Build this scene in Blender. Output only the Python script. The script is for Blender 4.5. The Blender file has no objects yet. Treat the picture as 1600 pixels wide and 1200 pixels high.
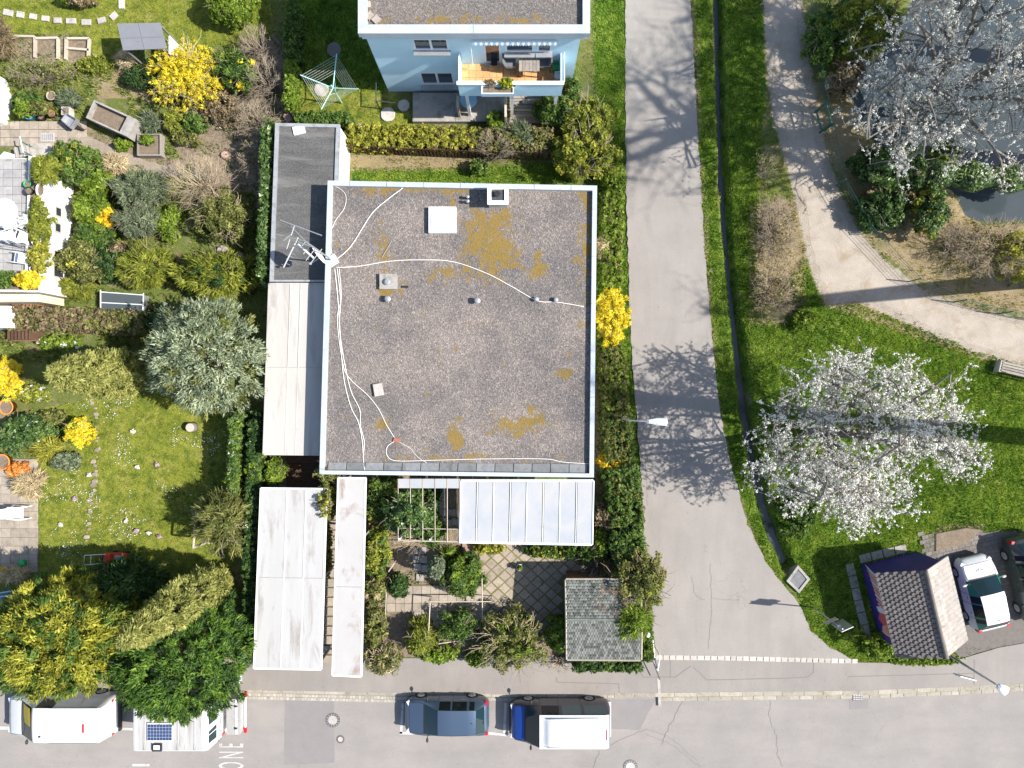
import bpy, math, random
import numpy as np
from mathutils import Vector, Matrix, Euler
random.seed(7)
RNG = np.random.default_rng(11)
SC = bpy.context.scene
COL = SC.collection
R = math.radians
# ---------------------------------------------------------------- camera
H = 35.0; F = 1109.0
cam_d = bpy.data.cameras.new('camera'); cam = bpy.data.objects.new('camera', cam_d); COL.objects.link(cam)
cam_d.sensor_fit = 'HORIZONTAL'; cam_d.angle = 2*math.atan(800/F)
cam_d.clip_end = 1000; cam.location = (0, 0, H); cam.rotation_euler = (0, 0, 0)
SC.camera = cam
# ---------------------------------------------------------------- sky, sun, exposure
EL = R(45.0); AZ = math.atan2(-0.10, 1.0)
world = bpy.data.worlds.new('World'); SC.world = world; world.use_nodes = True
nt = world.node_tree; nt.nodes.clear()
sky = nt.nodes.new('ShaderNodeTexSky'); sky.sky_type = 'NISHITA'; sky.sun_disc = False
sky.sun_elevation = EL; sky.sun_rotation = R(90) - AZ; sky.air_density = 1.0; sky.dust_density = 1.0; sky.ozone_density = 1.0
bg = nt.nodes.new('ShaderNodeBackground'); bg.inputs['Strength'].default_value = 0.118
wo = nt.nodes.new('ShaderNodeOutputWorld')
nt.links.new(sky.outputs[0], bg.inputs['Color']); nt.links.new(bg.outputs[0], wo.inputs['Surface'])
sun_d = bpy.data.lights.new('sun', 'SUN'); sun_d.energy = 4.7; sun_d.angle = R(0.53); sun_d.color = (1.0, 0.955, 0.88)
sun = bpy.data.objects.new('sun', sun_d); COL.objects.link(sun)
SUNV = Vector((math.cos(EL)*math.cos(AZ), math.cos(EL)*math.sin(AZ), math.sin(EL)))
sun.rotation_euler = (-SUNV).to_track_quat('-Z', 'Y').to_euler(); sun.location = SUNV*60
vs = SC.view_settings
SC.display_settings.display_device = 'sRGB'
vs.view_transform = 'Standard'; vs.look = 'None'; vs.gamma = 1.0; vs.exposure = 0.88; vs.use_curve_mapping = False
SC.cycles.max_bounces = 6; SC.cycles.transparent_max_bounces = 8

# ---------------------------------------------------------------- positions from pixels (a pixel is a direction; z is the height of what it touches)
def P(px, py, z=0.0):
    k = (H - z)/F
    return Vector(((px-800)*k, (600-py)*k, z))
def PX(px, py, z=0.0):
    v = P(px, py, z); return (v.x, v.y)
def PP(pts, z=0.0): return [PX(a, b, z) for a, b in pts]

# ---------------------------------------------------------------- materials
MATS = {}
def _nm(name):
    m = bpy.data.materials.new(name); m.use_nodes = True; n = m.node_tree; n.nodes.clear(); MATS[name] = m
    return m, n
def c4(c): return (c[0], c[1], c[2], 1.0)
def ND(n, t, **kw):
    x = n.nodes.new(t)
    for k, v in kw.items():
        if k in x.inputs: x.inputs[k].default_value = v
        else: setattr(x, k, v)
    return x
def mixc(n, f, a, b, bt='MIX'):
    x = n.nodes.new('ShaderNodeMix'); x.data_type = 'RGBA'; x.blend_type = bt
    for s, v in ((0, f), (6, a), (7, b)):
        if hasattr(v, 'is_output'): n.links.new(v, x.inputs[s])
        elif s == 0: x.inputs[0].default_value = v
        else: x.inputs[s].default_value = c4(v)
    return x.outputs[2]
def ramp(n, f, stops):
    x = n.nodes.new('ShaderNodeValToRGB'); e = x.color_ramp.elements
    while len(e) < len(stops): e.new(0.5)
    for i, (p, c) in enumerate(stops):
        e[i].position = p; e[i].color = c4(c) if not isinstance(c, float) else (c, c, c, 1)
    n.links.new(f, x.inputs[0]); return x.outputs[0]
def noise(n, co, scale, detail=4, rough=.6, dist=0.0):
    x = ND(n, 'ShaderNodeTexNoise'); x.inputs['Scale'].default_value = scale; x.inputs['Detail'].default_value = detail
    x.inputs['Roughness'].default_value = rough; x.inputs['Distortion'].default_value = dist
    n.links.new(co, x.inputs['Vector']); return x.outputs['Fac']
def finish(n, col, rough=.8, metal=0.0, spec=.3, bumpf=None, bump=0.0, bdist=.02, coat=0.0, alpha=None):
    b = n.nodes.new('ShaderNodeBsdfPrincipled'); o = n.nodes.new('ShaderNodeOutputMaterial')
    if hasattr(col, 'is_output'): n.links.new(col, b.inputs['Base Color'])
    else: b.inputs['Base Color'].default_value = c4(col)
    if hasattr(rough, 'is_output'): n.links.new(rough, b.inputs['Roughness'])
    else: b.inputs['Roughness'].default_value = rough
    b.inputs['Metallic'].default_value = metal; b.inputs['Specular IOR Level'].default_value = spec; b.inputs['Coat Weight'].default_value = coat
    b.inputs['Coat Roughness'].default_value = .05
    if bumpf is not None and bump > 0:
        u = n.nodes.new('ShaderNodeBump'); u.inputs['Strength'].default_value = bump; u.inputs['Distance'].default_value = bdist
        n.links.new(bumpf, u.inputs['Height']); n.links.new(u.outputs[0], b.inputs['Normal'])
    n.links.new(b.outputs[0], o.inputs['Surface']); return b
def geo(n): return n.nodes.new('ShaderNodeNewGeometry').outputs['Position']
def M(name, c, c2=None, scale=4.0, rough=.8, metal=0.0, spec=.3, bump=0.0, bscale=40.0, rv=0.0, coat=0.0, fine=0.25, dirt=None, dirts=1.2, streak=None):
    """mottled surface: two tones, fine grain, optional stains and piece-to-piece variation"""
    m, n = _nm(name); co = geo(n)
    if streak:
        mp = ND(n, 'ShaderNodeMapping'); mp.inputs['Scale'].default_value = streak; n.links.new(co, mp.inputs['Vector']); co2 = mp.outputs[0]
    else: co2 = co
    c2 = c2 or tuple(x*.8 for x in c)
    f = noise(n, co2, scale, 5, .65)
    col = mixc(n, ramp(n, f, [(.3, 0.0), (.7, 1.0)]), c, c2)
    g = noise(n, co, bscale, 3, .7)
    if fine: col = mixc(n, fine, col, ramp(n, g, [(.3, (.25, .25, .25)), (.7, (1., 1., 1.))]), 'MULTIPLY') if fine < 0 else mixc(n, fine, col, ramp(n, g, [(.25, (.0, .0, .0)), (.75, (1., 1., 1.))]), 'OVERLAY')
    if dirt:
        d = noise(n, co2, dirts, 6, .7, .6)
        col = mixc(n, ramp(n, d, [(.52, 0.0), (.68, .85)]), col, dirt)
    if rv:
        oi = n.nodes.new('ShaderNodeObjectInfo')
        hs = ND(n, 'ShaderNodeHueSaturation'); mr = ND(n, 'ShaderNodeMapRange'); mr.inputs['To Min'].default_value = 1-rv; mr.inputs['To Max'].default_value = 1+rv
        n.links.new(oi.outputs['Random'], mr.inputs['Value']); n.links.new(mr.outputs[0], hs.inputs['Value']); n.links.new(col, hs.inputs['Color']); col = hs.outputs[0]
    finish(n, col, rough, metal, spec, g, bump, coat=coat); return m
LG = (1.45, 1.46, 1.40)
def LM(name, dark, mid, light, tr=.3, rough=.55, spec=.25):
    """leaf material: tone from the leaf's own random value"""
    m, n = _nm(name); dark, mid, light = (tuple(min(x*g*w_, .86) for x, g in zip(c_, LG)) for c_, w_ in ((dark, .7 if 'flower' not in name else 1.), (mid, 1.), (light, 1.18)))
    a = ND(n, 'ShaderNodeAttribute', attribute_name='rnd'); col = ramp(n, a.outputs['Fac'], [(.08, dark), (.5, mid), (.92, light)])
    b = finish(n, col, rough, 0, spec); o = [x for x in n.nodes if x.type == 'OUTPUT_MATERIAL'][0]
    t = n.nodes.new('ShaderNodeBsdfTranslucent'); n.links.new(mixc(n, .5, col, (1., .95, .35), 'MULTIPLY'), t.inputs['Color'])
    x = n.nodes.new('ShaderNodeMixShader'); x.inputs[0].default_value = tr
    n.links.new(b.outputs[0], x.inputs[1]); n.links.new(t.outputs[0], x.inputs[2]); n.links.new(x.outputs[0], o.inputs['Surface']); return m

# ---------------------------------------------------------------- objects
ORG = {}
LABELS = {}
def tag(o, label=None, cat=None, group=None, kind=None):
    if label:
        o['label'] = label
        LABELS.setdefault(label, []).append((o.name, group))
    if cat: o['category'] = cat
    if group: o['group'] = group
    if kind: o['kind'] = kind
    return o
def thing(name, loc, label, cat, group=None, rz=0.0):
    o = bpy.data.objects.new(name, None); COL.objects.link(o); o.location = loc; o.rotation_euler = (0, 0, rz); o.empty_display_size = .2
    ORG[o] = Vector(loc); return tag(o, label, cat, group)
def struct(name, loc=(0, 0, 0)):
    o = bpy.data.objects.new(name, None); COL.objects.link(o); o.location = loc; ORG[o] = Vector(loc); o['kind'] = 'structure'; return o
def link(name, me, mat, parent=None, loc=None):
    o = bpy.data.objects.new(name, me); COL.objects.link(o)
    if mat is not None and len(me.materials) == 0: me.materials.append(mat if not isinstance(mat, str) else MATS[mat])
    if parent is not None:
        o.parent = parent
    if loc is not None: o.location = loc
    return o
class MB:
    def __init__(s): s.v = []; s.f = []
    def add(s, vs_, fs): 
        b = len(s.v); s.v += [tuple(x) for x in vs_]; s.f += [tuple(i+b for i in f) for f in fs]; return s
    def box(s, c, d, rz=0.0, rot=None):
        m = rot if rot is not None else Matrix.Rotation(rz, 3, 'Z')
        c = Vector(c); q = []
        for z in (-.5, .5):
            for x, y in ((-.5, -.5), (.5, -.5), (.5, .5), (-.5, .5)): q.append(c + m @ Vector((x*d[0], y*d[1], z*d[2])))
        return s.add(q, [(3, 2, 1, 0), (4, 5, 6, 7), (0, 1, 5, 4), (1, 2, 6, 5), (2, 3, 7, 6), (3, 0, 4, 7)])
    def prism(s, poly, z0, z1, bev=0.0):
        """vertical prism from (x,y) list; z1 may be a list (sloping top); bev chamfers the top edge"""
        n = len(poly); z1l = z1 if isinstance(z1, (list, tuple)) else [z1]*n
        a = sum(poly[i][0]*poly[(i+1) % n][1]-poly[(i+1) % n][0]*poly[i][1] for i in range(n))
        if a < 0: poly = poly[::-1]; z1l = list(z1l)[::-1]
        if bev <= 0:
            return s.add([(x, y, z0) for x, y in poly]+[(p[0], p[1], z) for p, z in zip(poly, z1l)],
                [tuple(range(n))[::-1], tuple(range(n, 2*n))]+[(i, (i+1) % n, n+(i+1) % n, n+i) for i in range(n)])
        cx = sum(p[0] for p in poly)/n; cy = sum(p[1] for p in poly)/n; q = []
        for i, p in enumerate(poly):
            d = Vector((cx-p[0], cy-p[1])); l = d.length; d = d/l*min(bev*1.3, l*.4) if l > 0 else d; q.append((p[0]+d.x, p[1]+d.y, z1l[i]))
        return s.add([(x, y, z0) for x, y in poly]+[(p[0], p[1], z-bev) for p, z in zip(poly, z1l)]+q,
            [tuple(range(n))[::-1], tuple(range(2*n, 3*n))]+[(i, (i+1) % n, n+(i+1) % n, n+i) for i in range(n)]+[(n+i, n+(i+1) % n, 2*n+(i+1) % n, 2*n+i) for i in range(n)])
    def tube(s, pts, r, n=6, cap=True):
        pts = [Vector(p) for p in pts]; rr = r if isinstance(r, (list, tuple)) else [r]*len(pts)
        b = len(s.v)
        for i, p in enumerate(pts):
            d = (pts[min(i+1, len(pts)-1)]-pts[max(i-1, 0)])
            if d.length < 1e-7: d = Vector((0, 0, 1))
            d.normalize(); u = d.cross(Vector((0, 0, 1)) if abs(d.z) < .95 else Vector((1, 0, 0))).normalized(); w = d.cross(u)
            for k in range(n):
                a = 2*math.pi*k/n; q = p+(u*math.cos(a)+w*math.sin(a))*rr[i]; s.v.append((q.x, q.y, q.z))
        for i in range(len(pts)-1):
            for k in range(n):
                k2 = (k+1) % n; s.f.append((b+i*n+k, b+(i+1)*n+k, b+(i+1)*n+k2, b+i*n+k2))
        if cap: s.f.append(tuple(b+k for k in range(n))); s.f.append(tuple(b+(len(pts)-1)*n+k for k in range(n))[::-1])
        return s
    def lathe(s, c, prof, n=16):
        """prof: list of (r,z)"""
        b = len(s.v); c = Vector(c)
        for r, z in prof:
            for k in range(n):
                a = 2*math.pi*k/n; s.v.append((c.x+r*math.cos(a), c.y+r*math.sin(a), c.z+z))
        for i in range(len(prof)-1):
            for k in range(n):
                k2 = (k+1) % n; s.f.append((b+i*n+k, b+i*n+k2, b+(i+1)*n+k2, b+(i+1)*n+k))
        s.f.append(tuple(b+k for k in range(n))[::-1]); s.f.append(tuple(b+(len(prof)-1)*n+k for k in range(n))); return s
    def grid(s, fn, nu, nv):
        b = len(s.v)
        for i in range(nu+1):
            for j in range(nv+1): s.v.append(tuple(fn(i/nu, j/nv)))
        for i in range(nu):
            for j in range(nv):
                a = b+i*(nv+1)+j; s.f.append((a, a+nv+1, a+nv+2, a+1))
        return s
    def mesh(s, name, off=(0, 0, 0), smooth=False):
        me = bpy.data.meshes.new(name); o = Vector(off)
        me.from_pydata([(v[0]-o.x, v[1]-o.y, v[2]-o.z) for v in s.v], [], s.f); me.update()
        if smooth: me.polygons.foreach_set('use_smooth', [True]*len(me.polygons))
        return me
    def build(s, name, mat, parent=None, smooth=False, local=False):
        """world-space coordinates; placed under its thing or, at top level, with its origin at its base"""
        if parent is not None:
            root = parent
            off = Vector((0, 0, 0)) if local else ORG[root]
            o = link(name, s.mesh(name, off, smooth), mat, parent); ORG[o] = off; return o
        a = np.array(s.v); off = Vector(((a[:, 0].min()+a[:, 0].max())/2, (a[:, 1].min()+a[:, 1].max())/2, a[:, 2].min()))
        o = link(name, s.mesh(name, off, smooth), mat, None, off); ORG[o] = off; return o
def ngon(px, n, py=None): pass
def npmesh(name, V, Fq, off, attr=None, smooth=False):
    """fast mesh: V (N,3), Fq (M,k) all faces with k corners"""
    me = bpy.data.meshes.new(name); V = np.asarray(V, np.float32)-np.asarray(off, np.float32); Fq = np.asarray(Fq, np.int32)
    me.vertices.add(len(V)); me.vertices.foreach_set('co', V.ravel())
    k = Fq.shape[1]; me.loops.add(Fq.size); me.loops.foreach_set('vertex_index', Fq.ravel())
    me.polygons.add(len(Fq)); me.polygons.foreach_set('loop_start', np.arange(0, Fq.size, k, dtype=np.int32))
    try: me.polygons.foreach_set('loop_total', np.full(len(Fq), k, np.int32))
    except Exception: pass
    if smooth: me.polygons.foreach_set('use_smooth', np.ones(len(Fq), bool))
    me.update(calc_edges=True)
    for an, av in (attr or {}).items():
        av = np.asarray(av, np.float32)
        if av.ndim == 1:
            at = me.attributes.new(an, 'FLOAT', 'POINT'); at.data.foreach_set('value', av)
        else:
            at = me.attributes.new(an, 'FLOAT_COLOR', 'POINT'); at.data.foreach_set('color', av.ravel())
    return me
def unit(a): return a/np.maximum(np.linalg.norm(a, axis=1, keepdims=True), 1e-9)
def inpoly(x, y, poly):
    r = np.zeros(x.shape, bool); n = len(poly); j = n-1
    for i in range(n):
        xi, yi = poly[i]; xj, yj = poly[j]
        c = ((yi > y) != (yj > y)) & (x < (xj-xi)*(y-yi)/((yj-yi) if yj != yi else 1e-9)+xi); r ^= c; j = i
    return r
def polydist(x, y, line):
    d = np.full(x.shape, 1e9)
    for (ax, ay), (bx, by) in zip(line[:-1], line[1:]):
        vx, vy = bx-ax, by-ay; t = np.clip(((x-ax)*vx+(y-ay)*vy)/(vx*vx+vy*vy), 0, 1); d = np.minimum(d, np.hypot(x-ax-t*vx, y-ay-t*vy))
    return d
def vnoise(x, y, s, seed=0):
    """cheap smooth value noise"""
    r = np.random.default_rng(seed); T = r.random((128, 128)); u = x*s; v = y*s; i = np.floor(u).astype(int); j = np.floor(v).astype(int); fu = u-i; fv = v-j
    fu = fu*fu*(3-2*fu); fv = fv*fv*(3-2*fv); i %= 128; j %= 128; i2 = (i+1) % 128; j2 = (j+1) % 128
    return (T[i, j]*(1-fu)+T[i2, j]*fu)*(1-fv)+(T[i, j2]*(1-fu)+T[i2, j2]*fu)*fv
# ---------------------------------------------------------------- surface materials
def asphalt(name, c, c2, dark):
    m, n = _nm(name); co = geo(n)
    mp = ND(n, 'ShaderNodeMapping'); mp.inputs['Scale'].default_value = (.35, 1.2, 1) if 'street' in name else (1.2, .25, 1); n.links.new(co, mp.inputs['Vector'])
    col = mixc(n, ramp(n, noise(n, co, .45, 5, .6), [(.35, 0.), (.65, 1.)]), c, c2)
    col = mixc(n, ramp(n, noise(n, mp.outputs[0], 1.3, 5, .65), [(.45, 0.), (.75, .45)]), col, tuple(x*.84 for x in c2))
    g = noise(n, co, 55, 3, .75); col = mixc(n, .22, col, ramp(n, g, [(.25, (0., 0., 0.)), (.75, (1., 1., 1.))]), 'OVERLAY')
    sp = noise(n, co, 7, 2, .5); col = mixc(n, ramp(n, sp, [(.70, 0.), (.76, .5)]), col, dark)
    v = ND(n, 'ShaderNodeTexVoronoi', feature='DISTANCE_TO_EDGE'); v.inputs['Scale'].default_value = .33
    w = ND(n, 'ShaderNodeTexNoise'); w.inputs['Scale'].default_value = 1.6; n.links.new(co, w.inputs['Vector'])
    va = ND(n, 'ShaderNodeVectorMath', operation='ADD'); vm = ND(n, 'ShaderNodeVectorMath', operation='SCALE'); vm.inputs['Scale'].default_value = .9
    n.links.new(w.outputs['Color'], vm.inputs[0]); n.links.new(co, va.inputs[0]); n.links.new(vm.outputs[0], va.inputs[1]); n.links.new(va.outputs[0], v.inputs['Vector'])
    cr = ramp(n, v.outputs[0], [(.0, 1.), (.006, 0.)]); gate = ramp(n, noise(n, co, .35, 2), [(.55, 0.), (.62, .3)])
    mu = ND(n, 'ShaderNodeMath', operation='MULTIPLY'); n.links.new(cr, mu.inputs[0]); n.links.new(gate, mu.inputs[1])
    col = mixc(n, mu.outputs[0], col, dark)
    finish(n, col, .85, 0, .25, g, .35, .01); return m
asphalt('street_asphalt', (.275, .25, .23), (.235, .217, .202), (.14, .13, .12))
asphalt('lane_asphalt', (.285, .258, .235), (.25, .228, .208), (.12, .11, .10))
asphalt('pavement_asphalt', (.265, .238, .215), (.23, .208, .19), (.11, .1, .095))
M('asphalt_patch', (.225, .205, .20), (.20, .185, .18), 2, .85, bump=.3, bscale=60)
M('tar', (.185, .168, .154), rough=.85)
M('road_paint', (.52, .51, .49), (.40, .39, .37), 6, .7, dirt=(.29, .27, .25), dirts=4)
M('sett', (.40, .37, .31), (.30, .27, .22), 9, .85, bump=.5, bscale=35, rv=.18)
M('white_sett', (.47, .43, .38), (.38, .345, .31), 9, .85, bump=.4, bscale=35, rv=.12)
M('kerb_stone', (.36, .33, .27), (.28, .25, .20), 6, .85, bump=.4, bscale=30, rv=.14, dirt=(.2, .18, .11))
M('iron', (.12, .11, .105), (.18, .17, .16), 12, .6, .4)
M('concrete', (.36, .34, .31), (.27, .25, .23), 3, .9, bump=.3, bscale=45, dirt=(.15, .14, .11), dirts=1.5)
M('pale_concrete', (.46, .43, .39), (.36, .33, .30), 3, .9, bump=.25, bscale=45, rv=.1, dirt=(.25, .23, .19), dirts=2)
M('paver', (.36, .305, .25), (.28, .235, .19), 4, .9, bump=.3, bscale=40, rv=.14, dirt=(.20, .18, .12), dirts=2.5)
M('joint_moss', (.17, .145, .075), (.12, .125, .045), 3, .95, bump=.6, bscale=30, fine=.4)
M('diamond_paver', (.34, .285, .23), (.27, .22, .175), 5, .9, bump=.3, bscale=40, rv=.16, dirt=(.18, .17, .10), dirts=2.5)
M('brick_paving', (.185, .165, .145), (.14, .125, .115), 5, .9, bump=.3, bscale=30, rv=.18)
M('slab_grey', (.36, .35, .34), (.29, .28, .275), 3, .85, bump=.2, bscale=40, rv=.12, dirt=(.26, .25, .24), dirts=2)
M('gravel_path', (.39, .34, .285), (.30, .26, .215), 1.1, .95, bump=.6, bscale=28, fine=.4, dirt=(.27, .21, .14), dirts=1.0)
M('soil', (.15, .115, .08), (.21, .165, .12), 3, .95, bump=.8, bscale=18, fine=.4)
M('soil_path', (.30, .25, .20), (.24, .20, .155), 2, .95, bump=.5, bscale=25, fine=.35)
M('white_paint', (.80, .80, .79), (.74, .74, .73), 2, .6)
M('white_wall', (.82, .81, .78), (.76, .75, .72), 1.5, .8, bump=.1, bscale=60)
M('cream_wall', (.70, .58, .43), (.62, .50, .37), 1.5, .8, bump=.1, bscale=60)
M('house_blue', (.56, .76, .85), (.52, .72, .82), 1.0, .75, bump=.1, bscale=50)
M('fascia_blue', (.55, .66, .76), (.50, .62, .72), 1.0, .6)
M('coping', (.43, .475, .52), (.38, .425, .47), .8, .5, .0, .4, dirt=(.33, .37, .41), dirts=1.3)
M('coping_grey', (.40, .41, .42), (.32, .33, .34), 1.5, .55, .3, dirt=(.2, .2, .19), dirts=3)
M('slate_slab', (.19, .195, .20), (.145, .15, .155), 4, .8, bump=.3, bscale=30, rv=.2, dirt=(.10, .10, .095), dirts=3)
M('sheet_white', (.415, .41, .40), (.375, .365, .355), .6, .7, fine=.06, dirt=(.255, .23, .205), dirts=.8, streak=(2.6, .45, 1))
M('sheet_grey', (.46, .44, .41), (.41, .385, .355), .7, .7, fine=.08, dirt=(.30, .27, .24), dirts=.8, streak=(2.5, .4, 1))
M('sheet_rusty', (.42, .41, .40), (.37, .355, .34), .7, .7, fine=.06, dirt=(.225, .155, .12), dirts=.8, streak=(1.0, .55, 1))
M('wood_dark', (.085, .045, .03), (.12, .07, .045), 9, .8, bump=.3, bscale=30, rv=.2)
M('wood_brown', (.26, .14, .08), (.20, .105, .06), 8, .75, bump=.2, bscale=30, rv=.2)
M('wood_grey', (.30, .27, .235), (.22, .195, .17), 8, .85, bump=.3, bscale=30, rv=.18)
M('wood_pale', (.50, .43, .34), (.38, .32, .25), 8, .8, bump=.2, bscale=30, rv=.15)
M('deck_orange', (.62, .34, .15), (.50, .26, .11), 7, .7, bump=.2, bscale=30, rv=.16)
M('bark', (.13, .10, .08), (.20, .16, .125), 9, .9, bump=.9, bscale=22)
M('bark_grey', (.22, .20, .175), (.15, .13, .115), 9, .9, bump=.8, bscale=22)
M('twig', (.23, .18, .13), (.30, .25, .19), 6, .85)
M('twig_red', (.22, .13, .085), (.29, .185, .12), 6, .85)
M('twig_tan', (.42, .34, .23), (.32, .25, .16), 6, .85)
M('cut_wood', (.52, .29, .19), (.38, .2, .13), 9, .8)
M('black_plastic', (.02, .02, .022), (.03, .03, .03), 5, .5)
M('rubber', (.018, .018, .018), (.026, .026, .025), 9, .8)
M('chrome', (.6, .6, .6), (.5, .5, .5), 3, .25, 1.0)
M('galv', (.46, .47, .48), (.38, .39, .40), 6, .45, .6)
M('dark_metal', (.07, .075, .08), (.10, .105, .11), 6, .5, .5)
M('mint_metal', (.42, .70, .68), (.38, .64, .62), 6, .5)
M('green_metal', (.03, .12, .085), (.025, .09, .065), 6, .5)
M('line_wire', (.55, .60, .52), rough=.6)
M('cable_white', (.78, .76, .72), (.66, .63, .58), 5, .6)
M('cable_grey', (.38, .36, .33), rough=.7)
M('terracotta', (.52, .19, .08), (.42, .15, .065), 5, .8)
M('orange_pot', (.70, .25, .07), (.62, .21, .06), 4, .7)
M('blue_pot', (.10, .42, .62), (.09, .36, .54), 4, .4)
M('green_plastic', (.02, .38, .13), (.02, .32, .1), 4, .4)
M('white_plastic', (.82, .82, .80), (.76, .76, .75), 4, .4)
M('red_plastic', (.62, .07, .03), (.55, .06, .03), 4, .35)
M('blue_plastic', (.28, .50, .66), (.25, .45, .6), 4, .4)
M('fabric_grey', (.16, .165, .175), (.13, .135, .14), 2, .8)
M('canvas_grey', (.205, .21, .225), (.18, .185, .2), 1.4, .7, bump=.1, bscale=60)
M('stone', (.42, .36, .30), (.33, .28, .235), 6, .9, bump=.6, bscale=18, rv=.2)
M('brick_red', (.30, .20, .16), (.38, .26, .21), 7, .9, bump=.5, bscale=20, rv=.2)
M('navy_mural', (.018, .022, .13), (.05, .03, .18), 1.2, .7, dirt=(.09, .02, .16), dirts=1.1)
M('mural_pink', (.62, .24, .22), (.70, .36, .25), 6, .7)
M('mural_red', (.50, .06, .05), (.42, .1, .12), 6, .7)
M('mural_pale', (.50, .55, .62), (.6, .5, .5), 6, .7)
M('tile_shaded', (.19, .162, .148), (.145, .125, .115), 7, .85, bump=.4, bscale=30, rv=.16, dirt=(.14, .12, .105), dirts=3)  # kiosk tile, colour darkened for the slope turned from the sun
M('tile_sunlit', (.35, .315, .285), (.29, .26, .235), 5, .85, bump=.3, bscale=30, rv=.14, dirt=(.22, .19, .165), dirts=1.6)  # same tile, sunlight put into the colour for the right slope
M('shingle_green', (.17, .195, .165), (.13, .15, .13), 3, .9, bump=.5, bscale=30, fine=.4, dirt=(.085, .085, .07), dirts=1.4)
M('bitumen', (.075, .074, .072), (.115, .112, .107), 1.4, .9, bump=.5, bscale=26, fine=.75, dirt=(.17, .165, .15), dirts=.8, streak=(.35, 1.8, 1))
M('cable_red', (.35, .13, .09), rough=.7)
def carpaint(name, c, metal=.0, rough=.35):
    m, n = _nm(name); co = geo(n); col = mixc(n, ramp(n, noise(n, co, 3, 4), [(.4, 0.), (.7, .25)]), c, tuple(x*.85+.015 for x in c))
    finish(n, col, rough, metal, .4, coat=.5)
carpaint('paint_slate', (.085, .125, .185), .55, .4); carpaint('paint_blue', (.008, .045, .24)); carpaint('paint_white', (.60, .60, .595))
carpaint('paint_green', (.0, .17, .085)); carpaint('paint_dark', (.055, .065, .065), .3); carpaint('paint_navy', (.03, .035, .06))
def glass(name, c, rough=.05, spec=.8):
    m, n = _nm(name); finish(n, c, rough, 0, spec)
glass('car_glass', (.012, .03, .038), .05, .4); glass('window_glass', (.03, .04, .05), .04); glass('solar_cell', (.035, .06, .14), .25); glass('teal_glass', (.05, .11, .12), .06)
glass('lamp_glass', (.72, .75, .78), .2, .5); glass('dark_glass', (.008, .012, .014), .04, .3)
glass('paper_yellow', (.52, .38, .03), .5, .2); glass('frame_glass', (.07, .085, .09), .08, .5); glass('tail_red', (.45, .01, .02), .15); glass('tail_amber', (.55, .22, .03), .15); glass('head_lamp', (.55, .57, .6), .08)
def poly_sheet():
    m, n = _nm('poly_sheet'); co = geo(n)
    col = mixc(n, ramp(n, noise(n, co, .7, 4, .6, .5), [(.4, 0.), (.7, 1.)]), (.44, .435, .435), (.35, .38, .42))
    b = finish(n, col, .3, 0, .35); b.inputs['Transmission Weight'].default_value = .12
poly_sheet()
def roof_gravel(name, moss, c1, c2):
    m, n = _nm(name); co = geo(n)
    v = ND(n, 'ShaderNodeTexVoronoi'); v.inputs['Scale'].default_value = 24; n.links.new(co, v.inputs['Vector'])
    peb = ramp(n, v.outputs['Color'], [(.0, (.075, .07, .067)), (.35, (.125, .114, .106)), (.7, (.175, .16, .146)), (1., (.30, .275, .25))])
    big = noise(n, co, .30, 6, .7); tone = mixc(n, ramp(n, big, [(.41, 0.), (.59, 1.)]), c1, c2)
    col = mixc(n, 1., peb, tone, 'MULTIPLY')
    f = noise(n, co, 1.7, 8, .75, .4); f2 = noise(n, co, .22, 2, .5)
    sx = ND(n, 'ShaderNodeSeparateXYZ'); n.links.new(co, sx.inputs[0])
    gate = None
    for (cx, cy, rx, ry, w) in moss:     # places where moss has taken hold
        a = ND(n, 'ShaderNodeVectorMath', operation='SUBTRACT'); n.links.new(co, a.inputs[0]); a.inputs[1].default_value = (cx, cy, 0)
        b2 = ND(n, 'ShaderNodeVectorMath', operation='MULTIPLY'); n.links.new(a.outputs[0], b2.inputs[0]); b2.inputs[1].default_value = (1/rx, 1/ry, 0)
        l = ND(n, 'ShaderNodeVectorMath', operation='LENGTH'); n.links.new(b2.outputs[0], l.inputs[0])
        q = ND(n, 'ShaderNodeMapRange'); q.inputs['From Min'].default_value = 1.25; q.inputs['From Max'].default_value = .2; q.inputs['To Max'].default_value = w; n.links.new(l.outputs['Value'], q.inputs['Value'])
        if gate is None: gate = q.outputs[0]
        else:
            mx = ND(n, 'ShaderNodeMath', operation='MAXIMUM'); n.links.new(gate, mx.inputs[0]); n.links.new(q.outputs[0], mx.inputs[1]); gate = mx.outputs[0]
    if gate is not None:
        fm = ND(n, 'ShaderNodeMath', operation='MULTIPLY_ADD'); n.links.new(f, fm.inputs[0]); fm.inputs[1].default_value = 1.9; fm.inputs[2].default_value = -.47; ad = ND(n, 'ShaderNodeMath', operation='ADD'); n.links.new(fm.outputs[0], ad.inputs[0]); n.links.new(gate, ad.inputs[1])
        mm = ramp(n, ad.outputs[0], [(.69, 0.), (.78, .95)])
        mc = mixc(n, noise(n, co, 2.2, 3), (.20, .135, .012), (.27, .16, .03))
        mc = mixc(n, ramp(n, noise(n, co, 9, 4, .7), [(.35, .0), (.7, .75)]), mc, mixc(n, .6, (.10, .085, .03), peb))
        col = mixc(n, mm, col, mc)
    finish(n, col, .95, 0, .2, v.outputs['Distance'], .8, .02)
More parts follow.
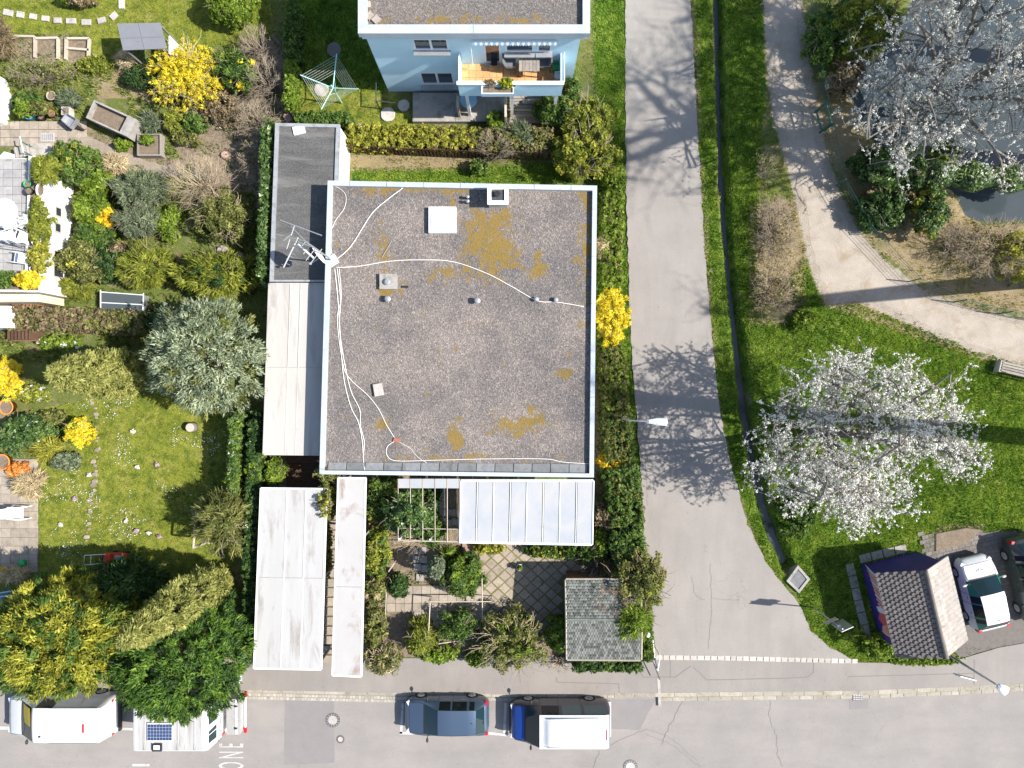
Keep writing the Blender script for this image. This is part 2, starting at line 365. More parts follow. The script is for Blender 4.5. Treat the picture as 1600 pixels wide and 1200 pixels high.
mo = [(*PX(765, 375, 3.1), 1.5, 2.2, .42), (*PX(790, 405, 3.1), 1.0, .8, .4), (*PX(815, 660, 3.1), 1.6, .75, .42), (*PX(712, 680, 3.1), .5, .8, .42), (*PX(600, 385, 3.1), .6, 1.1, .36),
      (*PX(596, 660, 3.1), .35, .5, .4), (*PX(885, 582, 3.1), .5, .3, .42), (*PX(700, 425, 3.1), .9, .5, .33), (*PX(640, 292, 3.1), 5.0, .42, .30), (*PX(918, 400, 3.1), .5, 5., .26), (*PX(708, 320, 3.1), .25, .6, .4), (*PX(710, 715, 3.1), 6., .25, .22), (*PX(838, 415, 3.1), .4, .9, .37), (*PX(605, 452, 3.1), .9, .5, .3)]
roof_gravel('roof_gravel', mo, (1.36, 1.27, 1.23), (.92, .905, .93)); roof_gravel('roof_gravel_plain', [(*PX(740, 42, 5.5), 6, .25, .25)], (1.05, 1.0, .97), (.95, .95, .96))
def ground_mat():
    m, n = _nm('ground'); co = geo(n)
    a = ND(n, 'ShaderNodeAttribute', attribute_name='zone'); s = ND(n, 'ShaderNodeSeparateColor'); n.links.new(a.outputs['Color'], s.inputs[0])
    n1 = noise(n, co, .9, 6, .7, .3); n2 = noise(n, co, 4.5, 5, .7); n3 = noise(n, co, 22, 4, .75)
    def gatef(src, lo=.42, hi=.6):
        ad = ND(n, 'ShaderNodeMath', operation='ADD'); n.links.new(src, ad.inputs[0]); mr = ND(n, 'ShaderNodeMapRange'); mr.inputs['To Min'].default_value = -.28; mr.inputs['To Max'].default_value = .28
        n.links.new(n2, mr.inputs['Value']); n.links.new(mr.outputs[0], ad.inputs[1]); return ramp(n, ad.outputs[0], [(lo, 0.), (hi, 1.)])
    wild = ramp(n, n1, [(.30, (.19, .155, .08)), (.42, (.14, .145, .045)), (.52, (.10, .135, .03)), (.66, (.24, .20, .115))])
    ly = ramp(n, n1, [(.3, (.14, .165, .024)), (.5, (.20, .22, .032)), (.7, (.29, .265, .07))])
    lg = ramp(n, n1, [(.3, (.07, .135, .016)), (.5, (.115, .185, .024)), (.72, (.21, .23, .05))])
    wr = ramp(n, noise(n, co, .75, 7, .75), [(.56, 0.), (.68, .75)]); ly = mixc(n, wr, ly, (.30, .255, .10)); lg = mixc(n, wr, lg, (.24, .22, .07))
    pt = ramp(n, noise(n, co, 2.6, 5, .7), [(.36, 1.), (.56, 0.)])
    ly = mixc(n, pt, ly, (.075, .115, .016)); lg = mixc(n, pt, lg, (.03, .075, .01))
    so = ramp(n, n2, [(.3, (.15, .115, .08)), (.5, (.215, .17, .12)), (.7, (.29, .235, .165))])
    col = mixc(n, gatef(s.outputs[0]), wild, ly); col = mixc(n, gatef(s.outputs[1]), col, lg); col = mixc(n, gatef(s.outputs[2]), col, so)
    gv = ND(n, 'ShaderNodeAttribute', attribute_name='grav'); gcol = mixc(n, ramp(n, noise(n, co, 1.1, 5, .65), [(.3, 0.), (.7, 1.)]), (.39, .34, .285), (.30, .26, .215))
    gcol = mixc(n, ramp(n, noise(n, co, 1.0, 6, .7, .6), [(.52, 0.), (.68, .85)]), gcol, (.27, .21, .14))
    dry = ramp(n, n1, [(.3, (.30, .235, .15)), (.6, (.235, .185, .10)), (.8, (.16, .15, .06))])
    ga = gatef(a.outputs['Alpha']); col = mixc(n, ga, col, dry)
    gad = ND(n, 'ShaderNodeMath', operation='ADD'); gmr = ND(n, 'ShaderNodeMapRange'); gmr.inputs['To Min'].default_value = -.45; gmr.inputs['To Max'].default_value = .45; n.links.new(noise(n, co, 2.4, 7, .75), gmr.inputs['Value']); n.links.new(gv.outputs['Fac'], gad.inputs[0]); n.links.new(gmr.outputs[0], gad.inputs[1])
    col = mixc(n, ramp(n, gad.outputs[0], [(.42, 0.), (.58, 1.)]), col, gcol)
    col = mixc(n, .5, col, ramp(n, n3, [(.25, (0., 0., 0.)), (.75, (1., 1., 1.))]), 'OVERLAY')
    finish(n, col, .95, 0, .15, n3, .9, .05)
ground_mat()
def water_mat():
    m, n = _nm('water'); co = geo(n); g = noise(n, co, 3, 3)
    finish(n, mixc(n, noise(n, co, .8, 4), (.035, .05, .06), (.06, .072, .075)), .08, 0, .4, g, .12, .02)
water_mat()
# ---------------------------------------------------------------- ground zones (pixels on the ground plane)
LANE = [(976, -500), (978, 0), (977, 120), (978, 300), (984, 480), (990, 600), (999, 700), (1007, 850), (1018, 960), (1024, 1024),
        (1334, 1033), (1298, 1012), (1266, 985), (1250, 945), (1222, 912), (1196, 876), (1168, 820), (1149, 750), (1131, 680), (1117, 580), (1108, 470), (1100, 380), (1093, 250), (1085, 110), (1079, 0), (1074, -500)]
PAVE = [(-900, 1020), (375, 1030), (1024, 1026), (1334, 1035), (1420, 1036), (1500, 1030), (1560, 1012), (1600, 1005), (2500, 950), (2500, 1010), (1600, 1071), (1500, 1077), (1340, 1083), (960, 1087), (620, 1083), (375, 1078), (-900, 1078)]
ROAD = [(-900, 1078), (375, 1078), (620, 1083), (960, 1087), (1340, 1083), (1500, 1077), (1600, 1071), (2500, 1010), (2500, 1700), (-900, 1700)]
PATH = [(1180, -400), (1190, 0), (1198, 110), (1207, 180), (1222, 240), (1240, 300), (1252, 360), (1268, 430), (1290, 478), (1340, 472), (1400, 498), (1470, 532), (1540, 560), (1600, 572), (2000, 640), (2000, 560), (1600, 498), (1520, 482), (1440, 452), (1385, 408), (1342, 358), (1312, 300), (1292, 230), (1274, 150), (1262, 60), (1254, 0), (1246, -400)]
STREAM = [(1118, -300), (1124, 0), (1127, 150), (1131, 260), (1137, 360), (1146, 460), (1157, 560), (1166, 640), (1180, 720), (1196, 790), (1214, 845), (1232, 884)]
POND = [(1325, 140), (1340, 90), (1400, 20), (1480, -60), (1700, -120), (2100, -120), (2100, 330), (1720, 335), (1620, 350), (1545, 352), (1512, 340), (1492, 300), (1420, 262), (1356, 214)]
Z_LY = [[(60, 640), (150, 620), (330, 605), (372, 660), (365, 910), (60, 900)], [(0, -50), (420, -50), (420, 60), (300, 75), (150, 55), (0, 52)], [(458, 60), (610, 130), (650, 195), (545, 200), (470, 180)], [(135, 50), (200, 60), (190, 105), (140, 95)]]
Z_LG = [[(1080, -300), (1112, -300), (1120, 300), (1160, 640), (1232, 920), (1262, 985), (1250, 945), (1196, 876), (1149, 750), (1117, 580), (1100, 380), (1085, 110)],
        [(1122, -300), (1185, -300), (1196, 120), (1185, 320), (1180, 460), (1150, 470), (1132, 300)], [(1150, 455), (1262, 420), (1265, 530), (1165, 600)], [(1255, 400), (1290, 480), (1340, 475), (1600, 575), (1900, 640), (1900, 835), (1470, 830), (1460, 900), (1400, 1036), (1334, 1033), (1262, 985), (1240, 900), (1180, 700), (1170, 560), (1230, 500)],
        [(925, -300), (978, -300), (978, 300), (1000, 700), (1020, 1030), (940, 1030), (930, 300)], [(550, 262), (700, 262), (900, 255), (930, 285), (550, 285)], [(440, -60), (600, -60), (606, 145), (462, 135)]]  # last zone: blue house's cast shadow put into the lawn as darker green
Z_SOIL = [[(10, 55), (140, 58), (140, 95), (10, 95)], [(0, 190), (120, 190), (210, 235), (290, 250), (280, 275), (160, 245), (60, 225), (0, 230)], [(300, 150), (420, 120), (430, 300), (330, 300), (270, 230)], [(568, 745), (760, 745), (760, 1030), (568, 1030)], [(750, 850), (1000, 850), (1000, 1030), (750, 1030)],
          [(410, 640), (570, 640), (570, 1060), (396, 1060)], [(380, 60), (450, 60), (440, 440), (410, 440)], [(930, 600), (975, 600), (1005, 1020), (930, 1020)], [(1462, 822), (1540, 820), (1545, 850), (1465, 870)]]
Z_DRY = [[(545, 243), (745, 243), (745, 268), (545, 265)], [(1262, 130), (1320, 120), (1360, 215), (1480, 290), (1545, 352), (1640, 350), (1640, 500), (1520, 482), (1440, 452), (1342, 358), (1292, 230)], [(1170, 320), (1250, 310), (1262, 430), (1255, 500), (1170, 510)],
         [(140, 110), (240, 110), (260, 160), (150, 150)], [(1290, 478), (1340, 470), (1600, 572), (1600, 585), (1440, 530), (1330, 492)], [(1090, 0), (1079, 0), (1093, 250), (1108, 470), (1117, 580), (1122, 580), (1098, 250)], [(1112, 20), (1124, 20), (1122, 110), (1112, 100)]]
def zone_fn(x, y):
    def z(polys): return np.clip(sum(inpoly(x, y, PP(p)).astype(float) for p in polys), 0, 1)
    return z(Z_LY), z(Z_LG), z(Z_SOIL), z(Z_DRY)
stream_w = PP(STREAM); pond_w = PP(POND); road_w = PP(ROAD); lane_w = PP(LANE); pave_w = PP(PAVE); path_w = PP(PATH)
def height(x, y):
    h = -.05*vnoise(x, y, .8, 3)-.03*vnoise(x, y, 3.1, 4)-.004
    d = polydist(x, y, stream_w); d = d+.10*(vnoise(x, y, 1.4, 8)-.5); d = d+np.clip((y-.5)/4, 0, 1)*.10; h -= np.clip((.42-d)/.26, 0, 1)*.78
    ip = inpoly(x, y, pond_w); dp = polydist(x, y, pond_w+[pond_w[0]])
    h -= np.where(ip, np.clip(dp/.6, 0, 1)*.75+.1, np.clip((.4-dp)/.4, 0, 1)*.1)
    h = np.where((inpoly(x, y, path_w)) | (polydist(x, y, path_w+[path_w[0]]) < .3), -.004, h)
    h = np.where(inpoly(x, y, road_w), -.17, h)
    return h
def build_ground():
    xs = np.concatenate([[-400, -200, -100, -60], np.arange(-34, 34.01, .2), [60, 100, 200, 400]]); ys = np.concatenate([[-400, -200, -100, -50], np.arange(-24, 24.01, .2), [50, 100, 200, 400]])
    X, Y = np.meshgrid(xs, ys, indexing='ij'); x = X.ravel(); y = Y.ravel(); ins = (abs(x) < 35) & (abs(y) < 25)
    hz = np.where(ins, height(x, y), -.05); hz = np.where((~ins) & (y < -15), -.17, hz)
    a, b, c, d = zone_fn(x, y); nx, ny = X.shape; i = np.arange(nx*ny).reshape(nx, ny)
    Fq = np.stack([i[:-1, :-1], i[1:, :-1], i[1:, 1:], i[:-1, 1:]], -1).reshape(-1, 4)
    me = npmesh('ground', np.stack([x, y, hz], 1), Fq, (0, 0, 0), {'zone': np.stack([a, b, c, d], 1), 'grav': np.clip(.5+np.where(inpoly(x, y, path_w), 1, -1)*polydist(x, y, path_w+[path_w[0]])/.9, 0, 1)}, True)
    o = link('ground', me, 'ground'); o['kind'] = 'structure'
build_ground()
def sheet(name, poly, z, mat, parent=None, jitter=0.0, thick=.0):
    if jitter:
        q = []
        for (a, b) in zip(poly, poly[1:]+poly[:1]):
            L = math.hypot(b[0]-a[0], b[1]-a[1]); k = max(1, min(120, int(L/.25)))
            for t in range(k):
                f = t/k; q.append((a[0]+(b[0]-a[0])*f+random.uniform(-jitter, jitter), a[1]+(b[1]-a[1])*f+random.uniform(-jitter, jitter)))
        poly = q
    b = MB(); b.prism(poly, z-max(thick, .06), z)
    o = b.build(name, mat, parent)
    if parent is None: o['kind'] = 'structure'; 
    return o
road = sheet('road', road_w, -.10, 'street_asphalt')
lane = sheet('lane', lane_w, .010, 'lane_asphalt', jitter=.04)
pave = sheet('pavement', pave_w, .006, 'pavement_asphalt', thick=.2)
gpath = sheet('garden_path', PP([(96, 204), (132, 210), (180, 230), (232, 253), (300, 266), (330, 272), (330, 284), (296, 281), (225, 272), (172, 250), (120, 232), (84, 227)]), .008, 'soil_path', None, .05)
def shrink(poly, d):
    n = len(poly); a = sum(poly[i][0]*poly[(i+1) % n][1]-poly[(i+1) % n][0]*poly[i][1] for i in range(n)); s = 1 if a > 0 else -1; out = []
    for i in range(n):
        p, q, r = Vector(poly[i-1]), Vector(poly[i]), Vector(poly[(i+1) % n]); e = ((q-p).normalized()+(r-q).normalized()).normalized(); v = q+Vector((-e.y, e.x))*s*d; out.append((v.x, v.y))
    return out
path = sheet('gravel_path', shrink(path_w, .42), .001, 'gravel_path', jitter=.12)
def strip(b, pts, w, z):
    """thin flat ribbon along pixel points"""
    q = [P(x, y, 0) for x, y in pts]
    for p0, p1 in zip(q[:-1], q[1:]):
        d = (p1-p0); d.z = 0; nrm = Vector((-d.y, d.x, 0)).normalized()*w/2
        b.add([(p0.x+nrm.x, p0.y+nrm.y, z), (p0.x-nrm.x, p0.y-nrm.y, z), (p1.x-nrm.x, p1.y-nrm.y, z), (p1.x+nrm.x, p1.y+nrm.y, z)], [(0, 1, 2, 3)])
def wob(pts, a=2.0, k=7):
    r = random.Random(hash(tuple(pts[0])) & 255); q = []
    for p0, p1 in zip(pts[:-1], pts[1:]):
        for t in range(k): f = t/k; q.append((p0[0]+(p1[0]-p0[0])*f+r.uniform(-a, a), p0[1]+(p1[1]-p0[1])*f+r.uniform(-a, a)))
    return q+[pts[-1]]
for pts, w in (([(1205, 1092), (1203, 1120), (1213, 1150), (1216, 1180), (1224, 1200)], .035), ([(945, 1170), (1010, 1140), (1050, 1155), (1090, 1190)], .03), ([(1070, 1090), (1045, 1140), (1034, 1165)], .045), ([(1010, 1148), (1050, 1165), (1095, 1200)], .03), ([(468, 1196), (440, 1290)], .03), ([(937, 1176), (925, 1210)], .04)):
    b = MB(); strip(b, wob(pts, 1.5, 11), w*.6, -.094); b.build('crack', 'tar', road)
for pts, w in (([(1110, 880), (1112, 960), (1106, 1015)], .035), ([(1112, 935), (1150, 938), (1155, 937)], .03), ([(1080, 900), (1086, 930), (1102, 938)], .03), ([(1008, 700), (1012, 790)], .02)):
    b = MB(); strip(b, wob(pts, 1.2, 11), w*.6, .015); b.build('crack', 'tar', lane)
for pts, w in (([(870, 1058), (870, 1066), (967, 1068), (967, 1083)], .03), ([(1000, 1050), (1006, 1058), (1055, 1058), (1080, 1040)], .03), ([(1047, 1032), (1047, 1058)], .03), ([(1083, 1042), (1104, 1062), (1180, 1061), (1262, 1058), (1271, 1050), (1271, 1034)], .03), ([(1325, 1057), (1520, 1052)], .03), ([(1522, 1030), (1522, 1070)], .03)):
    b = MB(); strip(b, wob(pts, .4, 4), w, .011); b.build('joint', 'tar', pave)
sheet('patch', PP([(444, 1092), (545, 1092), (523.5, 1194), (443, 1194)] if 0 else [(444, 1092), (521, 1092), (522, 1194), (443, 1196)]), -.096, 'asphalt_patch', road, .01, .002)
sheet('patch', PP([(1328, 1092), (1358, 1090), (1358, 1108), (1329, 1110)]), -.095, 'asphalt_patch', road, .0, .002)
sheet('patch', PP([(950, 1094), (1025, 1094), (1000, 1142), (948, 1140)]), -.096, 'asphalt_patch', road, .02, .002)
for (x, y, r, nm) in ((520, 1125, .36, 'manhole_cover'), (532, 1155, .2, 'valve_cover'), (985, 1198, .36, 'manhole_cover')):
    p = P(x, y, -.1); b = MB(); b.lathe((p.x, p.y, -.11), [(r, 0), (r, .022), (r*.93, .024)], 24); mc = b.build(nm, 'iron', road)
    b = MB(); b.lathe((p.x, p.y, -.09), [(r*.62, 0), (r*.62, .008)], 20); b.build('lid', 'pale_concrete', mc)
    for k in range(14):
        a = k*2*math.pi/14; b = MB(); b.box((p.x+r*.78*math.cos(a), p.y+r*.78*math.sin(a), -.082), (.09*r/.36, .035*r/.36, .01), a); b.build('rib', 'galv', mc) if r > .3 else None
# painted letters and bay markings
tx = bpy.data.curves.new('letters', 'FONT'); tx.body = 'ZONE'; tx.size = 1.0; tx.extrude = .0015; tx.align_x = 'RIGHT'; tx.space_character = 1.55
to = bpy.data.objects.new('tmp', tx); COL.objects.link(to); dg = bpy.context.evaluated_depsgraph_get(); me = bpy.data.meshes.new_from_object(to.evaluated_get(dg)); bpy.data.objects.remove(to)
p = P(380, 1161, -.1); me.transform(Matrix.Translation(Vector((p.x, p.y, -.094))-ORG[road]) @ Matrix.Rotation(R(90), 4, 'Z') @ Matrix.Diagonal((.50, 1.75, 1, 1))); me.materials.clear()
link('lettering', me, 'road_paint', road); 
for pts, w in (([(629, 1100), (626, 1148)], .13), ([(624, 1147), (646, 1147)], .13), ([(790, 1100), (788, 1148)], .13), ([(762, 1147), (792, 1150)], .13), ([(-40, 1139), (24, 1139)], .16), ([(182, 1140), (206, 1141)], .12), ([(948, 1096), (951, 1106)], .14), ([(205, 1197), (232, 1197)], .12)):
    b = MB(); strip(b, pts, w, -.093); b.build('bay_marking', 'road_paint', road)
# setts, kerbs and drains
kerb = struct('kerb')
def stones(name, pts, L, w, z0, z1, mat, parent, gap=.012, off=0.0, jit=.15, lim=300):
    q = [P(x, y, 0) for x, y in pts]; n = 0
    for p0, p1 in zip(q[:-1], q[1:]):
        d = p1-p0; T = d.length; d.normalize(); nr = Vector((-d.y, d.x, 0)); t = 0
        while t < T-.02 and n < lim:
            l = min(L*random.uniform(1-jit, 1+jit), T-t); c = p0+d*(t+l/2)+nr*off
            b = MB(); hw = w/2*random.uniform(.93, 1.0); hl = l/2-gap/2
            poly = [(c.x+d.x*a*hl+nr.x*e*hw+random.uniform(-.006, .006), c.y+d.y*a*hl+nr.y*e*hw+random.uniform(-.006, .006)) for a, e in ((-1, -1), (1, -1), (1, 1), (-1, 1))]
            b.prism(poly, z0, z1+random.uniform(-.006, .006), .012); b.build(name, mat, parent); t += l; n += 1
stones('kerb_stone', [(376, 1079), (620, 1084), (960, 1088)], .95, .14, -.2, .012, 'kerb_stone', kerb, off=-.02)
stones('kerb_stone', [(960, 1087), (1340, 1083), (1500, 1077), (1600, 1071), (1660, 1067)], 1.0, .22, -.2, .014, 'kerb_stone', kerb, off=.02)
stones('gutter_stone', [(1030, 1094), (1340, 1090), (1500, 1084), (1600, 1078)], .6, .2, -.2, -.085, 'kerb_stone', kerb)
gut = struct('sett_gutter')
stones('sett', [(377, 1086), (620, 1092)], .155, .15, -.25, -.082, 'sett', gut); stones('sett', [(377, 1091.5), (620, 1097)], .155, .15, -.25, -.085, 'sett', gut); stones('sett', [(620, 1092), (955, 1096)], .3, .15, -.25, -.084, 'sett', gut, lim=60)
thr = struct('sett_row'); stones('sett', [(1024, 1027), (1150, 1028.5), (1340, 1033)], .33, .24, -.1, .022, 'white_sett', thr, .03)
b = MB(); strip(b, [(1029, 1060), (1031, 1104)], .14, .0165); b.build('drain_strip', 'pale_concrete', pave)
dr = thing('street_drain', P(1340, 1089, -.1), 'black iron drain grate set in the gutter below the timber-sided kiosk'.replace('timber-sided ', 'mural '), 'drain')
p = P(1340, 1089, -.1); b = MB(); b.box((p.x, p.y, -.085), (.5, .34, .03)); b.build('frame', 'iron', dr)
for i in range(4):
    for j in range(3):
        b = MB(); b.box((p.x-.18+i*.12, p.y-.1+j*.1, -.068), (.085, .03, .012)); b.build('bar', 'galv', dr)
# stream and pond
def stream_water():
    q = [Vector((a, c, -.62)) for a, c in stream_w]; b = MB()
    L = []; Rr = []
    for i, p in enumerate(q):
        d = (q[min(i+1, len(q)-1)]-q[max(i-1, 0)]).normalized(); nn = Vector((-d.y, d.x, 0))*(.2 if p.y < 1 else .13); L.append(p+nn); Rr.append(p-nn)
    for i in range(len(q)-1): b.add([L[i], L[i+1], Rr[i+1], Rr[i]], [(0, 1, 2, 3)])
    o = b.build('stream', 'water'); o['kind'] = 'structure'
stream_water()
b = MB(); b.add([(x, y, -.42) for x, y in pond_w], [tuple(range(len(pond_w)))]); o = b.build('pond', 'water'); o['kind'] = 'structure'
# grass and ground cover, stuff nobody could count
def tufts(name, n, test, hh, w, mat, label, zf=None, cl=.0, seed=1, nb=3):
    r = np.random.default_rng(seed); x = r.uniform(-27, 28, n*6); y = r.uniform(-19, 20, n*6); k = test(x, y)
    if cl: k &= vnoise(x, y, 1.3, seed+5)*.6+vnoise(x, y, 4.1, seed+6)*.4 > cl
    x = x[k][:n]; y = y[k][:n]; n = len(x); z = height(x, y)
    V = []; rn = np.clip(.40*vnoise(x, y, .9, seed+9)+.45*vnoise(x, y, 3.7, seed+3)+.35*r.random(n)-.1, 0, 1); A = []
    for i in range(nb):
        a = r.uniform(0, 6.283, n); hgt = hh*r.uniform(.5, 1.25, n); lean = r.uniform(.1, .9, n)*hgt; ww = w*r.uniform(.6, 1.3, n); o = r.uniform(-.05, .05, (n, 2))
        ca, sa = np.cos(a), np.sin(a)
        p1 = np.stack([x+o[:, 0]-sa*ww, y+o[:, 1]+ca*ww, z-.01], 1); p2 = np.stack([x+o[:, 0]+sa*ww, y+o[:, 1]-ca*ww, z-.01], 1); p3 = np.stack([x+o[:, 0]+ca*lean, y+o[:, 1]+sa*lean, z+hgt], 1)
        V.append(np.stack([p1, p2, p3], 1).reshape(-1, 3)); A.append(np.repeat(np.clip(rn+r.uniform(-.12, .12, n), 0, 1), 3))
    V = np.concatenate(V); A = np.concatenate(A); me = npmesh(name, V, np.arange(len(V)).reshape(-1, 3), (0, 0, 0), {'rnd': A})
    o = link(name, me, mat); tag(o, label, 'grass', kind='stuff'); return o
LM('grass_yellow', (.09, .115, .012), (.195, .215, .028), (.31, .285, .07), .35, .7)
LM('grass_green', (.05, .115, .009), (.135, .22, .02), (.29, .33, .06), .35, .7)
LM('grass_dry', (.20, .155, .08), (.31, .25, .14), (.42, .36, .22), .3, .8)
LM('leaf_cover', (.045, .075, .015), (.095, .135, .025), (.17, .19, .05), .3, .7)
def hard(x, y):
    k = np.zeros(x.shape, bool)
    for p in (lane_w, pave_w, road_w): k |= inpoly(x, y, p)
    for p in HARD: k |= inpoly(x, y, PP(p))
    k |= polydist(x, y, stream_w) < .17; k |= inpoly(x, y, pond_w) & (polydist(x, y, pond_w+[pond_w[0]]) > .3); return k
HARD = [[(427, 150+60), (546, 200), (546, 300), (905, 300), (905, 740), (920, 840), (720, 840), (400, 1050), (425, 440)], [(600, -300), (890, -300), (890, 195), (645, 195), (600, 140)], [(0, 200), (110, 200), (110, 465), (0, 500)], [(0, 715), (58, 715), (58, 900), (0, 900)], [(885, 905), (1000, 905), (985, 1020), (885, 1020)], [(1375, 905), (1475, 895), (1600, 830), (1600, 1005), (1400, 1020)],
        [(605, 915), (760, 915), (760, 1000), (605, 1000)], [(400, 720), (500, 720), (570, 1060), (396, 1060)], [(135, 165), (160, 155), (212, 190), (195, 215)]]
def t_ly(x, y): return (zone_fn(x, y)[0] > .5) & ~hard(x, y)
def t_lg(x, y): return (zone_fn(x, y)[1] > .5) & ~hard(x, y) & ~(inpoly(x, y, path_w) & (polydist(x, y, path_w+[path_w[0]]) > .5*vnoise(x, y, 1.7, 92)))
def t_wild(x, y):
    a, b_, c, d = zone_fn(x, y); return (a+b_+c < .5) & ~hard(x, y) & ~inpoly(x, y, path_w)
def t_dry(x, y):
    dp = polydist(x, y, path_w+[path_w[0]]); e = dp < .45*vnoise(x, y, 2.3, 91)
    return ((zone_fn(x, y)[3] > .5) & ~hard(x, y) & ~inpoly(x, y, path_w)) | e
def t_soil(x, y): return (zone_fn(x, y)[2] > .5) & ~hard(x, y) & ~inpoly(x, y, path_w)
tufts('lawn_grass', 80000, t_ly, .06, .014, 'grass_yellow', 'short yellow-green mown grass of the garden lawns', seed=21)
tufts('meadow_grass', 110000, t_lg, .10, .020, 'grass_green', 'lush green grass of the verges, stream banks and park lawn', seed=22)
tufts('wild_grass', 30000, t_wild, .11, .016, 'grass_yellow', 'rough patchy grass and weeds between the garden shrubs', cl=.5, seed=23)
tufts('dry_grass', 12000, t_dry, .12, .012, 'grass_dry', 'dry tan grass and leaf litter beside the gravel path and pond', cl=.42, seed=24)
tufts('ground_cover', 26000, t_soil, .08, .035, 'leaf_cover', 'low weeds and leafy ground cover on the bare garden soil', cl=.50, seed=25)
tufts('undergrowth', 30000, lambda x, y: t_wild(x, y) & (x < -12) & (y > 1), .16, .04, 'leaf_cover', 'mixed leafy undergrowth filling the upper left garden beds', cl=.46, seed=27)
def daisies():
    r = np.random.default_rng(5); x = r.uniform(-24, -14, 26000); y = r.uniform(-10, -.5, 26000)
    k = t_ly(x, y) & (vnoise(x, y, 1.1, 77)*.65+vnoise(x, y, 3.3, 78)*.35 > .60); x = x[k][:900]; y = y[k][:900]; z = height(x, y)+.07; s = r.uniform(.012, .026, len(x))
    V = np.stack([np.stack([x-s, y, z], 1), np.stack([x, y-s, z], 1), np.stack([x+s, y, z], 1), np.stack([x, y+s, z], 1)], 1).reshape(-1, 3)
    me = npmesh('daisies', V, np.arange(len(V)).reshape(-1, 4), (0, 0, 0)); tag(link('daisies', me, 'white_paint'), 'tiny white daisies scattered over the left garden lawn', 'flowers', kind='stuff')
daisies()
# ---------------------------------------------------------------- helpers for buildings
def inset(poly, d):
    """inset a convex polygon given as list of (x,y)"""
    n = len(poly); a = sum(poly[i][0]*poly[(i+1) % n][1]-poly[(i+1) % n][0]*poly[i][1] for i in range(n)); s = 1 if a > 0 else -1; L = []
    dd = d if isinstance(d, (list, tuple)) else [d]*n
    for i in range(n):
        p = Vector(poly[i]); q = Vector(poly[(i+1) % n]); e = (q-p).normalized(); nr = Vector((-e.y, e.x))*s; L.append((p+nr*dd[i], e))
    out = []
    for i in range(n):
        (p, e), (q, f) = L[i-1], L[i]; c = e.x*f.y-e.y*f.x; w = q-p; t = (w.x*f.y-w.y*f.x)/c; r = p+e*t; out.append((r.x, r.y))
    return out
def lerp2(a, b, t): return (a[0]+(b[0]-a[0])*t, a[1]+(b[1]-a[1])*t)
def bil(q, u, v):
    """q: TL,TR,BR,BL ; u to the right, v downward"""
    return lerp2(lerp2(q[0], q[1], u), lerp2(q[3], q[2], u), v)
def ring(name, outer, inner, z0, z1, mat, parent):
    """one mitred piece per side"""
    n = len(outer)
    for i in range(n):
        j = (i+1) % n; b = MB(); b.prism([outer[i], outer[j], inner[j], inner[i]], z0, z1); b.build(name, mat, parent)
def posts(pts, z, r, mat, parent, name='post', z0=0.0):
    for (x, y) in pts:
        b = MB(); b.box((x, y, (z+z0)/2), (r, r, z-z0)); b.build(name, mat, parent)
# ---------------------------------------------------------------- bungalow
HZ = 3.3
bo = PP([(512, 282), (933, 290), (928, 746), (499, 741)], HZ)
bung = thing('bungalow', P(720, 515, 0), 'flat-roofed bungalow with mossy grey gravel roof and pale blue edging in the centre', 'house')
bi = inset(bo, [.22, .20, .17, .20]); bw = inset(bo, .38)
b = MB(); b.prism(bw, -.05, 2.86); b.build('wall', 'white_wall', bung)
b = MB(); b.prism(inset(bo, .035), 2.861, 3.07); roof = b.build('roof', 'roof_gravel', bung)
ring('coping', bo, bi, 2.95, HZ, 'coping', bung)
for i in range(4):
    j = (i+1) % 4; a, c = inset(bo, .03)[i], inset(bo, .03)[j]; ai, ci = inset(bo, .09)[i], inset(bo, .09)[j]
    b = MB(); b.prism([a, c, ci, ai], 2.72, 2.949); b.build('fascia', 'fascia_blue', bung)
def on_roof(px, py, z=3.07): return P(px, py, z)
q = [PX(513, 722, 3.1), PX(918, 725, 3.1), PX(918, 741, 3.1), PX(511, 738, 3.1)]
for i in range(14):
    b = MB(); u0 = i/14+.0012; u1 = (i+1)/14-.0012; d = random.uniform(-.01, .015); b.prism([bil(q, u0, d), bil(q, u1, d), bil(q, u1, 1), bil(q, u0, 1)], 3.071, 3.118+random.uniform(-.008, .01), .01); b.build('edge_slab', 'slate_slab', roof)
for i in range(7):   # joints in the coping sheets
    c = lerp2(bo[0], bo[1], (i+.6)/7.3); b = MB(); b.box((c[0], c[1]-.105, HZ+.004), (.035, .22, .012)); b.build('joint_cover', 'coping_grey', bung)
for i in range(6):
    c = lerp2(bo[1], bo[2], (i+.5)/6.2); b = MB(); b.box((c[0]-.095, c[1], HZ+.004), (.2, .035, .012)); b.build('joint_cover', 'coping_grey', bung)
# skylight
p = on_roof(691, 343, 3.35); sk = MB(); sk.box((p.x, p.y, 3.19), (1.22, 1.16, .24)); sk_o = sk.build('skylight', 'white_plastic', roof)
def dome(u, v):
    w = (1-(2*u-1)**4)*(1-(2*v-1)**4); return (p.x+(u-.5)*1.14, p.y+(v-.5)*1.08, 3.312+.13*w)
b = MB(); b.grid(dome, 10, 10); b.build('dome', 'white_plastic', roof, True)
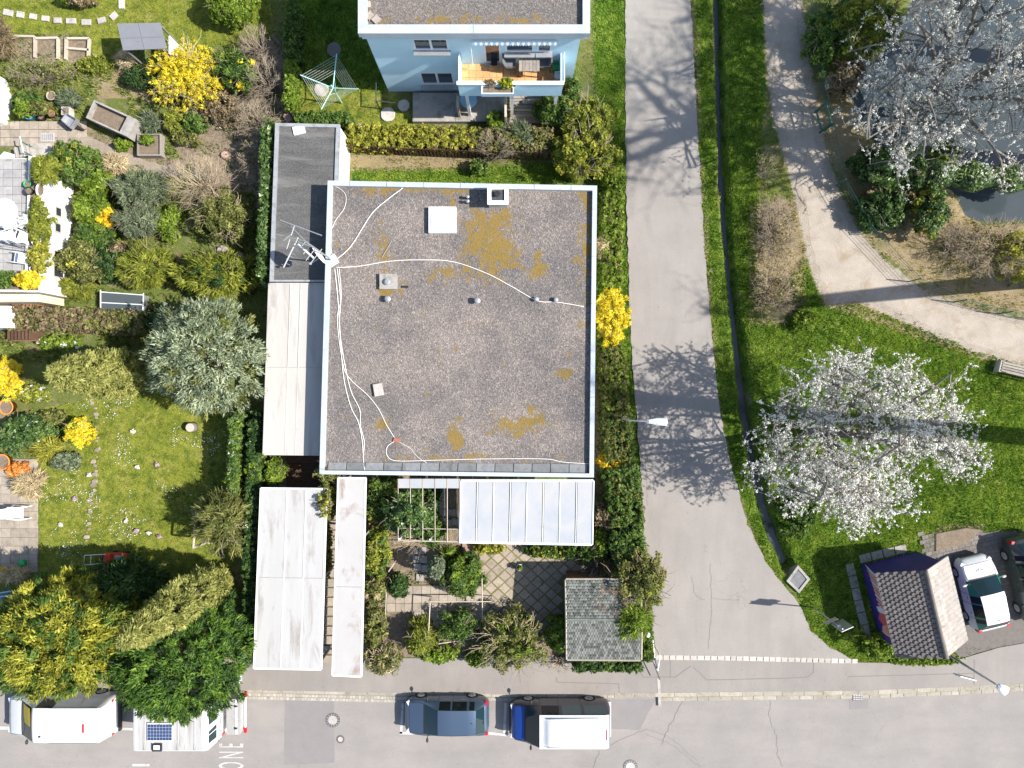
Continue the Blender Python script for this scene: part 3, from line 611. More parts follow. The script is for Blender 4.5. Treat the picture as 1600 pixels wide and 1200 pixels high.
# chimney
p = P(778, 306, 3.75); b = MB(); b.box((p.x, p.y, 3.45), (.82, .74, .76)); b.build('chimney', 'pale_concrete', roof)
ch = inset([(p.x-.46, p.y-.42), (p.x+.46, p.y-.42), (p.x+.46, p.y+.42), (p.x-.46, p.y+.42)], 0)
ring('chimney_cap', ch, inset(ch, .17), 3.831, 3.92, 'white_wall', roof)
b = MB(); b.box((p.x, p.y, 3.835), (.56, .48, .006)); b.build('flue_plate', 'dark_metal', roof)
b = MB(); b.lathe((p.x-.02, p.y+.02, 3.84), [(.09, 0), (.09, .18), (.13, .19), (.13, .22)], 12); b.build('flue', 'black_plastic', roof)
for (x, y) in ((731, 308), (731, 315)):
    c = on_roof(x, y, 3.3); b = MB(); b.lathe((c.x, c.y, 3.07), [(.06, 0), (.06, .3), (.085, .31), (.07, .36)], 10); b.build('vent_pipe', 'galv', roof, True)
for (x, y, r, h) in ((606, 467, .12, .32), (746, 470, .12, .34), (838, 467, .09, .22), (869, 468, .09, .22)):
    c = on_roof(x, y, 3.3); b = MB(); b.lathe((c.x, c.y, 3.07), [(r*.7, 0), (r*.7, h-.1), (r*1.2, h-.09), (r*1.2, h-.02), (r*.5, h)], 14); b.build('vent_pipe', 'galv', roof, True)
c = on_roof(607, 440, 3.2); b = MB(); b.box((c.x, c.y, 3.17), (.78, .68, .2)); b.build('vent_base', 'concrete', roof)
b = MB(); b.lathe((c.x-.03, c.y-.03, 3.271), [(.14, 0), (.14, .12), (.09, .13), (.09, .16)], 14); b.build('vent_cap', 'galv', roof)
c = on_roof(633, 448, 3.1); b = MB(); b.box((c.x, c.y, 3.1), (.28, .1, .06)); b.build('outlet', 'black_plastic', roof)
# loose things on the roof
c = on_roof(591, 609, 3.2); b = MB(); b.box((c.x, c.y, 3.15), (.40, .55, .15), R(10)); tag(b.build('concrete_block', 'pale_concrete'), 'pale concrete block lying alone on the gravel roof near its left side', 'block')
a0, a1 = on_roof(612, 376, 3.09), on_roof(597, 402, 3.09); b = MB(); b.tube([a0, a1], .022, 6); tag(b.build('metal_rod', 'galv'), 'short thin rod lying on moss left of the roof skylight', 'rod')
def cable(pts, r, mat, name, label, z=3.095, parent=None):
    q = [P(x, y, z) for x, y in pts]; out = []
    for i in range(len(q)-1):   # Catmull-Rom
        a, b_, c_, d = q[max(i-1, 0)], q[i], q[i+1], q[min(i+2, len(q)-1)]
        for k in range(6):
            t = k/6; out.append(.5*((2*b_)+(c_-a)*t+(2*a-5*b_+4*c_-d)*t*t+(3*b_-a-3*c_+d)*t**3))
    out.append(q[-1]); b = MB(); b.tube(out, r*.75, 5); return tag(b.build(name, mat, None, True), label, 'cable', 'cables on the bungalow roof')
cable([(522, 408), (548, 385), (580, 335), (605, 312), (631, 292), (634, 284)], .028, 'cable_white', 'roof_cable', 'thick white cable running from the dish mast up to the top roof edge')
cable([(520, 404), (516, 370), (524, 345), (538, 325), (540, 305), (528, 293), (516, 291)], .016, 'cable_white', 'roof_cable', 'thin looping cable at the top left corner of the gravel roof')
cable([(524, 418), (560, 416), (610, 408), (660, 406), (708, 409), (760, 427), (800, 448), (840, 470), (870, 472), (912, 479)], .026, 'cable_white', 'roof_cable', 'white cable crossing the gravel roof from the dish to the right edge')
cable([(523, 420), (528, 470), (532, 530), (537, 590), (548, 635), (560, 660), (566, 690), (568, 722), (571, 740)], .026, 'cable_white', 'roof_cable', 'left one of the white cables running down to the bottom roof edge')
cable([(527, 420), (532, 470), (530, 510), (537, 560), (548, 610), (562, 640), (563, 665), (569, 690), (567, 715)], .024, 'cable_white', 'roof_cable', 'middle white cable twisting beside the long cable down the roof')
cable([(530, 420), (533, 465), (527, 500), (535, 565), (545, 590), (575, 618), (592, 640), (604, 664), (617, 685)], .022, 'cable_white', 'roof_cable', 'white cable branching off to the red junction on the lower roof')
cable([(617, 689), (605, 698), (605, 712), (620, 720), (680, 719), (760, 717), (850, 717), (880, 722), (925, 725)], .022, 'cable_white', 'roof_cable', 'white cable running right along the bottom edge of the gravel roof')
cable([(622, 690), (640, 700), (655, 716), (684, 733)], .014, 'cable_white', 'roof_cable', 'thin wire from the red junction down to the slate edge slabs')
c = on_roof(620, 688, 3.12); b = MB(); b.box((c.x, c.y, 3.11), (.3, .17, .07), R(-20)); tag(b.build('junction_box', 'cable_red'), 'small rusty red cable junction box on the lower gravel roof', 'box')
# downpipe cable over the narrow canopy
# satellite dish with mast
mp = on_roof(520, 407, 3.1)
dish = thing('satellite_dish', (mp.x, mp.y, 3.07), 'white oval satellite dish on a mast at the left edge of the gravel roof', 'satellite dish')
b = MB(); b.box((mp.x+.02, mp.y-.02, 3.18), (.42, .40, .2), R(30)); b.build('base', 'white_plastic', dish)
b = MB(); b.tube([(mp.x, mp.y, 3.1), (mp.x, mp.y, 7.0)], .035, 8); b.build('mast', 'galv', dish)
dc = P(498, 398, 4.75); dn = Vector((-.62, -.42, .55)).normalized(); du = dn.cross(Vector((0, 0, 1))).normalized(); dv = du.cross(dn)
ax = P(507, 411, 4.75)-P(489, 385, 4.75); ax.normalize(); dn = Vector((ax.y, -ax.x, 0)).normalized(); dn = dn if dn.x < 0 else -dn; dn = (dn+Vector((0, 0, -.06))).normalized(); du = ax; dv = dn.cross(du).normalized()
def dsh(u, v):
    a = u*2*math.pi; r = v*.47; return dc+du*(math.cos(a)*r)+dv*(math.sin(a)*r*1.02)+dn*(-.09+.36*r*r)
b = MB(); b.grid(dsh, 28, 6); b.build('reflector', 'white_plastic', dish, True)
b = MB(); b.tube([dc-dv*.45+dn*.0, dc-dv*.35+dn*.55], .02, 6); b.build('feed_arm', 'galv', dish)
b = MB(); b.lathe(dc-dv*.33+dn*.58, [(.05, -.06), (.06, 0), (.05, .06)], 10); b.build('feed_horn', 'galv', dish)
b = MB(); b.tube([dc-dn*.1, (mp.x, mp.y, 4.7)], .04, 6); b.build('bracket', 'galv', dish)
# aerials on the same mast
ae = thing('television_aerial', (mp.x, mp.y, 5.3), 'spiky metal television aerials on the mast, seen over the garage roof', 'aerial')
def rod(px0, py0, px1, py1, z, r=.016, name='element', mat='galv'):
    b = MB(); b.tube([P(px0, py0, z), P(px1, py1, z)], r, 5); b.build(name, mat, ae)
rod(438, 344, 503, 368, 6.6, .022); rod(460, 353, 455, 368, 6.6, .02); rod(455, 366, 443, 376, 6.6, .014); rod(432, 366, 482, 378, 6.3, .014)
rod(453, 374, 448, 389, 6.3, .018); rod(466, 371, 443, 418, 6.0, .03, 'boom'); rod(466, 382, 490, 403, 5.6, .045, 'boom', 'white_plastic'); rod(482, 388, 484, 383, 6.0)
for (x0, y0, x1, y1) in ((447, 404, 456, 408), (450, 398, 459, 403), (453, 394, 462, 399), (445, 411, 453, 414), (440, 413, 446, 416)): rod(x0, y0, x1, y1, 6.0, .012)
for (x0, y0, x1, y1) in ((478, 377, 472, 384), (486, 382, 474, 397), (493, 388, 478, 407), (503, 389, 484, 413)): rod(x0, y0, x1, y1, 5.6, .018)
for k in range(5): rod(452+k*1.5, 383+k*2.2, 464+k*1.5, 386+k*2.2, 5.9, .006)
b = MB(); b.tube([(mp.x, mp.y, 6.6), P(484, 384, 6.6)], .02, 6); b.build('cross_arm', 'galv', ae); b = MB(); b.tube([(mp.x, mp.y, 6.05), P(466, 378, 6.05)], .02, 6); b.build('cross_arm', 'galv', ae); b = MB(); b.tube([P(455, 354, 6.6), P(484, 384, 6.6)], .016, 6); b.build('cross_arm', 'galv', ae)
# ---------------------------------------------------------------- garage
GZ = 2.35
go = [PX(430, 192, GZ), PX(531, 194, GZ), PX(523, 440, GZ), PX(421, 440, GZ)]
gar = thing('garage', P(475, 320, 0), 'low garage with weathered dark bitumen roof and white side wall left of the bungalow', 'garage')
b = MB(); b.prism(inset(go, .05), -.05, 2.18); b.build('wall', 'white_wall', gar)
b = MB(); b.prism(inset(go, .03), 2.181, 2.26); b.build('roof', 'bitumen', gar)
ring('coping', go, inset(go, [.15, .17, .08, .17]), 2.19, GZ, 'coping_grey', gar)
for k in (.2, .42, .63, .82):   # overlaps of the roofing felt
    a, c = bil(inset(go, .18), 0, k), bil(inset(go, .18), 1, k); b = MB(); b.box(((a[0]+c[0])/2, a[1], 2.262), (abs(c[0]-a[0]), .1, .006)); b.build('felt_lap', 'bitumen', gar)
c = P(467, 203, 2.33); brd = thing('name_board', (c.x, c.y, 2.262), 'small white board with dark numerals lying on the garage roof', 'board', rz=R(13))
b = MB(); b.box((0, 0, .04), (.54, .38, .07)); b.build('panel', 'white_paint', brd, local=True)
def text(body, size, mat, parent, M4, name='lettering', ext=.001):
    t = bpy.data.curves.new(name, 'FONT'); t.body = body; t.size = size; t.extrude = ext; t.align_x = 'CENTER'; t.align_y = 'CENTER'
    o = bpy.data.objects.new('tmp', t); COL.objects.link(o); d = bpy.context.evaluated_depsgraph_get(); me = bpy.data.meshes.new_from_object(o.evaluated_get(d)); bpy.data.objects.remove(o)
    me.transform(M4); me.materials.clear(); return link(name, me, mat, parent)
text('1 1. M 1', .15, 'dark_metal', brd, Matrix.Translation((0, .02, .0775)))
# ---------------------------------------------------------------- carport canopies
def canopy(name, label, quad, z, cols, rows, mat, rib, posts_uv, edge='white_paint', slope=0.0):
    q = PP(quad, z); cx = sum(p[0] for p in q)/4; cy = sum(p[1] for p in q)/4
    t = thing(name, (cx, cy, 0), label, 'canopy')
    for i in range(len(cols)-1):
        for j in range(len(rows)-1):
            u0, u1, v0, v1 = cols[i]+.004, cols[i+1]-.004, rows[j]+.0015, rows[j+1]-.0015
            zz = z-.05+(.014 if j else 0.0)+random.uniform(-.002, .002); b = MB(); b.prism([bil(q, u0, v0), bil(q, u1, v0), bil(q, u1, v1), bil(q, u0, v1)], zz-.03, zz); b.build('roof_panel', mat, t)
    for u in cols[1:-1]:
        a, c = bil(q, u, 0), bil(q, u, 1); b = MB(); b.tube([(a[0], a[1], z-.045), (c[0], c[1], z-.045)], rib, 6); b.build('seam_rail', edge, t)
    for v in rows[1:-1]:
        a, c = bil(q, 0, v), bil(q, 1, v); b = MB(); b.tube([(a[0], a[1], z-.05), (c[0], c[1], z-.05)], .018, 5); b.build('lap_joint', 'cable_grey', t)
    for (u0, v0, u1, v1) in ((0, 0, 0, 1), (1, 0, 1, 1), (0, 0, 1, 0), (0, 1, 1, 1)):
        a, c = bil(q, u0, v0), bil(q, u1, v1); d = Vector((c[0]-a[0], c[1]-a[1])); b = MB(); b.box(((a[0]+c[0])/2, (a[1]+c[1])/2, z-.09), (d.length, .07, .12), math.atan2(d.y, d.x)); b.build('edge_beam', edge, t)
    for u in [c_+.012 for c_ in cols[:-1]]+[cols[-1]-.012]:
        for k in range(9):
            a = bil(q, u, .03+k*.1175); b = MB(); b.lathe((a[0], a[1], z-.052), [(.028, 0), (.02, .02)], 6); b.build('fixing', 'galv', t)
    posts([bil(q, u, v) for u, v in posts_uv], z-.15, .1, 'wood_grey', t)
    return t
canopy('carport_canopy', 'grey-white sheet canopy between the garage and the bungalow beside the blue spruce', [(420, 443), (521, 443), (512, 711), (411, 710)], 2.3, [0, .33, .49, 1], [0, .49, 1], 'sheet_grey', .025, [(.04, .02), (.04, .5), (.04, .98), (.9, .98)], 'sheet_grey')
canopy('carport_canopy', 'large bright white three-strip canopy over the drive by the pavement', [(407, 763), (510, 764), (501, 1047), (396, 1045)], 2.4, [0, .40, .69, 1], [0, .495, 1], 'sheet_white', .028, [(.04, .02), (.96, .02), (.04, .5), (.96, .5), (.04, .97), (.96, .97)])
canopy('entrance_canopy', 'narrow white canopy with rusty stain leading from pavement to the bungalow', [(528, 747), (571, 747), (564, 1058), (519, 1056)], 2.45, [0, 1], [0, .55, 1], 'sheet_rusty', .02, [(.08, .02), (.92, .3), (.08, .5), (.92, .97), (.08, .97)])
# deck between the canopies
dk = struct('yard_deck')
for i in range(16):
    p0 = P(452, 711+i*3.4, 0); b = MB(); b.box((p0.x+1.0, p0.y, .03), (2.2, .09, .05)); b.build('plank', 'wood_dark', dk)
for i in range(17):
    p0 = P(505+random.uniform(-2, 2), 790+i*15, 0); b = MB(); b.prism([(p0.x-.1, p0.y-.2), (p0.x+.75, p0.y-.2), (p0.x+.75, p0.y+.2), (p0.x-.1, p0.y+.2)], -.05, .03+random.uniform(0, .012), .015); b.build('paver', 'paver', dk)
# ---------------------------------------------------------------- glazed terrace roof and pergola
tr = thing('terrace_roof', P(820, 800, 0), 'white-framed translucent terrace roof attached to the bottom side of the bungalow', 'terrace roof')
tq = [PX(720, 751, 2.62), PX(927, 751, 2.62), PX(925, 851, 2.5), PX(718, 847, 2.5)]
def sl(q, u, v, dz=0): p_ = bil(q, u, v); return (p_[0], p_[1], 2.62-.12*v+dz)
for i in range(8):
    u0, u1 = i/8+.008, (i+1)/8-.008; b = MB(); b.add([sl(tq, u0, 0), sl(tq, u1, 0), sl(tq, u1, .995), sl(tq, u0, .995), sl(tq, u0, 0, -.016), sl(tq, u1, 0, -.016), sl(tq, u1, .995, -.016), sl(tq, u0, .995, -.016)], [(3, 2, 1, 0), (4, 5, 6, 7), (0, 1, 5, 4), (1, 2, 6, 5), (2, 3, 7, 6), (3, 0, 4, 7)]); b.build('roof_pane', 'poly_sheet', tr)
for i in range(9):
    b = MB(); w = .05 if i in (0, 8) else (.035 if i % 2 == 0 else .02); b.tube([sl(tq, i/8, 0, .0), sl(tq, i/8, 1, .0)], w, 4); b.build('glazing_bar', 'white_paint', tr)
for v in (.0, 1.0):
    b = MB(); b.tube([sl(tq, 0, v, -.02), sl(tq, 1, v, -.02)], .06, 4); b.build('frame_beam', 'white_paint', tr)
posts([bil(tq, .01, .97), bil(tq, .5, .97), bil(tq, .99, .97)], 2.44, .1, 'white_paint', tr)
pg = thing('pergola', P(670, 800, 0), 'open white-beamed pergola beside the glazed terrace roof, shrubs growing through it', 'pergola')
pq = [PX(622, 748, 2.6), PX(718, 748, 2.6), PX(718, 847, 2.5), PX(622, 845, 2.5)]
for i in range(5):
    u0, u1 = i/5+.01, (i+1)/5-.01; b = MB(); b.add([sl(pq, u0, 0), sl(pq, u1, 0), sl(pq, u1, .15), sl(pq, u0, .15), sl(pq, u0, 0, -.014), sl(pq, u1, 0, -.014), sl(pq, u1, .15, -.014), sl(pq, u0, .15, -.014)], [(3, 2, 1, 0), (4, 5, 6, 7), (0, 1, 5, 4), (1, 2, 6, 5), (2, 3, 7, 6), (3, 0, 4, 7)]); b.build('roof_pane', 'poly_sheet', pg)
for i in range(6):
    b = MB(); b.tube([sl(pq, i/5, 0), sl(pq, i/5, 1)], .021, 4); b.build('beam', 'wood_pale', pg)
b = MB(); b.tube([sl(pq, 0, 1, -.05), sl(pq, 1, 1, -.05)], .03, 4); b.build('front_beam', 'wood_pale', pg); b = MB(); b.tube([sl(pq, 0, .8, -.05), sl(pq, 1, .8, -.05)], .02, 4); b.build('cross_wire', 'wood_pale', pg)
posts([bil(pq, .02, .98), bil(pq, .52, .98), bil(pq, .98, .98)], 2.42, .08, 'white_paint', pg)
LG = (1, 1, 1); LM('shingle_tone', (.11, .114, .102), (.148, .153, .138), (.17, .176, .16), 0.0, .9); LG = (1.45, 1.46, 1.40)
# ---------------------------------------------------------------- garden shed with scalloped shingles
SZ = 2.25
so = PP([(884, 906), (1000, 906), (1001, 1031), (886, 1030)], SZ)
sh = thing('garden_shed', P(935, 960, 0), 'garden shed with grey-green scalloped shingle roof overhung by shrubs at the corner', 'shed')
sb = inset(so, .16); b = MB(); b.prism(sb, -.03, 2.02); b.build('wall', 'wood_brown', sh)
def shz(v): return SZ+.18-abs(v-.48)*.36/.52*.5
b = MB(); b.add([(*bil(so, 0, 0), shz(0)), (*bil(so, 1, 0), shz(0)), (*bil(so, 1, .48), shz(.48)), (*bil(so, 0, .48), shz(.48)), (*bil(so, 1, 1), shz(1)), (*bil(so, 0, 1), shz(1))]+[(*bil(so, a_, b_), z_-.07) for a_, b_, z_ in ((0, 0, shz(0)), (1, 0, shz(0)), (1, .48, shz(.48)), (0, .48, shz(.48)), (1, 1, shz(1)), (0, 1, shz(1)))], [(0, 3, 2, 1), (3, 5, 4, 2), (6, 7, 8, 9), (9, 8, 10, 11), (0, 1, 7, 6), (5, 11, 10, 4), (1, 2, 8, 7), (2, 4, 10, 8), (0, 6, 9, 3), (3, 9, 11, 5)]); shr = b.build('roof', 'shingle_green', sh)
b = MB(); nr, ncs = 28, 28
for j in range(nr):
    for i in range(ncs):
        u = (i+.5+(.5 if j % 2 else 0))/ncs; up = j/nr < .48
        if u > .985: continue
        v0, v1 = (j/nr, (j+1)/nr); du_ = .47/ncs
        vb, vt = (v0+.002, v1) if up else (v1-.002, v0)   # lower (eave side) edge, upper edge
        dz = random.uniform(.02, .07); pts = []
        for (su, t) in ((-1, 1), (-1, .4), (-.5, .05), (.5, .05), (1, .4), (1, 1)):
            v = vb+(vt-vb)*t; pts.append((*bil(so, min(max(u+su*du_, .002), .998), v), shz(v)+(dz if t < .9 else .006)))
        o_ = len(b.v); b.add(pts, [(0, 1, 2, 3, 4, 5) if not up else (5, 4, 3, 2, 1, 0)])
        b.add(pts[1:5]+[(p_[0], p_[1], p_[2]-.035) for p_ in pts[1:5]], [(0, 1, 5, 4), (1, 2, 6, 5), (2, 3, 7, 6)])
sg_o = tag(b.build('shingles', 'shingle_tone', shr), kind='stuff'); rr_ = random.Random(3); at_ = sg_o.data.attributes.new('rnd', 'FLOAT', 'POINT'); at_.data.foreach_set('value', [v_ for k_ in range(len(b.v)//14) for v_ in [rr_.random()]*14])
b = MB(); b.tube([(*bil(so, 0, .48), shz(.48)+.02), (*bil(so, 1, .48), shz(.48)+.02)], .045, 6); b.build('ridge', 'shingle_green', shr)
for (u0, v0, u1, v1) in ((-.01, 0, -.01, .48), (-.01, .48, -.01, 1), (1.01, 0, 1.01, .48), (1.01, .48, 1.01, 1), (0, -.01, 1, -.01), (0, 1.01, 1, 1.01)):
    b = MB(); b.tube([(*bil(so, u0, v0), shz(v0)), (*bil(so, u1, v1), shz(v1))], .04, 4); b.build('trim_board', 'wood_pale', shr)
# ---------------------------------------------------------------- mural kiosk with tiled gable roof
EZ, RZ = 2.05, 3.15
kL0, kL1 = PX(1372, 897, EZ), PX(1403, 1030, EZ); kR0, kR1 = PX(1485, 874, EZ), PX(1516, 1012, EZ); kr0, kr1 = PX(1446, 892, RZ), PX(1479, 1028, RZ)
# square the plan: axis along the ridge
kax = Vector((kr1[0]-kr0[0], kr1[1]-kr0[1])).normalized(); kpx = Vector((-kax.y, kax.x)); kpx = kpx if kpx.x > 0 else -kpx
km = (Vector(kr0)+Vector(kr1))/2; hl = (Vector(kr1)-Vector(kr0)).length/2; hw = ((Vector(kR0)-Vector(kL0)).dot(kpx)+(Vector(kR1)-Vector(kL1)).dot(kpx))/4
kc = km
def K(a, w): v = kc+kax*a+kpx*w; return (v.x, v.y)
kio = thing('kiosk', (kc.x, kc.y, 0), 'small kiosk with brown tiled gable roof and a navy bird mural on its wall', 'kiosk')
wl, ww = hl-.22, hw-.28
b = MB(); b.prism([K(-wl, -ww), K(wl, -ww), K(wl, ww), K(-wl, ww)], -.05, EZ+.05); kw = b.build('wall', 'navy_mural', kio)
for s in (-1, 1):
    a_, b_, c_ = K(s*wl, -ww), K(s*wl, ww), K(s*wl, 0); d_ = kax*(-s*.1); b = MB()
    b.add([(a_[0], a_[1], EZ+.05), (b_[0], b_[1], EZ+.05), (c_[0], c_[1], RZ-.16), (a_[0]+d_.x, a_[1]+d_.y, EZ+.05), (b_[0]+d_.x, b_[1]+d_.y, EZ+.05), (c_[0]+d_.x, c_[1]+d_.y, RZ-.16)], [(0, 1, 2), (5, 4, 3), (0, 2, 5, 3), (2, 1, 4, 5)]); b.build('gable', 'navy_mural', kio)
def kroof(side):
    t = -1 if side == 'l' else 1; th = Vector((0, 0, -.05)); a = [Vector((*K(-hl, 0), RZ)), Vector((*K(hl, 0), RZ)), Vector((*K(hl, t*hw), EZ)), Vector((*K(-hl, t*hw), EZ))]
    b = MB(); b.add(a+[p_+th for p_ in a], [(0, 1, 2, 3), (7, 6, 5, 4), (0, 4, 5, 1), (1, 5, 6, 2), (2, 6, 7, 3), (3, 7, 4, 0)]); return b.build('roof_slope', 'tile_sunlit' if t > 0 else 'tile_shaded', kio), a
rl, la = kroof('l'); rr, ra = kroof('r')
def tile_mesh(L, W, th):
    b = MB(); pr = [(-.5*W, .5*L), (-.5*W, -.2*L), (-.28*W, -.5*L), (.28*W, -.5*L), (.5*W, -.2*L), (.5*W, .5*L)]
    zt = [.006, th*.8, th, th, th*.8, .006]; b.add([(x, y, z) for (x, y), z in zip(pr, zt)]+[(x, y, z-.03) for (x, y), z in zip(pr, zt)], [(0, 1, 2, 3, 4, 5)]+[(i, i+6, (i+1) % 6+6, (i+1) % 6) for i in range(6)]); return b.mesh('tile')
sll = math.hypot(hw, RZ-EZ); nrow, ncol = 11, 18; tw = 2*hl/ncol; tl = sll/nrow
tm = tile_mesh(tl*1.22, tw*.86, .06); tm.materials.append(MATS['tile_shaded']); tm2 = tile_mesh(tl*1.28, tw*.97, .022); tm2.materials.append(MATS['tile_sunlit'])
def lay(t, rparent, me, rows_as_parts):
    dn_ = Vector((kpx.x*t*hw, kpx.y*t*hw, EZ-RZ)).normalized(); ax_ = Vector((kax.x, kax.y, 0)); nn = ax_.cross(dn_); nn = nn if nn.z > 0 else -nn; xx = nn.cross(dn_)*-1
    yy = -dn_; xx = yy.cross(nn); rot = Matrix((xx, yy, nn)).transposed().to_4x4(); stuff = MB()
    for j in range(nrow):
        for i in range(ncol):
            a = -hl+(i+.5+((.25 if j % 2 else -.25) if t < 0 else 0))*tw; s_ = (j+.52)*tl; pos = Vector((*K(a, 0), RZ))+dn_*s_+nn*.006; mm = Matrix.Translation(pos-ORG[kio]) @ rot @ Matrix.Rotation(random.uniform(-.02, .02), 4, 'Z')
            if j < rows_as_parts[1] and j >= rows_as_parts[0]:
                o = bpy.data.objects.new('tile', me); COL.objects.link(o); o.parent = rparent; o.matrix_local = mm
            else:
                stuff.add([mm @ v.co + ORG[kio] for v in me.vertices], [tuple(p_.vertices) for p_ in me.polygons])
    if stuff.v: tag(stuff.build('tiles', me.materials[0], rparent), kind='stuff')
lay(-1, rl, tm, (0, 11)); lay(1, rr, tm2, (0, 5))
b = MB(); b.tube([(*K(-hl-.02, 0), RZ+.03), (*K(hl+.02, 0), RZ+.03)], .09, 8); b.build('ridge_cap', 'tile_shaded', kio, True)
for t in (-1, 1):
    b = MB(); b.tube([(*K(-hl, t*(hw+.02)), EZ-.01), (*K(hl, t*(hw+.02)), EZ-.01)], .03, 6); b.build('gutter', 'pale_concrete' if t < 0 else 'dark_metal', kio)
# mural: pink and red feather strokes on the left wall, flat paint
def mural(pts, mat):
    b = MB(); n3 = [(*K(a, -ww-.012), z) for a, z in pts]; b.add(n3+[(*K(a, -ww-.004), z) for a, z in pts], [tuple(range(len(pts))), tuple(range(len(pts), 2*len(pts)))[::-1]]); b.build('mural_stroke', mat, kw)
for i in range(9):
    a = -1.55+i*.2; mural([(a, 1.7), (a-.40+i*.02, .45+i*.06), (a-.14, .8), (a+.14, 1.7)], 'mural_pink' if i % 3 else 'mural_pale')
mural([(.2, 1.7), (.35, .8), (.75, .5), (.95, .9), (1.05, 1.7)], 'mural_red'); mural([(-.1, 1.3), (.1, .6), (.34, .7), (.3, 1.4)], 'mural_pale')
for i in range(4): mural([(.8+i*.13, 1.3), (1.05+i*.1, .7-i*.06), (1.12+i*.1, .8), (1.0+i*.13, 1.4)], 'mural_pink')
# paved step strip around the kiosk
ks = struct('kiosk_paving')
for i in range(7):
    a = -wl-.2+i*.62; b = MB(); b.prism([K(a, -ww-.75), K(a+.58, -ww-.75), K(a+.58, -ww-.35), K(a, -ww-.35)], -.03, .02, .01); b.build('paver', 'concrete', ks)
for i in range(4):
    b = MB(); b.prism([K(-wl-.5, -ww+i*.6), K(-wl-.1, -ww+i*.6), K(-wl-.1, -ww+i*.6+.55), K(-wl-.5, -ww+i*.6+.55)], -.03, .02, .01); b.build('paver', 'concrete', ks)
# parking bay of brick pavers
pk = sheet('parking_bay', PP([(1462, 838), (1545, 832), (1700, 822), (1800, 1000), (1600, 1004), (1560, 1011), (1500, 1028), (1440, 960)]), .006, 'brick_paving', None, .0)
nb = 0
for j in range(26):
    for i in range(14):
        a = -2.6+j*.21; w = hw+.1+i*.33+(.16 if j % 2 else 0); v = K(a, w); px, py = 800+v[0]*F/H, 600-v[1]*F/H
        if nb < 290 and px < 1604 and py > 832 and py < 1012-(px-1500)*.08:
            b = MB(); b.prism([K(a-.098, w-.158), K(a+.098, w-.158), K(a+.098, w+.158), K(a-.098, w+.158)], 0, .018+random.uniform(-.004, .006)); b.build('brick', 'brick_paving', pk); nb += 1
# ---------------------------------------------------------------- blue two-storey house
WY = 14.42; WX0, WX1 = -6.08, 2.86; BZ = 6.3
def wz(py): return H-WY*F/(600-py)
def wx(px, z): return (px-800)*(H-z)/F
blue = thing('blue_house', (-1.6, 17, 0), 'pale blue two-storey house with gravel roof and a wooden-floored balcony at the top', 'house')
wall_h = 6.05; D = 8.0
# front wall with real openings
wins = [(wx(646, 4.85), wx(700, 4.85), 4.36, 5.30), (wx(657, 1.7), wx(708, 1.7), .85, 2.1)]
door = (wx(757, 4.1), wx(782, 4.1), 3.12, 5.2); bwin = [(wx(790, 4.75), wx(834, 4.75), 4.2, 5.2), (wx(840, 4.75), wx(862, 4.75), 4.2, 5.2)]
opens = wins+[door]+bwin
xs = sorted(set([WX0, WX1]+[o_[0] for o_ in opens]+[o_[1] for o_ in opens])); zs = sorted(set([0.0, wall_h]+[o_[2] for o_ in opens]+[o_[3] for o_ in opens]))
b = MB()
for i in range(len(xs)-1):
    for j in range(len(zs)-1):
        cx, cz = (xs[i]+xs[i+1])/2, (zs[j]+zs[j+1])/2
        if any(o_[0] < cx < o_[1] and o_[2] < cz < o_[3] for o_ in opens): continue
        b.add([(xs[i], WY, zs[j]), (xs[i+1], WY, zs[j]), (xs[i+1], WY, zs[j+1]), (xs[i], WY, zs[j+1])], [(0, 1, 2, 3)])
for o_ in opens:
    x0, x1, z0, z1 = o_; yb = WY+.2
    b.add([(x0, WY, z0), (x1, WY, z0), (x1, WY, z1), (x0, WY, z1), (x0, yb, z0), (x1, yb, z0), (x1, yb, z1), (x0, yb, z1)], [(0, 4, 5, 1), (1, 5, 6, 2), (2, 6, 7, 3), (3, 7, 4, 0)])
b.add([(WX0, WY, 0), (WX0, WY+D, 0), (WX0, WY+D, wall_h), (WX0, WY, wall_h), (WX1, WY, 0), (WX1, WY+D, 0), (WX1, WY+D, wall_h), (WX1, WY, wall_h)], [(0, 3, 2, 1), (4, 5, 6, 7), (1, 2, 6, 5)])
b.build('wall', 'house_blue', blue)
# window units
def winunit(x0, x1, z0, z1, panes=2, mat='window_glass', sill=True, nm='window'):
    y = WY+.045; b = MB(); w = .06
    b.box(((x0+x1)/2, y, z0+w/2), (x1-x0, .09, w)); b.box(((x0+x1)/2, y, z1-w/2), (x1-x0, .09, w))
    n = panes
    for k in range(n+1):
        x = x0+(x1-x0)*k/n; x = min(max(x, x0+w/2), x1-w/2); b.box((x, y, (z0+z1)/2), (w if k in (0, n) else w*1.6, .091, z1-z0-2*w+.002))
    f = b.build(nm, 'white_paint', blue)
    for k in range(n):
        xa, xb = x0+(x1-x0)*k/n+w*.8, x0+(x1-x0)*(k+1)/n-w*.8; b = MB(); b.box(((xa+xb)/2, y+.02, (z0+z1)/2), (xb-xa, .02, z1-z0-2*w)); b.build('pane', mat, f)
    if sill:
        b = MB(); b.box(((x0+x1)/2, WY-.06, z0-.03), (x1-x0+.12, .36, .05)); b.build('sill', 'galv', f)
winunit(*wins[0]); winunit(*wins[1]); winunit(*door, 1, 'window_glass', False, 'balcony_door'); winunit(*bwin[0], 1); winunit(*bwin[1], 1)
b = MB(); b.box(((door[0]+door[1])/2, WY-.03, 3.14), (door[1]-door[0]+.1, .2, .05)); b.build('door_sill', 'galv', blue)
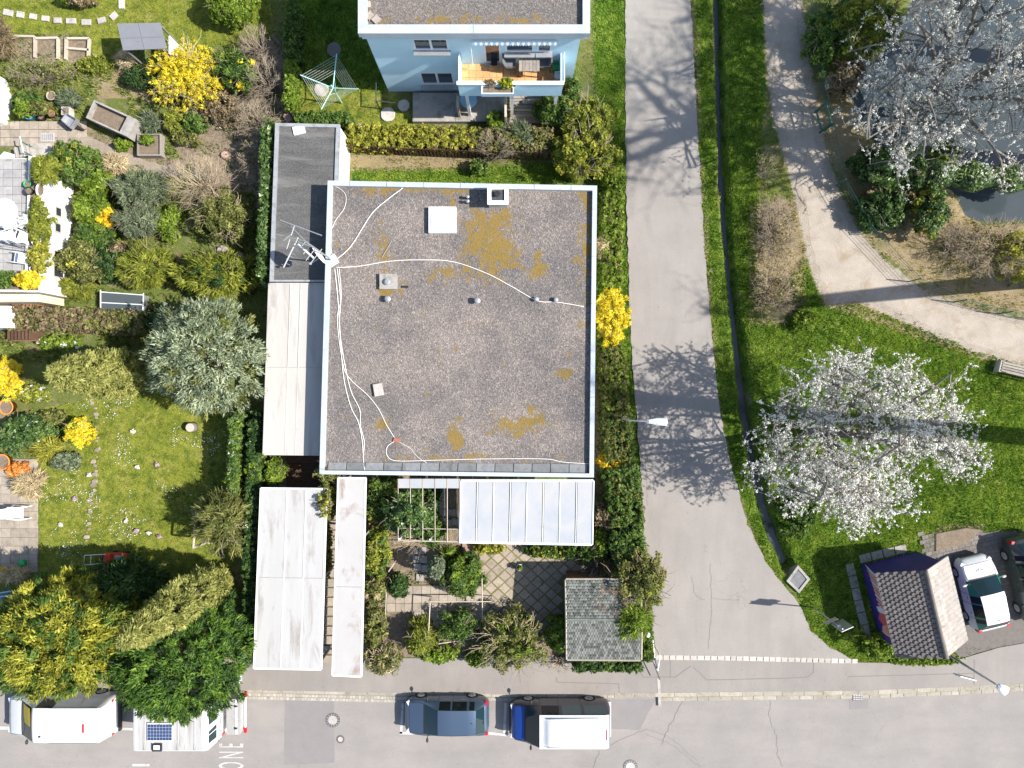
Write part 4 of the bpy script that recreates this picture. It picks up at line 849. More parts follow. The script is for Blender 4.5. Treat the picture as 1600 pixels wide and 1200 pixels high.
# parapet roof
co_ = [(-6.23, WY-.24), (3.16, WY-.24), (3.16, WY+D+.2), (-6.23, WY+D+.2)]
ci_ = inset(co_, [.36, .3, .3, .36]); ring('coping', co_, ci_, 5.98, BZ, 'coping', blue)
b = MB(); b.prism(inset(co_, .1), 5.84, 6.08); b.build('roof', 'roof_gravel_plain', blue)
b = MB(); ff = inset(co_, .06); fi = inset(co_, .12)
for i in range(4):
    j = (i+1) % 4; b = MB(); b.prism([ff[i], ff[j], fi[j], fi[i]], 5.70, 5.979); b.build('fascia', 'fascia_blue', blue)
b = MB(); b.box((wx(740, BZ), WY-.04, BZ+.004), (.03, .36, .012)); b.build('joint_cover', 'coping_grey', blue)
for (x, y) in ((574, 8), (578, 25), (588, 31)):
    p = P(x, y, 6.1); b = MB(); b.box((p.x, p.y, 6.12), (.3, .26, .1), random.uniform(0, 1)); tag(b.build('roof_stone', 'stone'), {8: 'upper tan stone in the left corner of the blue house roof', 25: 'dark middle stone in the left corner of the blue house roof', 31: 'right-hand tan stone in the left corner of the blue house roof'}[y], 'stone')
# balcony
bx0, bx1, by0 = -2.36, 2.22, 13.05
b = MB(); b.box(((bx0+bx1)/2, (by0+WY)/2, 2.95), (bx1-bx0, WY-by0-.004, .22)); b.build('balcony_slab', 'house_blue', blue)
bal = MB(); bal.box(((bx0+bx1)/2, by0+.05, 3.49), (bx1-bx0, .1, 1.18)); bp = bal.build('balcony_parapet', 'house_blue', blue)
b = MB(); b.box((bx0+.05, (by0+WY)/2+.05, 3.49), (.1, WY-by0-.12, 1.18)); b.build('side_panel', 'house_blue', bp); b = MB(); b.box((bx1-.05, (by0+WY)/2+.05, 3.49), (.1, WY-by0-.12, 1.18)); b.build('side_panel', 'house_blue', bp)
b = MB(); b.box(((bx0+bx1)/2, by0+.05, 4.11), (bx1-bx0+.1, .16, .05)); b.build('handrail', 'white_paint', bp)
for x in (bx0, bx1):
    b = MB(); b.tube([(x+.05, by0+.1, 4.12), (x+.05, WY, 4.12)], .03, 6); b.build('side_rail', 'white_paint', bp)
nt_ = 0
for j in range(4):
    for i in range(14):
        x = bx0+.11+(bx1-bx0-.22)*(i+.5+(.0))/14; y = by0+.12+(WY-by0-.14)*(j+.5)/4; b = MB(); b.prism([(x-.152, y-.15), (x+.152, y-.15), (x+.152, y+.15), (x-.152, y+.15)], 3.061, 3.085+random.uniform(0, .006), .008); b.build('floor_tile', 'deck_orange', blue)
# awning cassette with scalloped striped valance
aw = thing('awning', (0, WY, 5.3), 'rolled awning with blue and white scalloped valance above the balcony', 'awning')
ax0, ax1 = wx(737, 5.4), wx(870, 5.4); b = MB(); b.box(((ax0+ax1)/2, WY-.09, 5.42), (ax1-ax0, .16, .12)); b.build('cassette', 'white_paint', aw)
ns = 32
for k in range(ns):
    xa, xb = ax0+(ax1-ax0)*k/ns, ax0+(ax1-ax0)*(k+1)/ns; xm = (xa+xb)/2; b = MB()
    pts = [(xa, WY-.175, 5.44), (xb, WY-.175, 5.44), (xb, WY-.22, 5.28), (xm, WY-.235, 5.20), (xa, WY-.22, 5.28)]; b.add(pts+[(x, y+.01, z-.012) for x, y, z in pts], [(0, 4, 3, 2, 1), (5, 6, 7, 8, 9), (4, 9, 8, 3), (3, 8, 7, 2)]); b.build('valance_flap', 'white_plastic' if k % 2 else 'blue_plastic', aw)
b = MB(); b.tube([(wx(738, 4.0), WY-.15, 5.4), (wx(738, 4.0), WY-.3, 3.4)], .018, 6); b.build('crank', 'white_paint', aw)
# balcony furniture
tc = P(827, 98, 3.8); tb = thing('balcony_table', (tc.x, tc.y, 3.09), 'grey slatted table on the wooden-floored balcony', 'table')
for k in range(6):
    b = MB(); b.box((tc.x-.38+k*.152, tc.y, 3.82), (.14, .78, .03)); b.build('slat', 'wood_grey', tb)
for sx in (-1, 1):
    for sy in (-1, 1):
        b = MB(); b.box((tc.x+sx*.38, tc.y+sy*.33, 3.45), (.05, .05, .7)); b.build('leg', 'dark_metal', tb)
def patio_chair(px, py, rz, label, z0=3.09, mat='fabric_grey', fmat='dark_metal', cat='chair', group='balcony chairs', s=1.0, name='garden_chair'):
    c = P(px, py, z0+.45); t = thing(name, (c.x, c.y, z0), label, cat, group, rz)
    b = MB(); b.box((0, 0, .44*s), (.48*s, .46*s, .04)); b.build('seat', mat, t, local=True)
    b = MB(); b.box((-.26*s, 0, .72*s), (.04, .46*s, .52*s), rot=Matrix.Rotation(R(-14), 3, 'Y')); b.build('backrest', mat, t, local=True)
    for sy in (-1, 1):
        b = MB(); b.tube([(-.24*s, sy*.25*s, .64*s), (.24*s, sy*.25*s, .64*s), (.24*s, sy*.25*s, .0)], .018, 6); b.build('armrest', fmat, t, local=True)
        b = MB(); b.tube([(-.3*s, sy*.24*s, 0), (-.22*s, sy*.24*s, .64*s)], .018, 6); b.build('leg', fmat, t, local=True)
    return t
patio_chair(797, 99, 0, 'grey balcony chair left of the slatted table, its arm rails showing'); patio_chair(850, 98, math.pi, 'dark balcony chair right of the slatted table')
c = P(772, 98, 3.3); stl = thing('folding_stool', (c.x, c.y, 3.09), 'tiny wooden stool with dark cushion in the middle of the balcony', 'stool')
b = MB(); b.box((c.x, c.y, 3.36), (.28, .3, .04)); b.build('cushion', 'black_plastic', stl)
for sx in (-1, 1):
    for sy in (-1, 1):
        b = MB(); b.tube([(c.x+sx*.11, c.y+sy*.12, 3.35), (c.x+sx*.13, c.y+sy*.14, 3.09)], .015, 5); b.build('leg', 'wood_pale', stl)
for (x, y, w, l, h, m, nm, lb, ct) in ((869, 105, .3, .32, .35, 'green_plastic', 'plant_tub', 'lime green tub at the right end of the balcony', 'tub'), (872, 118, .3, .3, .3, 'white_plastic', 'storage_box', 'white crate in the right front corner of the balcony', 'box'), (853, 124, .3, .18, .25, 'deck_orange', 'wooden_crate', 'orange wooden crate at the balcony front rail', 'crate')):
    p = P(x, y, 3.3); t_ = thing(nm, (p.x, p.y, 3.09), lb, ct); o4 = [(p.x-w/2, p.y-l/2), (p.x+w/2, p.y-l/2), (p.x+w/2, p.y+l/2), (p.x-w/2, p.y+l/2)]; ring('side', o4, inset(o4, .03), 3.09, 3.09+h, m, t_); b = MB(); b.prism(inset(o4, .03), 3.09, 3.09+h*.7); b.build('content', 'grass_green' if 0 else m, t_)
# planter on the parapet
pc = P(778, 132, 4.05); pl = thing('planter_box', (pc.x, by0-.12, 3.72), 'long pale blue planter box with yellow flowers hanging on the balcony parapet', 'planter')
x0, x1 = wx(752, 4.0), wx(803, 4.0); po = [(x0, by0-.38), (x1, by0-.38), (x1, by0-.006), (x0, by0-.006)]; ring('side', po, inset(po, .05), 3.7, 4.0, 'fascia_blue', pl); b = MB(); b.prism(inset(po, .05), 3.7, 3.93); b.build('soil', 'soil', pl)
PLANTER = (x0, x1, by0-.2)
# ground floor: terrace slab, posts, frame, tables
tm_ = sheet('house_terrace', PP([(646, 148), (792, 148), (792, 193), (646, 193)]), .25, 'concrete', None, 0, .4)
q = PP([(647, 164), (790, 164), (790, 193), (647, 193)])
for i in range(3):
    u0, u1 = (0, .45, .80, 1)[i]+.004, (0, .45, .80, 1)[i+1]-.004; b = MB(); b.prism([bil(q, u0, 0), bil(q, u1, 0), bil(q, u1, 1), bil(q, u0, 1)], .2, .266+i*.004, .012); b.build('slab', 'concrete', tm_)
dk2 = struct('terrace_deck')
for i in range(9):
    p0 = P(829, 152+i*4.8, .1); b = MB(); b.box((p0.x, p0.y, .1), (2.05, .13, .06)); b.build('board', 'wood_grey', dk2)
b = MB(); p0, p1 = P(793, 172, .15), P(866, 172, .15); b.tube([p0, p1], .04, 6); b.build('edge_rail', 'wood_pale', dk2)
posts([(x, by0+.12) for x in (bx0+.3, .0, bx1-.2)], 2.84, .14, 'white_paint', blue, 'balcony_post')
for (x, y0, y1, lb) in ((715, 150, 167, 'slim white upright at the left side of the terrace under the balcony'), (790, 150, 183, 'pale wooden partition edge between terrace slab and deck')):
    p0, p1 = P(x, y0, 1.6), P(x, y1, 1.6); b = MB(); b.box((p0.x, (p0.y+p1.y)/2, .92), (.1, abs(p1.y-p0.y), 1.45)); tag(b.build('screen_panel', 'wood_pale'), lb, 'screen')
c = P(732, 156, .95); t_ = thing('round_table', (c.x, c.y, .26), 'round pale blue table standing in shade under the balcony', 'table'); b = MB(); b.lathe((c.x, c.y, .92), [(.4, 0), (.4, .035)], 24); b.build('tabletop', 'blue_plastic', t_); b = MB(); b.tube([(c.x, c.y, .26), (c.x, c.y, .93)], .04, 8); b.build('leg', 'galv', t_); b = MB(); b.lathe((c.x, c.y, .26), [(.22, 0), (.05, .05)], 12); b.build('foot', 'galv', t_)
c = P(832, 157, .4); b = MB(); b.tube([(c.x-.5, c.y, .2), (c.x+.5, c.y+.05, .2)], [.1, .1], 7); b.tube([(c.x-.3, c.y+.02, .33), (c.x+.45, c.y+.08, .33)], [.08, .08], 7); tag(b.build('rolled_tarpaulin', 'slab_grey', None, True), 'crumpled grey rolled tarpaulin on the wooden deck under the balcony', 'tarpaulin')
# metal frame on lawn at house corner
fr = thing('clothes_stand', P(604, 150, 0), 'dark metal rail stand on the lawn at the left corner of the blue house', 'stand')
for (x, y) in ((593, 136), (593, 169)): p = P(x, y, 0); b = MB(); b.tube([(p.x, p.y, 0), (p.x, p.y, .9)], .025, 6); b.build('post', 'dark_metal', fr)
a0, a1 = P(593, 136, 0), P(593, 169, 0); b = MB(); b.tube([(a0.x, a0.y, .9), (a1.x, a1.y, .9)], .025, 6); b.build('rail', 'dark_metal', fr); a2 = P(622, 172, 0); b = MB(); b.tube([(a1.x, a1.y, .9), (a2.x, a2.y, .9), (a2.x, a2.y, 0)], .025, 6); b.build('rail', 'dark_metal', fr)
# round stone discs set into the lawn
for (x, y, r, lb) in ((522, 78, .36, 'round dark paving disc in the shade above the clothes airer'), (502, 140, .36, 'round paving disc under the clothes airer arms'), (606, 179, .36, 'round grey paving disc on the lawn beside the concrete terrace'), (631, 165, .3, 'round mossy paving disc in shade near the metal frame'), (561, 199, .18, 'small round stone at the left end of the yellow hedge'), (1302, 133, .42, 'large round pale stone slab between the path and the pond')):
    p = P(x, y, 0); b = MB(); pr = [(p.x+r*random.uniform(.94, 1.04)*math.cos(k*math.pi/9), p.y+r*random.uniform(.94, 1.04)*math.sin(k*math.pi/9)) for k in range(18)]; b.prism(pr, -.08, .06 if x != 1302 else .3, .02); tag(b.build('stone_disc', 'pale_concrete' if x != 522 else 'brick_paving'), lb, 'paving stone')
# rotary airer
hc = P(518, 134, 2.0); ra_ = thing('rotary_airer', (hc.x, hc.y, 0), 'mint green rotary clothes airer open on the lawn beside the blue house', 'clothes airer')
b = MB(); b.tube([(hc.x, hc.y, 0), (hc.x, hc.y, 2.05)], .03, 8); b.build('pole', 'mint_metal', ra_); tips = [P(469, 117, 2.15), P(526, 84, 2.15), P(560, 139, 2.15), P(502, 171, 2.15)]
for t in tips:
    b = MB(); b.tube([(hc.x, hc.y, 1.75), t], .022, 6); b.build('arm', 'mint_metal', ra_); b = MB(); b.tube([(hc.x, hc.y, 1.2), Vector((hc.x, hc.y, 1.78)).lerp(t, .35)], .012, 5); b.build('strut', 'mint_metal', ra_)
for i in range(4):
    for k in range(7):
        f = .96-k*.085; a, c = tips[i], tips[(i+1) % 4]; c0 = Vector((hc.x, hc.y, 1.75)); b = MB(); b.tube([c0.lerp(a, f), c0.lerp(c, f)], .0055, 3); b.build('line', 'line_wire', ra_)
# steps of pink brick by the hedge
p = P(455, 180, .2); st = thing('brick_step', (p.x, p.y, 0), 'two pinkish brick steps between the hedge and the garage roof', 'step')
for k in range(2): b = MB(); b.box((p.x-.18+k*.36, p.y-.1+k*.2, .1+k*.1), (.34, .42, .2+k*.2), R(28)); b.build('block', 'brick_red', st)
# slat fence below the yellow hedge
fe = thing('slat_fence', P(700, 238, 0), 'low dark brown slatted wooden fence below the yellow-green hedge', 'fence')
fp = [P(549, 238, 0), P(640, 243, 0), P(760, 248, 0), P(868, 249, 0)]
for p0, p1 in zip(fp[:-1], fp[1:]):
    d = p1-p0; n = int(d.length/.165)
    for k in range(n):
        c = p0+d*(k+.5)/n; b = MB(); b.box((c.x, c.y, .56), (.085, .025, 1.12), rot=Matrix.Rotation(math.atan2(d.y, d.x), 3, 'Z')); b.build('slat', 'wood_dark', fe)
    for z in (.25, .9):
        b = MB(); b.tube([p0+Vector((0, .03, z)), p1+Vector((0, .03, z))], .025, 4); b.build('rail', 'wood_dark', fe)
# ---------------------------------------------------------------- house with raised terrace at the left edge
TZ = 2.0
to_ = [PX(-260, 246, TZ), PX(74, 246, TZ), PX(67, 457, TZ), PX(-260, 455, TZ)]
lh = thing('terrace_house', P(-20, 350, 0), 'white-walled house base carrying a paved sun terrace at the left edge', 'house')
b = MB(); b.prism(to_, -.1, TZ-.12); lw = b.build('wall', 'white_wall', lh)
b = MB(); b.prism(inset(to_, .04), TZ-.119, TZ-.06); b.build('terrace_slab', 'concrete', lh)
xr0, xr1 = to_[1], to_[2]
def edge(u, off, z): p_ = lerp2(xr0, xr1, u); return (p_[0]+off, p_[1], z)
for (u0, u1, z0, z1) in ((.33, .41, .9, 1.35), (.45, .53, .9, 1.35), (.66, .74, .9, 1.35), (.77, .87, .6, 1.35)):
    a, c = edge(u0, .015, 0), edge(u1, .015, 0); b = MB(); b.box(((a[0]+c[0])/2, (a[1]+c[1])/2, (z0+z1)/2), (.05, abs(a[1]-c[1]), z1-z0)); f = b.build('window', 'wood_pale', lw)
    b = MB(); b.box(((a[0]+c[0])/2+.02, (a[1]+c[1])/2, (z0+z1)/2), (.03, abs(a[1]-c[1])-.14, z1-z0-.12)); b.build('pane', 'window_glass', f)
pl_o = [edge(0, -.72, 0)[:2], edge(0, 0, 0)[:2], edge(1, 0, 0)[:2], edge(1, -.72, 0)[:2]]
ring('planter_wall', pl_o, inset(pl_o, .06), TZ-.059, TZ+.22, 'white_wall', lh); b = MB(); b.prism(inset(pl_o, .06), TZ-.059, TZ+.12); b.build('planter_soil', 'soil', lh)
a, c = pl_o[3], (to_[3][0], to_[3][1]); b = MB(); b.prism([(c[0], c[1]), (a[0]-.01, a[1]), (a[0]-.01, a[1]+.85), (c[0], c[1]+.85)], TZ-.059, TZ+.1); b.build('planter_soil', 'soil', lh)
b = MB(); b.prism([(c[0], c[1]), (a[0]-.01, a[1]), (a[0]-.01, a[1]+.09), (c[0], c[1]+.09)], TZ+.101, TZ+.24); b.build('planter_wall', 'white_wall', lh)
for j in range(14):
    for i in range(5):
        p_ = P(40-i*14.5, 258+j*13.2, TZ); 
        if p_.y < a[1]+1.05: continue
        b = MB(); b.prism([(p_.x-.2, p_.y-.185), (p_.x+.2, p_.y-.185), (p_.x+.2, p_.y+.185), (p_.x-.2, p_.y+.185)], TZ-.058, TZ-.02+random.uniform(0, .01), .008); b.build('slab', 'slab_grey', lh)
# railing across the terrace
for (x0, y0, x1, y1) in ((-10, 372, 50, 386), (-10, 383, 44, 390)):
    b = MB(); b.tube([P(x0, y0, TZ+.9), P(x1, y1, TZ+.9)], .022, 6); b.build('handrail', 'galv', lh)
for x in (5, 46): p = P(x, 386, TZ); b = MB(); b.tube([(p.x, p.y, TZ-.03), (p.x, p.y, TZ+.9)], .02, 6); b.build('rail_post', 'galv', lh)
# south roof edge and slatted stair screens
b = MB(); p0, p1 = P(-120, 462, 1.95), P(60, 460, 1.95); b.box(((p0.x+p1.x)/2, p0.y-.1, 1.0), (p1.x-p0.x, .35, 1.9)); b.build('lower_wall', 'cream_wall', lh)
for (px, py, n, lb) in ((42, 472, 7, 'brown slatted screen on the cream wall at the terrace foot'), (35, 521, 7, 'dark slatted screen beside the brown hedge at the left edge')):
    c = P(px, py, .8); t_ = thing('slatted_screen', (c.x, c.y, 0), lb, 'screen')
    for k in range(n): b = MB(); b.box((c.x-.55+k*.17, c.y, .5), (.07, .62, 1.0)); b.build('slat', 'wood_brown' if py < 500 else 'wood_dark', t_)
    for s in (-1, 1): b = MB(); b.box((c.x-.04, c.y+s*.33, .45), (1.3, .05, .12)); b.build('rail', 'wood_brown', t_)
c = P(8, 492, 1.5); b = MB(); b.prism(PP([(-40, 478), (16, 478), (18, 512), (-40, 512)], 1.5), -.05, 1.5); tag(b.build('white_annex', 'white_wall'), 'white wall corner of an annex at the left edge below the terrace', 'wall')
p0 = P(5, 128, 1.9); b = MB(); b.prism(PP([(-60, 112), (-2, 118), (8, 150), (0, 190), (-60, 200)], .5), -.05, .5); tag(b.build('white_annex', 'white_wall'), 'sunlit white wall corner at the upper left edge beside the patio', 'wall')
# parasol, chairs, stools
pc = P(2, 330, TZ+2.1); pa = thing('parasol', (pc.x, pc.y, TZ-.02), 'white round parasol on the terrace at the left edge', 'parasol')
def psh(u, v): a_ = u*2*math.pi; r_ = v*.62*(1-.04*abs(math.sin(4*a_))); return (pc.x+r_*math.cos(a_), pc.y+r_*math.sin(a_), TZ+2.25-.3*v**1.3)
b = MB(); b.grid(psh, 24, 4); b.build('canopy', 'white_plastic', pa); b = MB(); b.tube([(pc.x, pc.y, TZ-.02), (pc.x, pc.y, TZ+2.3)], .025, 6); b.build('pole', 'white_paint', pa); b = MB(); b.lathe((pc.x, pc.y, TZ-.02), [(.25, 0), (.2, .06)], 12); b.build('foot', 'concrete', pa)
for (x, y, rz, lb) in ((18, 350, 0, 'pale terrace chair facing the parasol'), (36, 346, 2.0, 'white square terrace chair near the planter strip'), (35, 370, 1.2, 'white terrace chair just above the handrail'), (14, 368, .4, 'white terrace chair half hidden by the handrail at the left'), (30, 403, 3.0, 'pale grey terrace chair below the handrail')):
    patio_chair(x, y, rz, lb, TZ-.01, 'white_plastic', 'white_plastic', 'chair', 'white terrace chairs', .95)
c = P(15, 387, TZ+.1)
# trolley on the patio and small patio things
c = P(33, 236, .5); tl_ = thing('garden_trolley', (c.x, c.y, 0), 'grey-green metal frame trolley on the patio above the terrace', 'trolley', rz=R(12))
b = MB(); b.box((0, 0, .42), (.75, .5, .04)); b.build('deck', 'slab_grey', tl_, local=True)
for k in range(4): b = MB(); b.box((-.28+k*.19, 0, .46), (.05, .56, .03)); b.build('slat', 'wood_pale', tl_, local=True)
for sx in (-1, 1):
    for sy in (-1, 1): b = MB(); b.tube([(sx*.36, sy*.24, 0), (sx*.36, sy*.24, .95 if sx > 0 else .45)], .025, 6); b.build('leg', 'green_metal', tl_, local=True)
b = MB(); b.tube([(.36, -.3, .95), (.36, .5, .95)], .03, 6); b.build('handle', 'mint_metal', tl_, local=True)
c = P(20, 243, .4); b = MB(); b.prism(PP([(5, 236), (30, 243), (26, 250), (-5, 246)], .4), .0, .4, .05); tag(b.build('white_bench', 'white_plastic'), 'low white bench beside the metal trolley', 'bench')
stp = struct('patio')
for j in range(3):
    for i in range(9):
        p_ = P(8+i*15, 196+j*13, 0); b = MB(); b.prism([(p_.x-.225, p_.y-.195), (p_.x+.225, p_.y-.195), (p_.x+.225, p_.y+.195), (p_.x-.225, p_.y+.195)], -.06, .02+random.uniform(0, .008), .006); b.build('slab', 'paver', stp)
gp = thing('drain_grate', P(75, 215, 0), 'grey drain grate set in the patio slabs', 'grate'); p = P(75, 215, 0)
b = MB(); b.box((p.x, p.y, .032), (.68, .4, .02)); b.build('frame', 'pale_concrete', gp)
for k in range(6): b = MB(); b.box((p.x-.25+k*.1, p.y, .046), (.05, .3, .012)); b.build('bar', 'galv', gp)
for k in range(3): 
    p_ = P(63, 228+k*6, .1+.1*k); b = MB(); b.box((p_.x, p_.y, .06+.05*k), (1.0, .25, .12+.1*k)); b.build('step', 'pale_concrete', stp)
# pots
def pot(px, py, r, h, mat, label, z0=0.0, soil=True, name='plant_pot'):
    c = P(px, py, z0+h); t_ = thing(name, (c.x, c.y, z0), label, 'pot'); b = MB(); b.lathe((c.x, c.y, z0), [(r*.72, 0), (r*.95, h*.9), (r*1.05, h*.92), (r*1.05, h), (r*.9, h), (r*.88, h*.85), (0.01, h*.84)], 18); b.build('body', mat, t_, True)
    if soil: b = MB(); b.lathe((c.x, c.y, z0+h*.855), [(r*.86, 0), (r*.8, .012)], 16); b.build('soil', 'soil', t_)
    return c
pot(44, 178, .24, .4, 'blue_pot', 'light blue glazed pot with a leafy plant by the white wall'); pot(56, 174, .2, .35, 'terracotta', 'terracotta pot beside the light blue pot'); pot(79, 149, .22, .35, 'wood_pale', 'round tan pot of soil above the patio pots'); pot(80, 177, .16, .3, 'terracotta', 'small terracotta pot at the patio edge'); pot(63, 181, .18, .3, 'black_plastic', 'dark plastic pot between the patio pots')
p = P(102, 173, .4); o4 = [(p.x-.2, p.y-.2), (p.x+.2, p.y-.2), (p.x+.2, p.y+.2), (p.x-.2, p.y+.2)]; t_ = thing('square_planter', (p.x, p.y, 0), 'small square pale planter on the patio edge', 'planter'); ring('side', o4, inset(o4, .04), 0, .4, 'pale_concrete', t_); b = MB(); b.prism(inset(o4, .04), 0, .35); b.build('soil', 'soil', t_)
pot(42, 287, .17, .3, 'green_plastic', 'bright green pot on the terrace slabs', TZ-.01); pot(44, 298, .18, .35, 'black_plastic', 'dark pot with a plant by the terrace planter', TZ-.01); pot(56, 376, .22, .3, 'white_plastic', 'large white pot in the terrace planter strip', TZ+.1); pot(63, 324, .12, .2, 'white_plastic', 'small white bowl in the terrace planter strip', TZ+.1); pot(50, 420, .13, .22, 'white_plastic', 'small white pot at the lower end of the planter strip', TZ+.1)
c = P(65, 297, TZ+.25); t_ = thing('white_tub', (c.x, c.y, TZ+.12), 'white oval tub in the upper planter strip', 'tub'); ov = [(c.x+.21*math.cos(k*math.pi/8), c.y+.36*math.sin(k*math.pi/8)) for k in range(16)]; ring('rim', ov, [(c.x+(x-c.x)*.78, c.y+(y-c.y)*.85) for x, y in ov], TZ+.12, TZ+.35, 'white_plastic', t_); b = MB(); b.prism([(c.x+(x-c.x)*.78, c.y+(y-c.y)*.85) for x, y in ov], TZ+.12, TZ+.27); b.build('soil', 'soil', t_)
# wheelbarrow-like cart on patio
c = P(108, 188, .5); wb = thing('wheelbarrow', (c.x, c.y, 0), 'grey metal wheelbarrow at the patio edge near the concrete trough', 'wheelbarrow', rz=R(-35))
b = MB(); o4 = [(-.3, -.22), (.3, -.28), (.3, .28), (-.3, .22)]
b.prism(inset(o4, .03), .28, .34); b.build('tray_floor', 'galv', wb, local=True)
for i in range(4):
    j = (i+1) % 4; oi = inset(o4, .03); bb = MB(); bb.prism([o4[i], o4[j], oi[j], oi[i]], .3, .56); bb.build('tray_side', 'galv', wb, local=True)
for s in (-1, 1): b = MB(); b.tube([(.45, s*.08, .2), (-.3, s*.2, .3), (-.85, s*.25, .5)], .02, 6); b.build('handle', 'dark_metal', wb, local=True)
b = MB(); b.tube([(.45, -.04, .17), (.45, .04, .17)], .17, 14); b.build('wheel', 'rubber', wb, local=True)
# ---------------------------------------------------------------- garden built things
def trough(name, label, quad, z, wall, mat, cat, fill=.8):
    q = PP(quad, z); cx = sum(p_[0] for p_ in q)/4; cy = sum(p_[1] for p_ in q)/4; t_ = thing(name, (cx, cy, 0), label, cat); ring('side', q, inset(q, wall), -.03, z, mat, t_); b = MB(); b.prism(inset(q, wall), -.03, z*fill); b.build('soil', 'soil', t_); return t_, q
t_, tq_ = trough('concrete_trough', 'tilted rectangular concrete planting trough filled with bare soil', [(147, 156), (213, 186), (199, 214), (134, 184)], .85, .08, 'concrete', 'trough', .66)
c = P(203, 192, .86); b = MB(); e0, e1 = Vector(tq_[1]), Vector(tq_[2]); mid = (e0+e1)/2; ctr = sum((Vector(v) for v in tq_), Vector((0, 0)))/4; inn = (ctr-mid).normalized()*.42; b.prism([tuple(e0), tuple(e1), tuple(e1+inn), tuple(e0+inn)], .852, .90, .01); b.build('cover_slab', 'concrete', t_)
trough('raised_bed', 'small square timber-edged bed with lettuces below the concrete trough', [(214, 209), (251, 209), (251, 243), (214, 243)], .4, .05, 'wood_grey', 'raised bed', .7)
bed = struct('vegetable_bed')
for (x0, y0, x1, y1) in ((54, 58, 54, 90), (90, 60, 90, 92), (103, 59, 102, 93), (139, 60, 137, 92), (55, 60, 90, 59), (103, 60, 139, 60), (104, 75, 139, 78), (15, 56, 54, 57)):
    a, c = P(x0, y0, .1), P(x1, y1, .1); b = MB(); d = c-a; b.box(((a.x+c.x)/2, (a.y+c.y)/2, .05), (d.length, .1, .16), math.atan2(d.y, d.x)); b.build('plank', 'wood_pale', bed)
ssp = struct('stepping_path')
for (x, y, r, w, l) in ((13, 20, -.2, .48, .3), (32, 23, -.15, .36, .3), (52, 26, -.15, .36, .27), (71, 29, -.1, .36, .26), (90, 32, 0, .38, .27), (111, 33, 0, .48, .27), (135, 35, .0, .46, .29), (159, 32, .25, .4, .27), (178, 25, .75, .38, .28), (190, 6, 1.6, .5, .27)):
    p = P(x, y, 0); b = MB(); ca, sa = math.cos(r), math.sin(r); b.prism([(p.x+ca*a*w/2-sa*e*l/2, p.y+sa*a*w/2+ca*e*l/2) for a, e in ((-1, -1), (1, -1), (1, 1), (-1, 1))], -.08, .05, .015); b.build('stepping_stone', 'pale_concrete', ssp)
M('edge_stone', (.30, .255, .20), (.22, .185, .145), 6, .9, bump=.6, bscale=18, rv=.25)
edg = struct('lawn_edging'); er = random.Random(4)
for k in range(30):
    y = 632+k*7.4; x = (146, 150, 148, 146, 140, 137)[min(5, k//5)]+er.uniform(-4, 4); p = P(x, y+er.uniform(-3, 3), 0); r = er.uniform(.06, .17); b = MB(); b.prism([(p.x+r*er.uniform(.7, 1.15)*math.cos(j*math.pi/3.5), p.y+r*.8*er.uniform(.7, 1.15)*math.sin(j*math.pi/3.5)) for j in range(7)], -.06, er.uniform(.0, .05), .02); b.build('edging_stone', 'edge_stone', edg)
# grey canvas shelter
GZ2 = 1.9
gq = [PX(180, 34, GZ2), PX(248, 33, GZ2), PX(263, 78, GZ2), PX(195, 81, GZ2)]
gs = thing('garden_shelter', P(235, 75, 0), 'dark grey sloping-roofed shelter on the lawn above the forsythia', 'shelter')
b = MB(); b.add([(*gq[0], 1.75), (*gq[1], 1.75), (*gq[2], 2.05), (*gq[3], 2.05)]+[(*gq[0], 1.71), (*gq[1], 1.71), (*gq[2], 2.01), (*gq[3], 2.01)], [(3, 2, 1, 0), (4, 5, 6, 7), (0, 1, 5, 4), (1, 2, 6, 5), (2, 3, 7, 6), (3, 0, 4, 7)]); sr = b.build('roof', 'canvas_grey', gs)
a, c = bil(gq, 0, .55), bil(gq, 1, .55); b = MB(); b.tube([(*a, 1.925), (*c, 1.925)], .02, 5); b.build('seam', 'canvas_grey', sr); a, c = bil(gq, .5, 0), bil(gq, .5, 1); b = MB(); b.tube([(*a, 1.76), (*c, 2.06)], .015, 5); b.build('seam', 'canvas_grey', sr)
posts([bil(gq, .04, .05), bil(gq, .96, .05), bil(gq, .96, .95), bil(gq, .04, .95)], 1.7, .07, 'galv', gs); 
a, c = bil(gq, 1.0, .5), bil(gq, 1.0, 1.0); b = MB(); b.box(((a[0]+c[0])/2+.06, (a[1]+c[1])/2, .95), (.05, .85, 1.5)); b.build('side_panel', 'white_plastic', gs)
# cold frame
cq = PP([(157, 456), (224, 461), (223, 490), (157, 488)], .5); cf = thing('cold_frame', P(190, 472, 0), 'glass-topped cold frame with white rails at the end of the hedge', 'cold frame')
ring('side', cq, inset(cq, .05), -.02, .46, 'galv', cf)
for i in range(2):
    v0, v1 = (.03, .5) if i == 0 else (.53, .97); b = MB(); b.prism([bil(cq, .02, v0), bil(cq, .98, v0), bil(cq, .98, v1), bil(cq, .02, v1)], .47, .48); b.build('pane', 'frame_glass', cf)
for v in (0, .52): a, c = bil(cq, 0, v), bil(cq, 1, v); b = MB(); b.tube([(*a, .495), (*c, .495)], .025, 5); b.build('glazing_bar', 'white_paint', cf)
for u in (0, 1): a, c = bil(cq, u, -.1), bil(cq, u, 1.3); b = MB(); b.tube([(*a, .5), (*c, .5)], .025, 5); b.build('side_rail', 'white_paint', cf)
